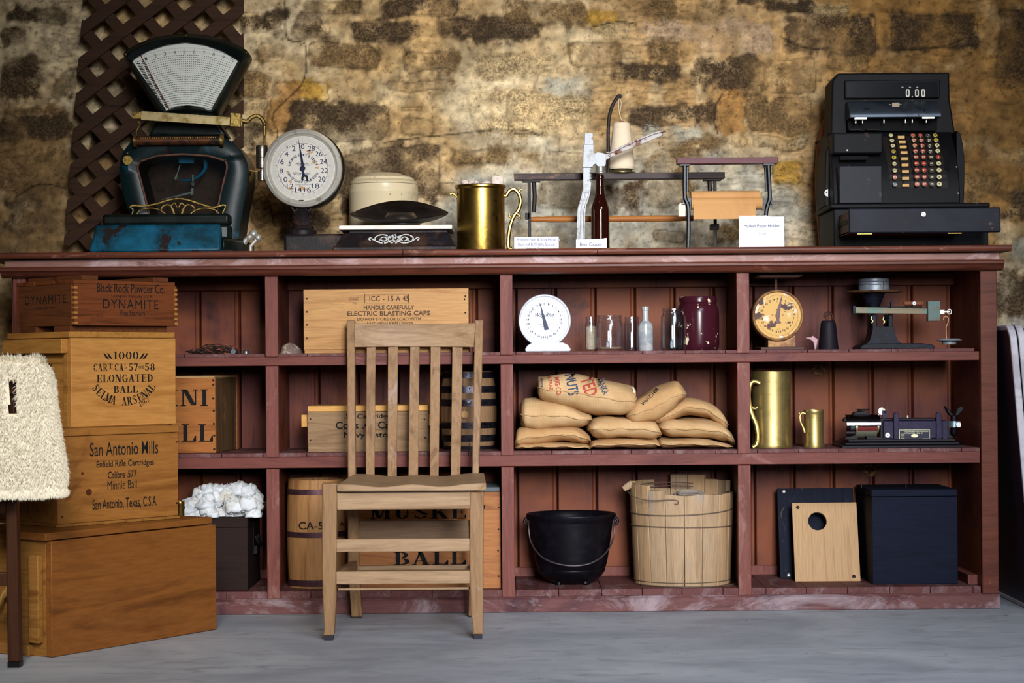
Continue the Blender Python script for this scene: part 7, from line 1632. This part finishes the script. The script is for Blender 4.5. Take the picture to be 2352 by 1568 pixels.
# ================================================================ THE CHAIR
def chair():
    CW = wood('worn_oak_chair', (150, 116, 82), (116, 84, 56), 'z', 1, .45, ring=12, wear=(170, 154, 148), wt=(.58, .74), ws=5, dark=(96, 64, 38), dt=(.64, .78))
    CWX = wood('worn_oak_chair_rail', (168, 138, 106), (136, 104, 74), 'x', 1, .45, ring=10, wear=(176, 158, 144), wt=(.62, .78), ws=5, dark=(112, 80, 52), dt=(.66, .8))
    GLD = mk('iron_glide', (40, 40, 48), .5, .4)
    YF, YB_ = -.58, -.12
    t, L = thing('wooden_chair', 'worn light oak chair with five back slats standing in front of the counter', 'chair', 925, YF, 0)
    B = YB_-YF
    zs = L(925, 1128)[1]       # under the seat
    def leg(seq, y0, y1, name='leg'):
        """seq: (pxleft, pxright, py) top to bottom"""
        o = bpy.data.objects; vs = []
        for a, c_, y in seq:
            xa, z = L(a, y, y0); xb, _ = L(c_, y, y0); z = max(z, .013); vs += [(xa, y0, z), (xb, y0, z), (xb, y1, z), (xa, y1, z)]
        n = len(seq); fs = [(0,1,2,3), (4*n-4, 4*n-1, 4*n-2, 4*n-3)]+[(4*k+i, 4*k+(i+1) % 4, 4*k+4+(i+1) % 4, 4*k+4+i) for k in range(n-1) for i in range(4)]
        b = MB(); b.add(vs, fs); l = b.build(name, CW, t, bevel=.003)
        xa, xb = vs[-4][0], vs[-3][0]; g = MB(); g.box(xa+.003, xb-.003, y0+.003, y1-.003, 0, .0125); g.build('glide', GLD, l)
    leg([(739, 774, 1110), (740, 772, 1300), (741, 771, 1380), (745, 768, 1440), (742, 767, 1476)], -.0, .038)
    leg([(1079, 1111, 1129), (1079, 1110, 1300), (1080, 1110, 1400), (1086, 1110, 1440), (1086, 1110, 1476)], -.0, .038)
    # rear legs continue up as the back posts, leaning back
    for (top, mid, seat, kn, foot) in (((796, 815), (797, 815), (799, 817), (799, 824), (807, 832)), ((1091, 1110), (1088, 1107), (1084, 1100), (1078, 1096), (1076, 1094))):
        sq = [(top, 735, B+.10), (mid, 860, B+.055), (seat, 1100, B-.02), (kn, 1180, B-.02), (kn, 1300, B-.0), (foot, 1421, B+.03)]
        vs = []
        for (a, c_), y, yy in sq:
            xa, z = L(a, y, yy-.03); xb, _ = L(c_, y, yy-.03); 
            if y == 1421: z = .004
            vs += [(xa, yy-.03, z), (xb, yy-.03, z), (xb, yy, z), (xa, yy, z)]
        vs[-4:] = [(x, y, .004) for x, y, z in vs[-4:]]
        n = len(sq); fs = [(0,1,2,3), (4*n-4, 4*n-1, 4*n-2, 4*n-3)]+[(4*k+i, 4*k+(i+1) % 4, 4*k+4+(i+1) % 4, 4*k+4+i) for k in range(n-1) for i in range(4)]
        b = MB(); b.add(vs, fs); l = b.build('leg', CW, t, bevel=.003); g = MB(); v = vs[-4:]; g.box(v[0][0]+.002, v[1][0]-.002, v[0][1]+.002, v[2][1]-.002, 0, .0038); g.build('glide', GLD, l)
    # crest rail, curved towards the back in the middle
    def crest(x0, x1, yt, yb, ya, bow, th, name, mat, n=14, dz=0):
        vs = []
        for i in range(n+1):
            f = i/n; px = x0+(x1-x0)*f; yy = ya+bow*4*f*(1-f); e = dz*4*f*(1-f)
            for (py, o) in ((yt+e, 0), (yb-e*.3, 0)):
                x, z = L(px, py, yy); vs += [(x, yy, z), (x, yy+th, z)]
        fs = [(0,1,3,2), (4*n, 4*n+2, 4*n+3, 4*n+1)]
        for i in range(n): a = 4*i; c_ = a+4; fs += [(a, c_, c_+1, a+1), (a+2, a+3, c_+3, c_+2), (a, a+2, c_+2, c_), (a+1, c_+1, c_+3, a+3)]
        b = MB(); b.add(vs, fs); return b.build(name, mat, t, bevel=.002)
    crest(814, 1092, 741, 797, B+.062, .03, .02, 'crest_rail', CWX, dz=3)
    crest(815, 1086, 1095, 1107, B-.03, .012, .02, 'lower_rail', CWX)
    for k, ((a0, a1), (c0, c1)) in enumerate((((842, 863), (840, 860)), ((891, 914), (890, 911)), ((942, 964), (938, 960)), ((989, 1012), (987, 1007)), ((1039, 1063), (1035, 1057)))):
        f = (k+1)/6; bow = 4*f*(1-f); vs = []
        n = 8
        for i in range(n+1):
            g = i/n; py = 790+(1100-790)*g; yy = (B+.062+.03*bow+.006)*(1-g)+(B-.026+.012*bow)*g+.008*math.sin(PI*g)
            xa, z = L(a0+(c0-a0)*g, py, yy); xb, _ = L(a1+(c1-a1)*g, py, yy); vs += [(xa, yy, z), (xb, yy, z), (xb, yy+.009, z), (xa, yy+.009, z)]
        fs = [(0,1,2,3), (4*n, 4*n+3, 4*n+2, 4*n+1)]+[(4*q+i, 4*q+(i+1) % 4, 4*q+4+(i+1) % 4, 4*q+4+i) for q in range(n) for i in range(4)]
        b = MB(); b.add(vs, fs); b.build('slat', CW, t, bevel=.0015)
    # saddle seat
    x0, x1 = L(774, 1120)[0], L(1117, 1120)[0]; zt = L(925, 1110)[1]; zb = L(925, 1127)[1]; nx, ny = 40, 24; y0, y1 = -.02, B-.035; vs = []
    for s_ in (0, 1):
        for j in range(ny+1):
            for i in range(nx+1):
                u, v = i/nx, j/ny; 
                inset = (.018*(1-(min(u, 1-u)/.06)) if min(u, 1-u) < .06 else 0)*(1 if v < .1 else .0)
                x = x0+(x1-x0)*(u+(.5-u)*.06*v); y = y0+(y1-y0)*v+inset*.6
                dip = .008*(math.exp(-((u-.3)/.13)**2)+math.exp(-((u-.7)/.13)**2))*(1-.3*v)+.004*math.exp(-((u-.5)/.3)**2)*v
                z = zt+.004*v-dip if s_ == 0 else zb
                vs.append((x, y, z))
    k = (nx+1)*(ny+1); fs = []
    for j in range(ny):
        for i in range(nx): a = j*(nx+1)+i; fs += [(a, a+1, a+nx+2, a+nx+1), (k+a, k+a+nx+1, k+a+nx+2, k+a+1)]
    for i in range(nx): fs += [(i, k+i, k+i+1, i+1), (ny*(nx+1)+i, ny*(nx+1)+i+1, k+ny*(nx+1)+i+1, k+ny*(nx+1)+i)]
    for j in range(ny): a = j*(nx+1); fs += [(a, a+nx+1, k+a+nx+1, k+a), (a+nx, k+a+nx, k+a+2*nx+1, a+2*nx+1)]
    b = MB(); b.add(vs, fs); b.build('seat', CWX, t, bevel=.003, ang=50)
    def rail(name, xa, xb, ya, yb, dy, th=.018, mat=CWX):
        p, q = L(xa, yb, dy), L(xb, ya, dy); MB().box(p[0], q[0], dy, dy+th, p[1], q[1]).build(name, mat, t, bevel=.002)
    rail('apron', 774, 1080, 1129, 1171, .004, .02)
    rail('stretcher', 772, 1080, 1236, 1268, .008); rail('stretcher', 772, 1081, 1310, 1342, .008)
    rail('rear_stretcher', 822, 1080, 1194, 1240, B-.03, .014, wood('shaded_back_stretcher', (128, 100, 76), (104, 78, 54), 'x', 1, .5))  # darker copy of the rail oak, with the shade painted in
    rail('rear_stretcher', 822, 1080, 1297, 1310, B-.03, .014); rail('thin_stretcher', 776, 1080, 1348, 1356, .03, .012)
    # side rails
    for px, pn in ((757, 'left'), (1095, 'right')):
        for ya, yb, nm in ((1131, 1165, 'side_apron'), (1322, 1345, 'side_stretcher')):
            p, q = L(px, yb, 0), L(px, ya, 0); px2 = 815 if px < 900 else 1087; p2 = L(px2, yb, B-.03)
            b = MB(); w_ = .009; b.add([(p[0]-w_, .038, p[1]), (p[0]+w_, .038, p[1]), (p2[0]+w_, B-.05, p[1]), (p2[0]-w_, B-.05, p[1]), (p[0]-w_, .038, q[1]), (p[0]+w_, .038, q[1]), (p2[0]+w_, B-.05, q[1]), (p2[0]-w_, B-.05, q[1])], [(0,3,2,1),(4,5,6,7),(0,1,5,4),(1,2,6,5),(2,3,7,6),(3,0,4,7)]); b.build(nm, CW, t, bevel=.002)
chair()

# ================================================================ LEFT FOREGROUND: CHAIR WITH SHEEPSKIN
def fleece():
    DW = wood('dark_walnut_chair', (66, 38, 24), (42, 25, 17), 'z', 1, .4)
    YF = -1.02
    t, L = thing('dark_armchair', 'dark walnut chair at the left edge of the picture, under a white sheepskin', 'chair', 28, YF, 0)
    def leg(a0, a1, b0, b1, zt_, y0, y1, ybot=1518):
        p0, p1 = L(a0, 900, y0)[0], L(a1, 900, y0)[0]; q0, q1 = L(b0, ybot, y0)[0], L(b1, ybot, y0)[0]
        b = MB(); b.add([(q0, y0, .014), (q1, y0, .014), (q1, y1, .014), (q0, y1, .014), (p0, y0, zt_), (p1, y0, zt_), (p1, y1, zt_), (p0, y1, zt_)], [(0,3,2,1),(4,5,6,7),(0,1,5,4),(1,2,6,5),(2,3,7,6),(3,0,4,7)])
        l = b.build('leg', DW, t, bevel=.003); MB().box(q0, q1, y0, y1, 0, .0135).build('glide', BLACKM, l)
    leg(9, 33, 17, 45, .66, 0, .035); 
    xl = L(28, 900)[0]-.5
    MB().box(xl, xl+.03, 0, .035, 0, .66).build('leg', DW, t, bevel=.003); MB().box(xl, xl+.03, .42, .455, 0, .66).build('leg', DW, t, bevel=.003); x4 = L(16, 900)[0]-.36; MB().box(x4-.012, x4+.02, .42, .455, 0, .66).build('leg', DW, t, bevel=.003)
    z = L(28, 1330)[1]; MB().box(xl+.03, L(20, 1300)[0], .005, .025, z-.016, z+.016).build('stretcher', DW, t, bevel=.002)
    zs = L(28, 1150)[1]; MB().box(xl, x4+.02, .0355, .4195, zs-.02, zs+.015).build('seat', DW, t, bevel=.004); MB().box(xl+.03, L(12, 1150)[0], .004, .03, zs-.03, zs+.012).build('front_apron', DW, t, bevel=.002)
    zr = L(28, 850)[1]; MB().box(xl-.02, L(60, 850)[0], -.02, .05, .6605, .69).build('arm_rail', DW, t, bevel=.004)
    f, L2 = thing('sheepskin', 'white woolly sheepskin draped over the rail of the dark chair at the left edge', 'sheepskin', 40, YF, 0)
    # outline columns: across the hanging front panel
    n, m_ = 60, 60
    zt_ = L2(60, 822, -.05)[1]
    left = -230
    def edge(y):  # right edge pixel at row y
        pts_ = [(818, 62), (828, 88), (845, 104), (870, 113), (920, 120), (960, 127), (1020, 138), (1060, 146), (1092, 150), (1108, 148), (1128, 120), (1142, 60)]
        for (a, b_), (c_, d) in zip(pts_[:-1], pts_[1:]):
            if a <= y <= c_: return b_+(d-b_)*(y-a)/(c_-a)
        return 62
    def bot(f_): return 1138-14*f_**3+4*math.sin(f_*9)
    G = {}; vs = []
    def surf(u, v):
        """u 0..1 across, v 0..1 down the front panel"""
        yb = bot(u); y = 818+(yb-818)*v; yy = max(819, min(y, 1127)); px = left+(edge(yy if v < .97 else 1105)-left)*u
        bulge = -.03-.035*math.sin(PI*min(1, v*1.2)*.5)-.012*math.sin(u*11+v*2)-.01*(1-v)
        edge_r = .03*max(0, (u-.9)/.1)**2
        topc = .05*max(0, 1-v/.06)**2
        dy = bulge+edge_r+topc; x, z = L2(px, y, -.05); return x, dy, z
    for j in range(m_+1):
        for i in range(n+1): vs.append(surf(i/n, j/m_))
    fs = [(j*(n+1)+i, j*(n+1)+i+1, (j+1)*(n+1)+i+1, (j+1)*(n+1)+i) for j in range(m_) for i in range(n)
          if not (.735-.03*(j/m_) < (i+.5)/n < .785-.03*(j/m_) and .17 < (j+.5)/m_ < .42)]
    k = len(vs)
    # back half hanging behind the rail
    for j in range(m_+1):
        for i in range(n+1): x, y, z = vs[j*(n+1)+i]; vs.append((x-.035*(i/n)**4, .075+.01*math.sin(i*.3)-.02*max(0, 1-j/m_/.06)**2, z if j else z))
    fs += [(k+j*(n+1)+i, k+(j+1)*(n+1)+i, k+(j+1)*(n+1)+i+1, k+j*(n+1)+i+1) for j in range(int(m_*.8)) for i in range(n)
           if not (.70 < (i+.5)/n < .80 and .17 < (j+.5)/m_ < .42)]
    fs += [(i, k+i, k+i+1, i+1) for i in range(n)]
    WL = mk('cream_wool', (226, 216, 196), 1, c2=(206, 192, 168), s2=9, bump=.8, bs=90, bd=.006, spec=.1, sheen=.4)
    b = MB(); b.add(vs, fs); hide = b.build('hide', WL, f, ang=180)
    r = np.random.RandomState(3); V = []; F = []; c = 0
    for q in range(34000):
        u, v = (r.rand()*.64+.36 if q % 5 else r.rand()), r.rand()
        if q % 3 == 0: u = 1-abs(r.randn())*.015
        if q % 7 == 0: v = 1-abs(r.randn())*.012
        u = min(u, 1); v = min(max(v, 0), 1)
        if .715-.03*v < u < .785-.03*v and .16 < v < .43: continue
        x, y, z = surf(u, v); l = .010+.012*r.rand(); ax = (.55 if u > .93 else 0)+r.randn()*.35; az = (-.8 if v > .95 else .5 if v < .05 else -.35)+r.randn()*.35; ay = -.9
        nn = math.sqrt(ax*ax+az*az+ay*ay); dx, dy, dz = ax/nn*l, ay/nn*l, az/nn*l; w_ = .0011
        V += [(x-w_, y, z), (x+w_, y, z), (x+dx*.5+w_*.7, y+dy*.5, z+dz*.5), (x+dx*.5-w_*.7, y+dy*.5, z+dz*.5), (x+dx, y+dy, z+dz-.002)]
        F += [(c, c+1, c+2, c+3), (c+3, c+2, c+4)]; c += 5
    me = bpy.data.meshes.new('wool'); me.from_pydata(V, [], F); me.materials.append(mk('wool_tips', (246, 240, 224), 1, spec=.05)); o = bpy.data.objects.new('wool', me); C.objects.link(o); o.parent = f; o['kind'] = 'stuff'
fleece()

# ================================================================ RIGHT: LEANING WHITE-RIMMED TABLE TOP
t = bpy.data.objects.new('folded_table', None); C.objects.link(t)
tag(t, 'dark folded table with white rounded rim leaning beside the right end of the counter', 'table')
def table():
    yb, yf = .50, -.12; k = (D+yf)/D
    xt = P(2318, 760, yf)[0]; xb = P(2352, 1410, yf)[0]+.03; zt = P(2320, 746, yf)[1]
    t.location = (xb, (yb+yf)/2, 0); tilt = math.atan2(xb-xt, zt); t.rotation_euler = (0, -tilt, 0); ln = math.hypot(xb-xt, zt); hw = (yb-yf)/2
    def rr(inset, rad, n=8):
        o = []
        for cx, cz, a in ((hw-rad, ln-rad, 0), (-hw+rad, ln-rad, 90), (-hw+rad, rad, 180), (hw-rad, rad, 270)):
            for i in range(n+1): aa = math.radians(a+90*i/n); o.append((cx+(rad-inset)*math.cos(aa), cz+(rad-inset)*math.sin(aa)+.0))
        return o
    b = MB(); b.prism(rr(.012, .05), 'x', 0.003, .012); b.build('underside', mk('dark_plum_board', (56, 42, 58), .45, c2=(40, 36, 52), s2=3), t)
    R1 = mk('white_painted_rim', (196, 192, 200), .4, c2=(170, 164, 172), s2=12)
    for x0, nm in ((.0, 'rim'), (.024, 'rim')):
        o, i_ = rr(0, .05), rr(.014, .05); n = len(o); vs = [(x0, *p) for p in o+i_]+[(x0+.020, *p) for p in o+i_]
        b = MB(); b.add(vs, [(k_, (k_+1) % n, n+(k_+1) % n, n+k_) for k_ in range(n)]+[(2*n+k_, 2*n+(k_+1) % n, 3*n+(k_+1) % n, 3*n+k_) for k_ in range(n)]+[(k_, (k_+1) % n, 2*n+(k_+1) % n, 2*n+k_) for k_ in range(n)]+[(n+k_, n+(k_+1) % n, 3*n+(k_+1) % n, 3*n+k_) for k_ in range(n)]); b.build(nm, R1, t, bevel=.003)
    b = MB(); b.prism(rr(.012, .05), 'x', .026, .038); b.build('table_top', mk('grey_white_top', (150, 150, 158), .5), t)
table()
x, y = ground(2296, 1360, 0); b = MB(); q = random.Random(1)
tag(MB().box((2300-1176)*S*1.0, (2300-1176)*S+.02, .40, .47, 0, .06).build('straw_block', mk('straw_brown', (120, 92, 60), .9, c2=(84, 62, 42), s2=60, bump=.6, bs=90), bevel=.006), 'small brown wooden block on the floor behind the corner of the counter', 'block')
b = MB(); b.box(1.56, 1.95, .28, .50, .0, .82); tag(b.build('black_case', mk('black_cloth_case', (14, 14, 18), .8), bevel=.01), 'black stand-in box filling the unclear dark area behind the leaning table at the right edge', 'case')  # invented box filling a dark area of unknown content
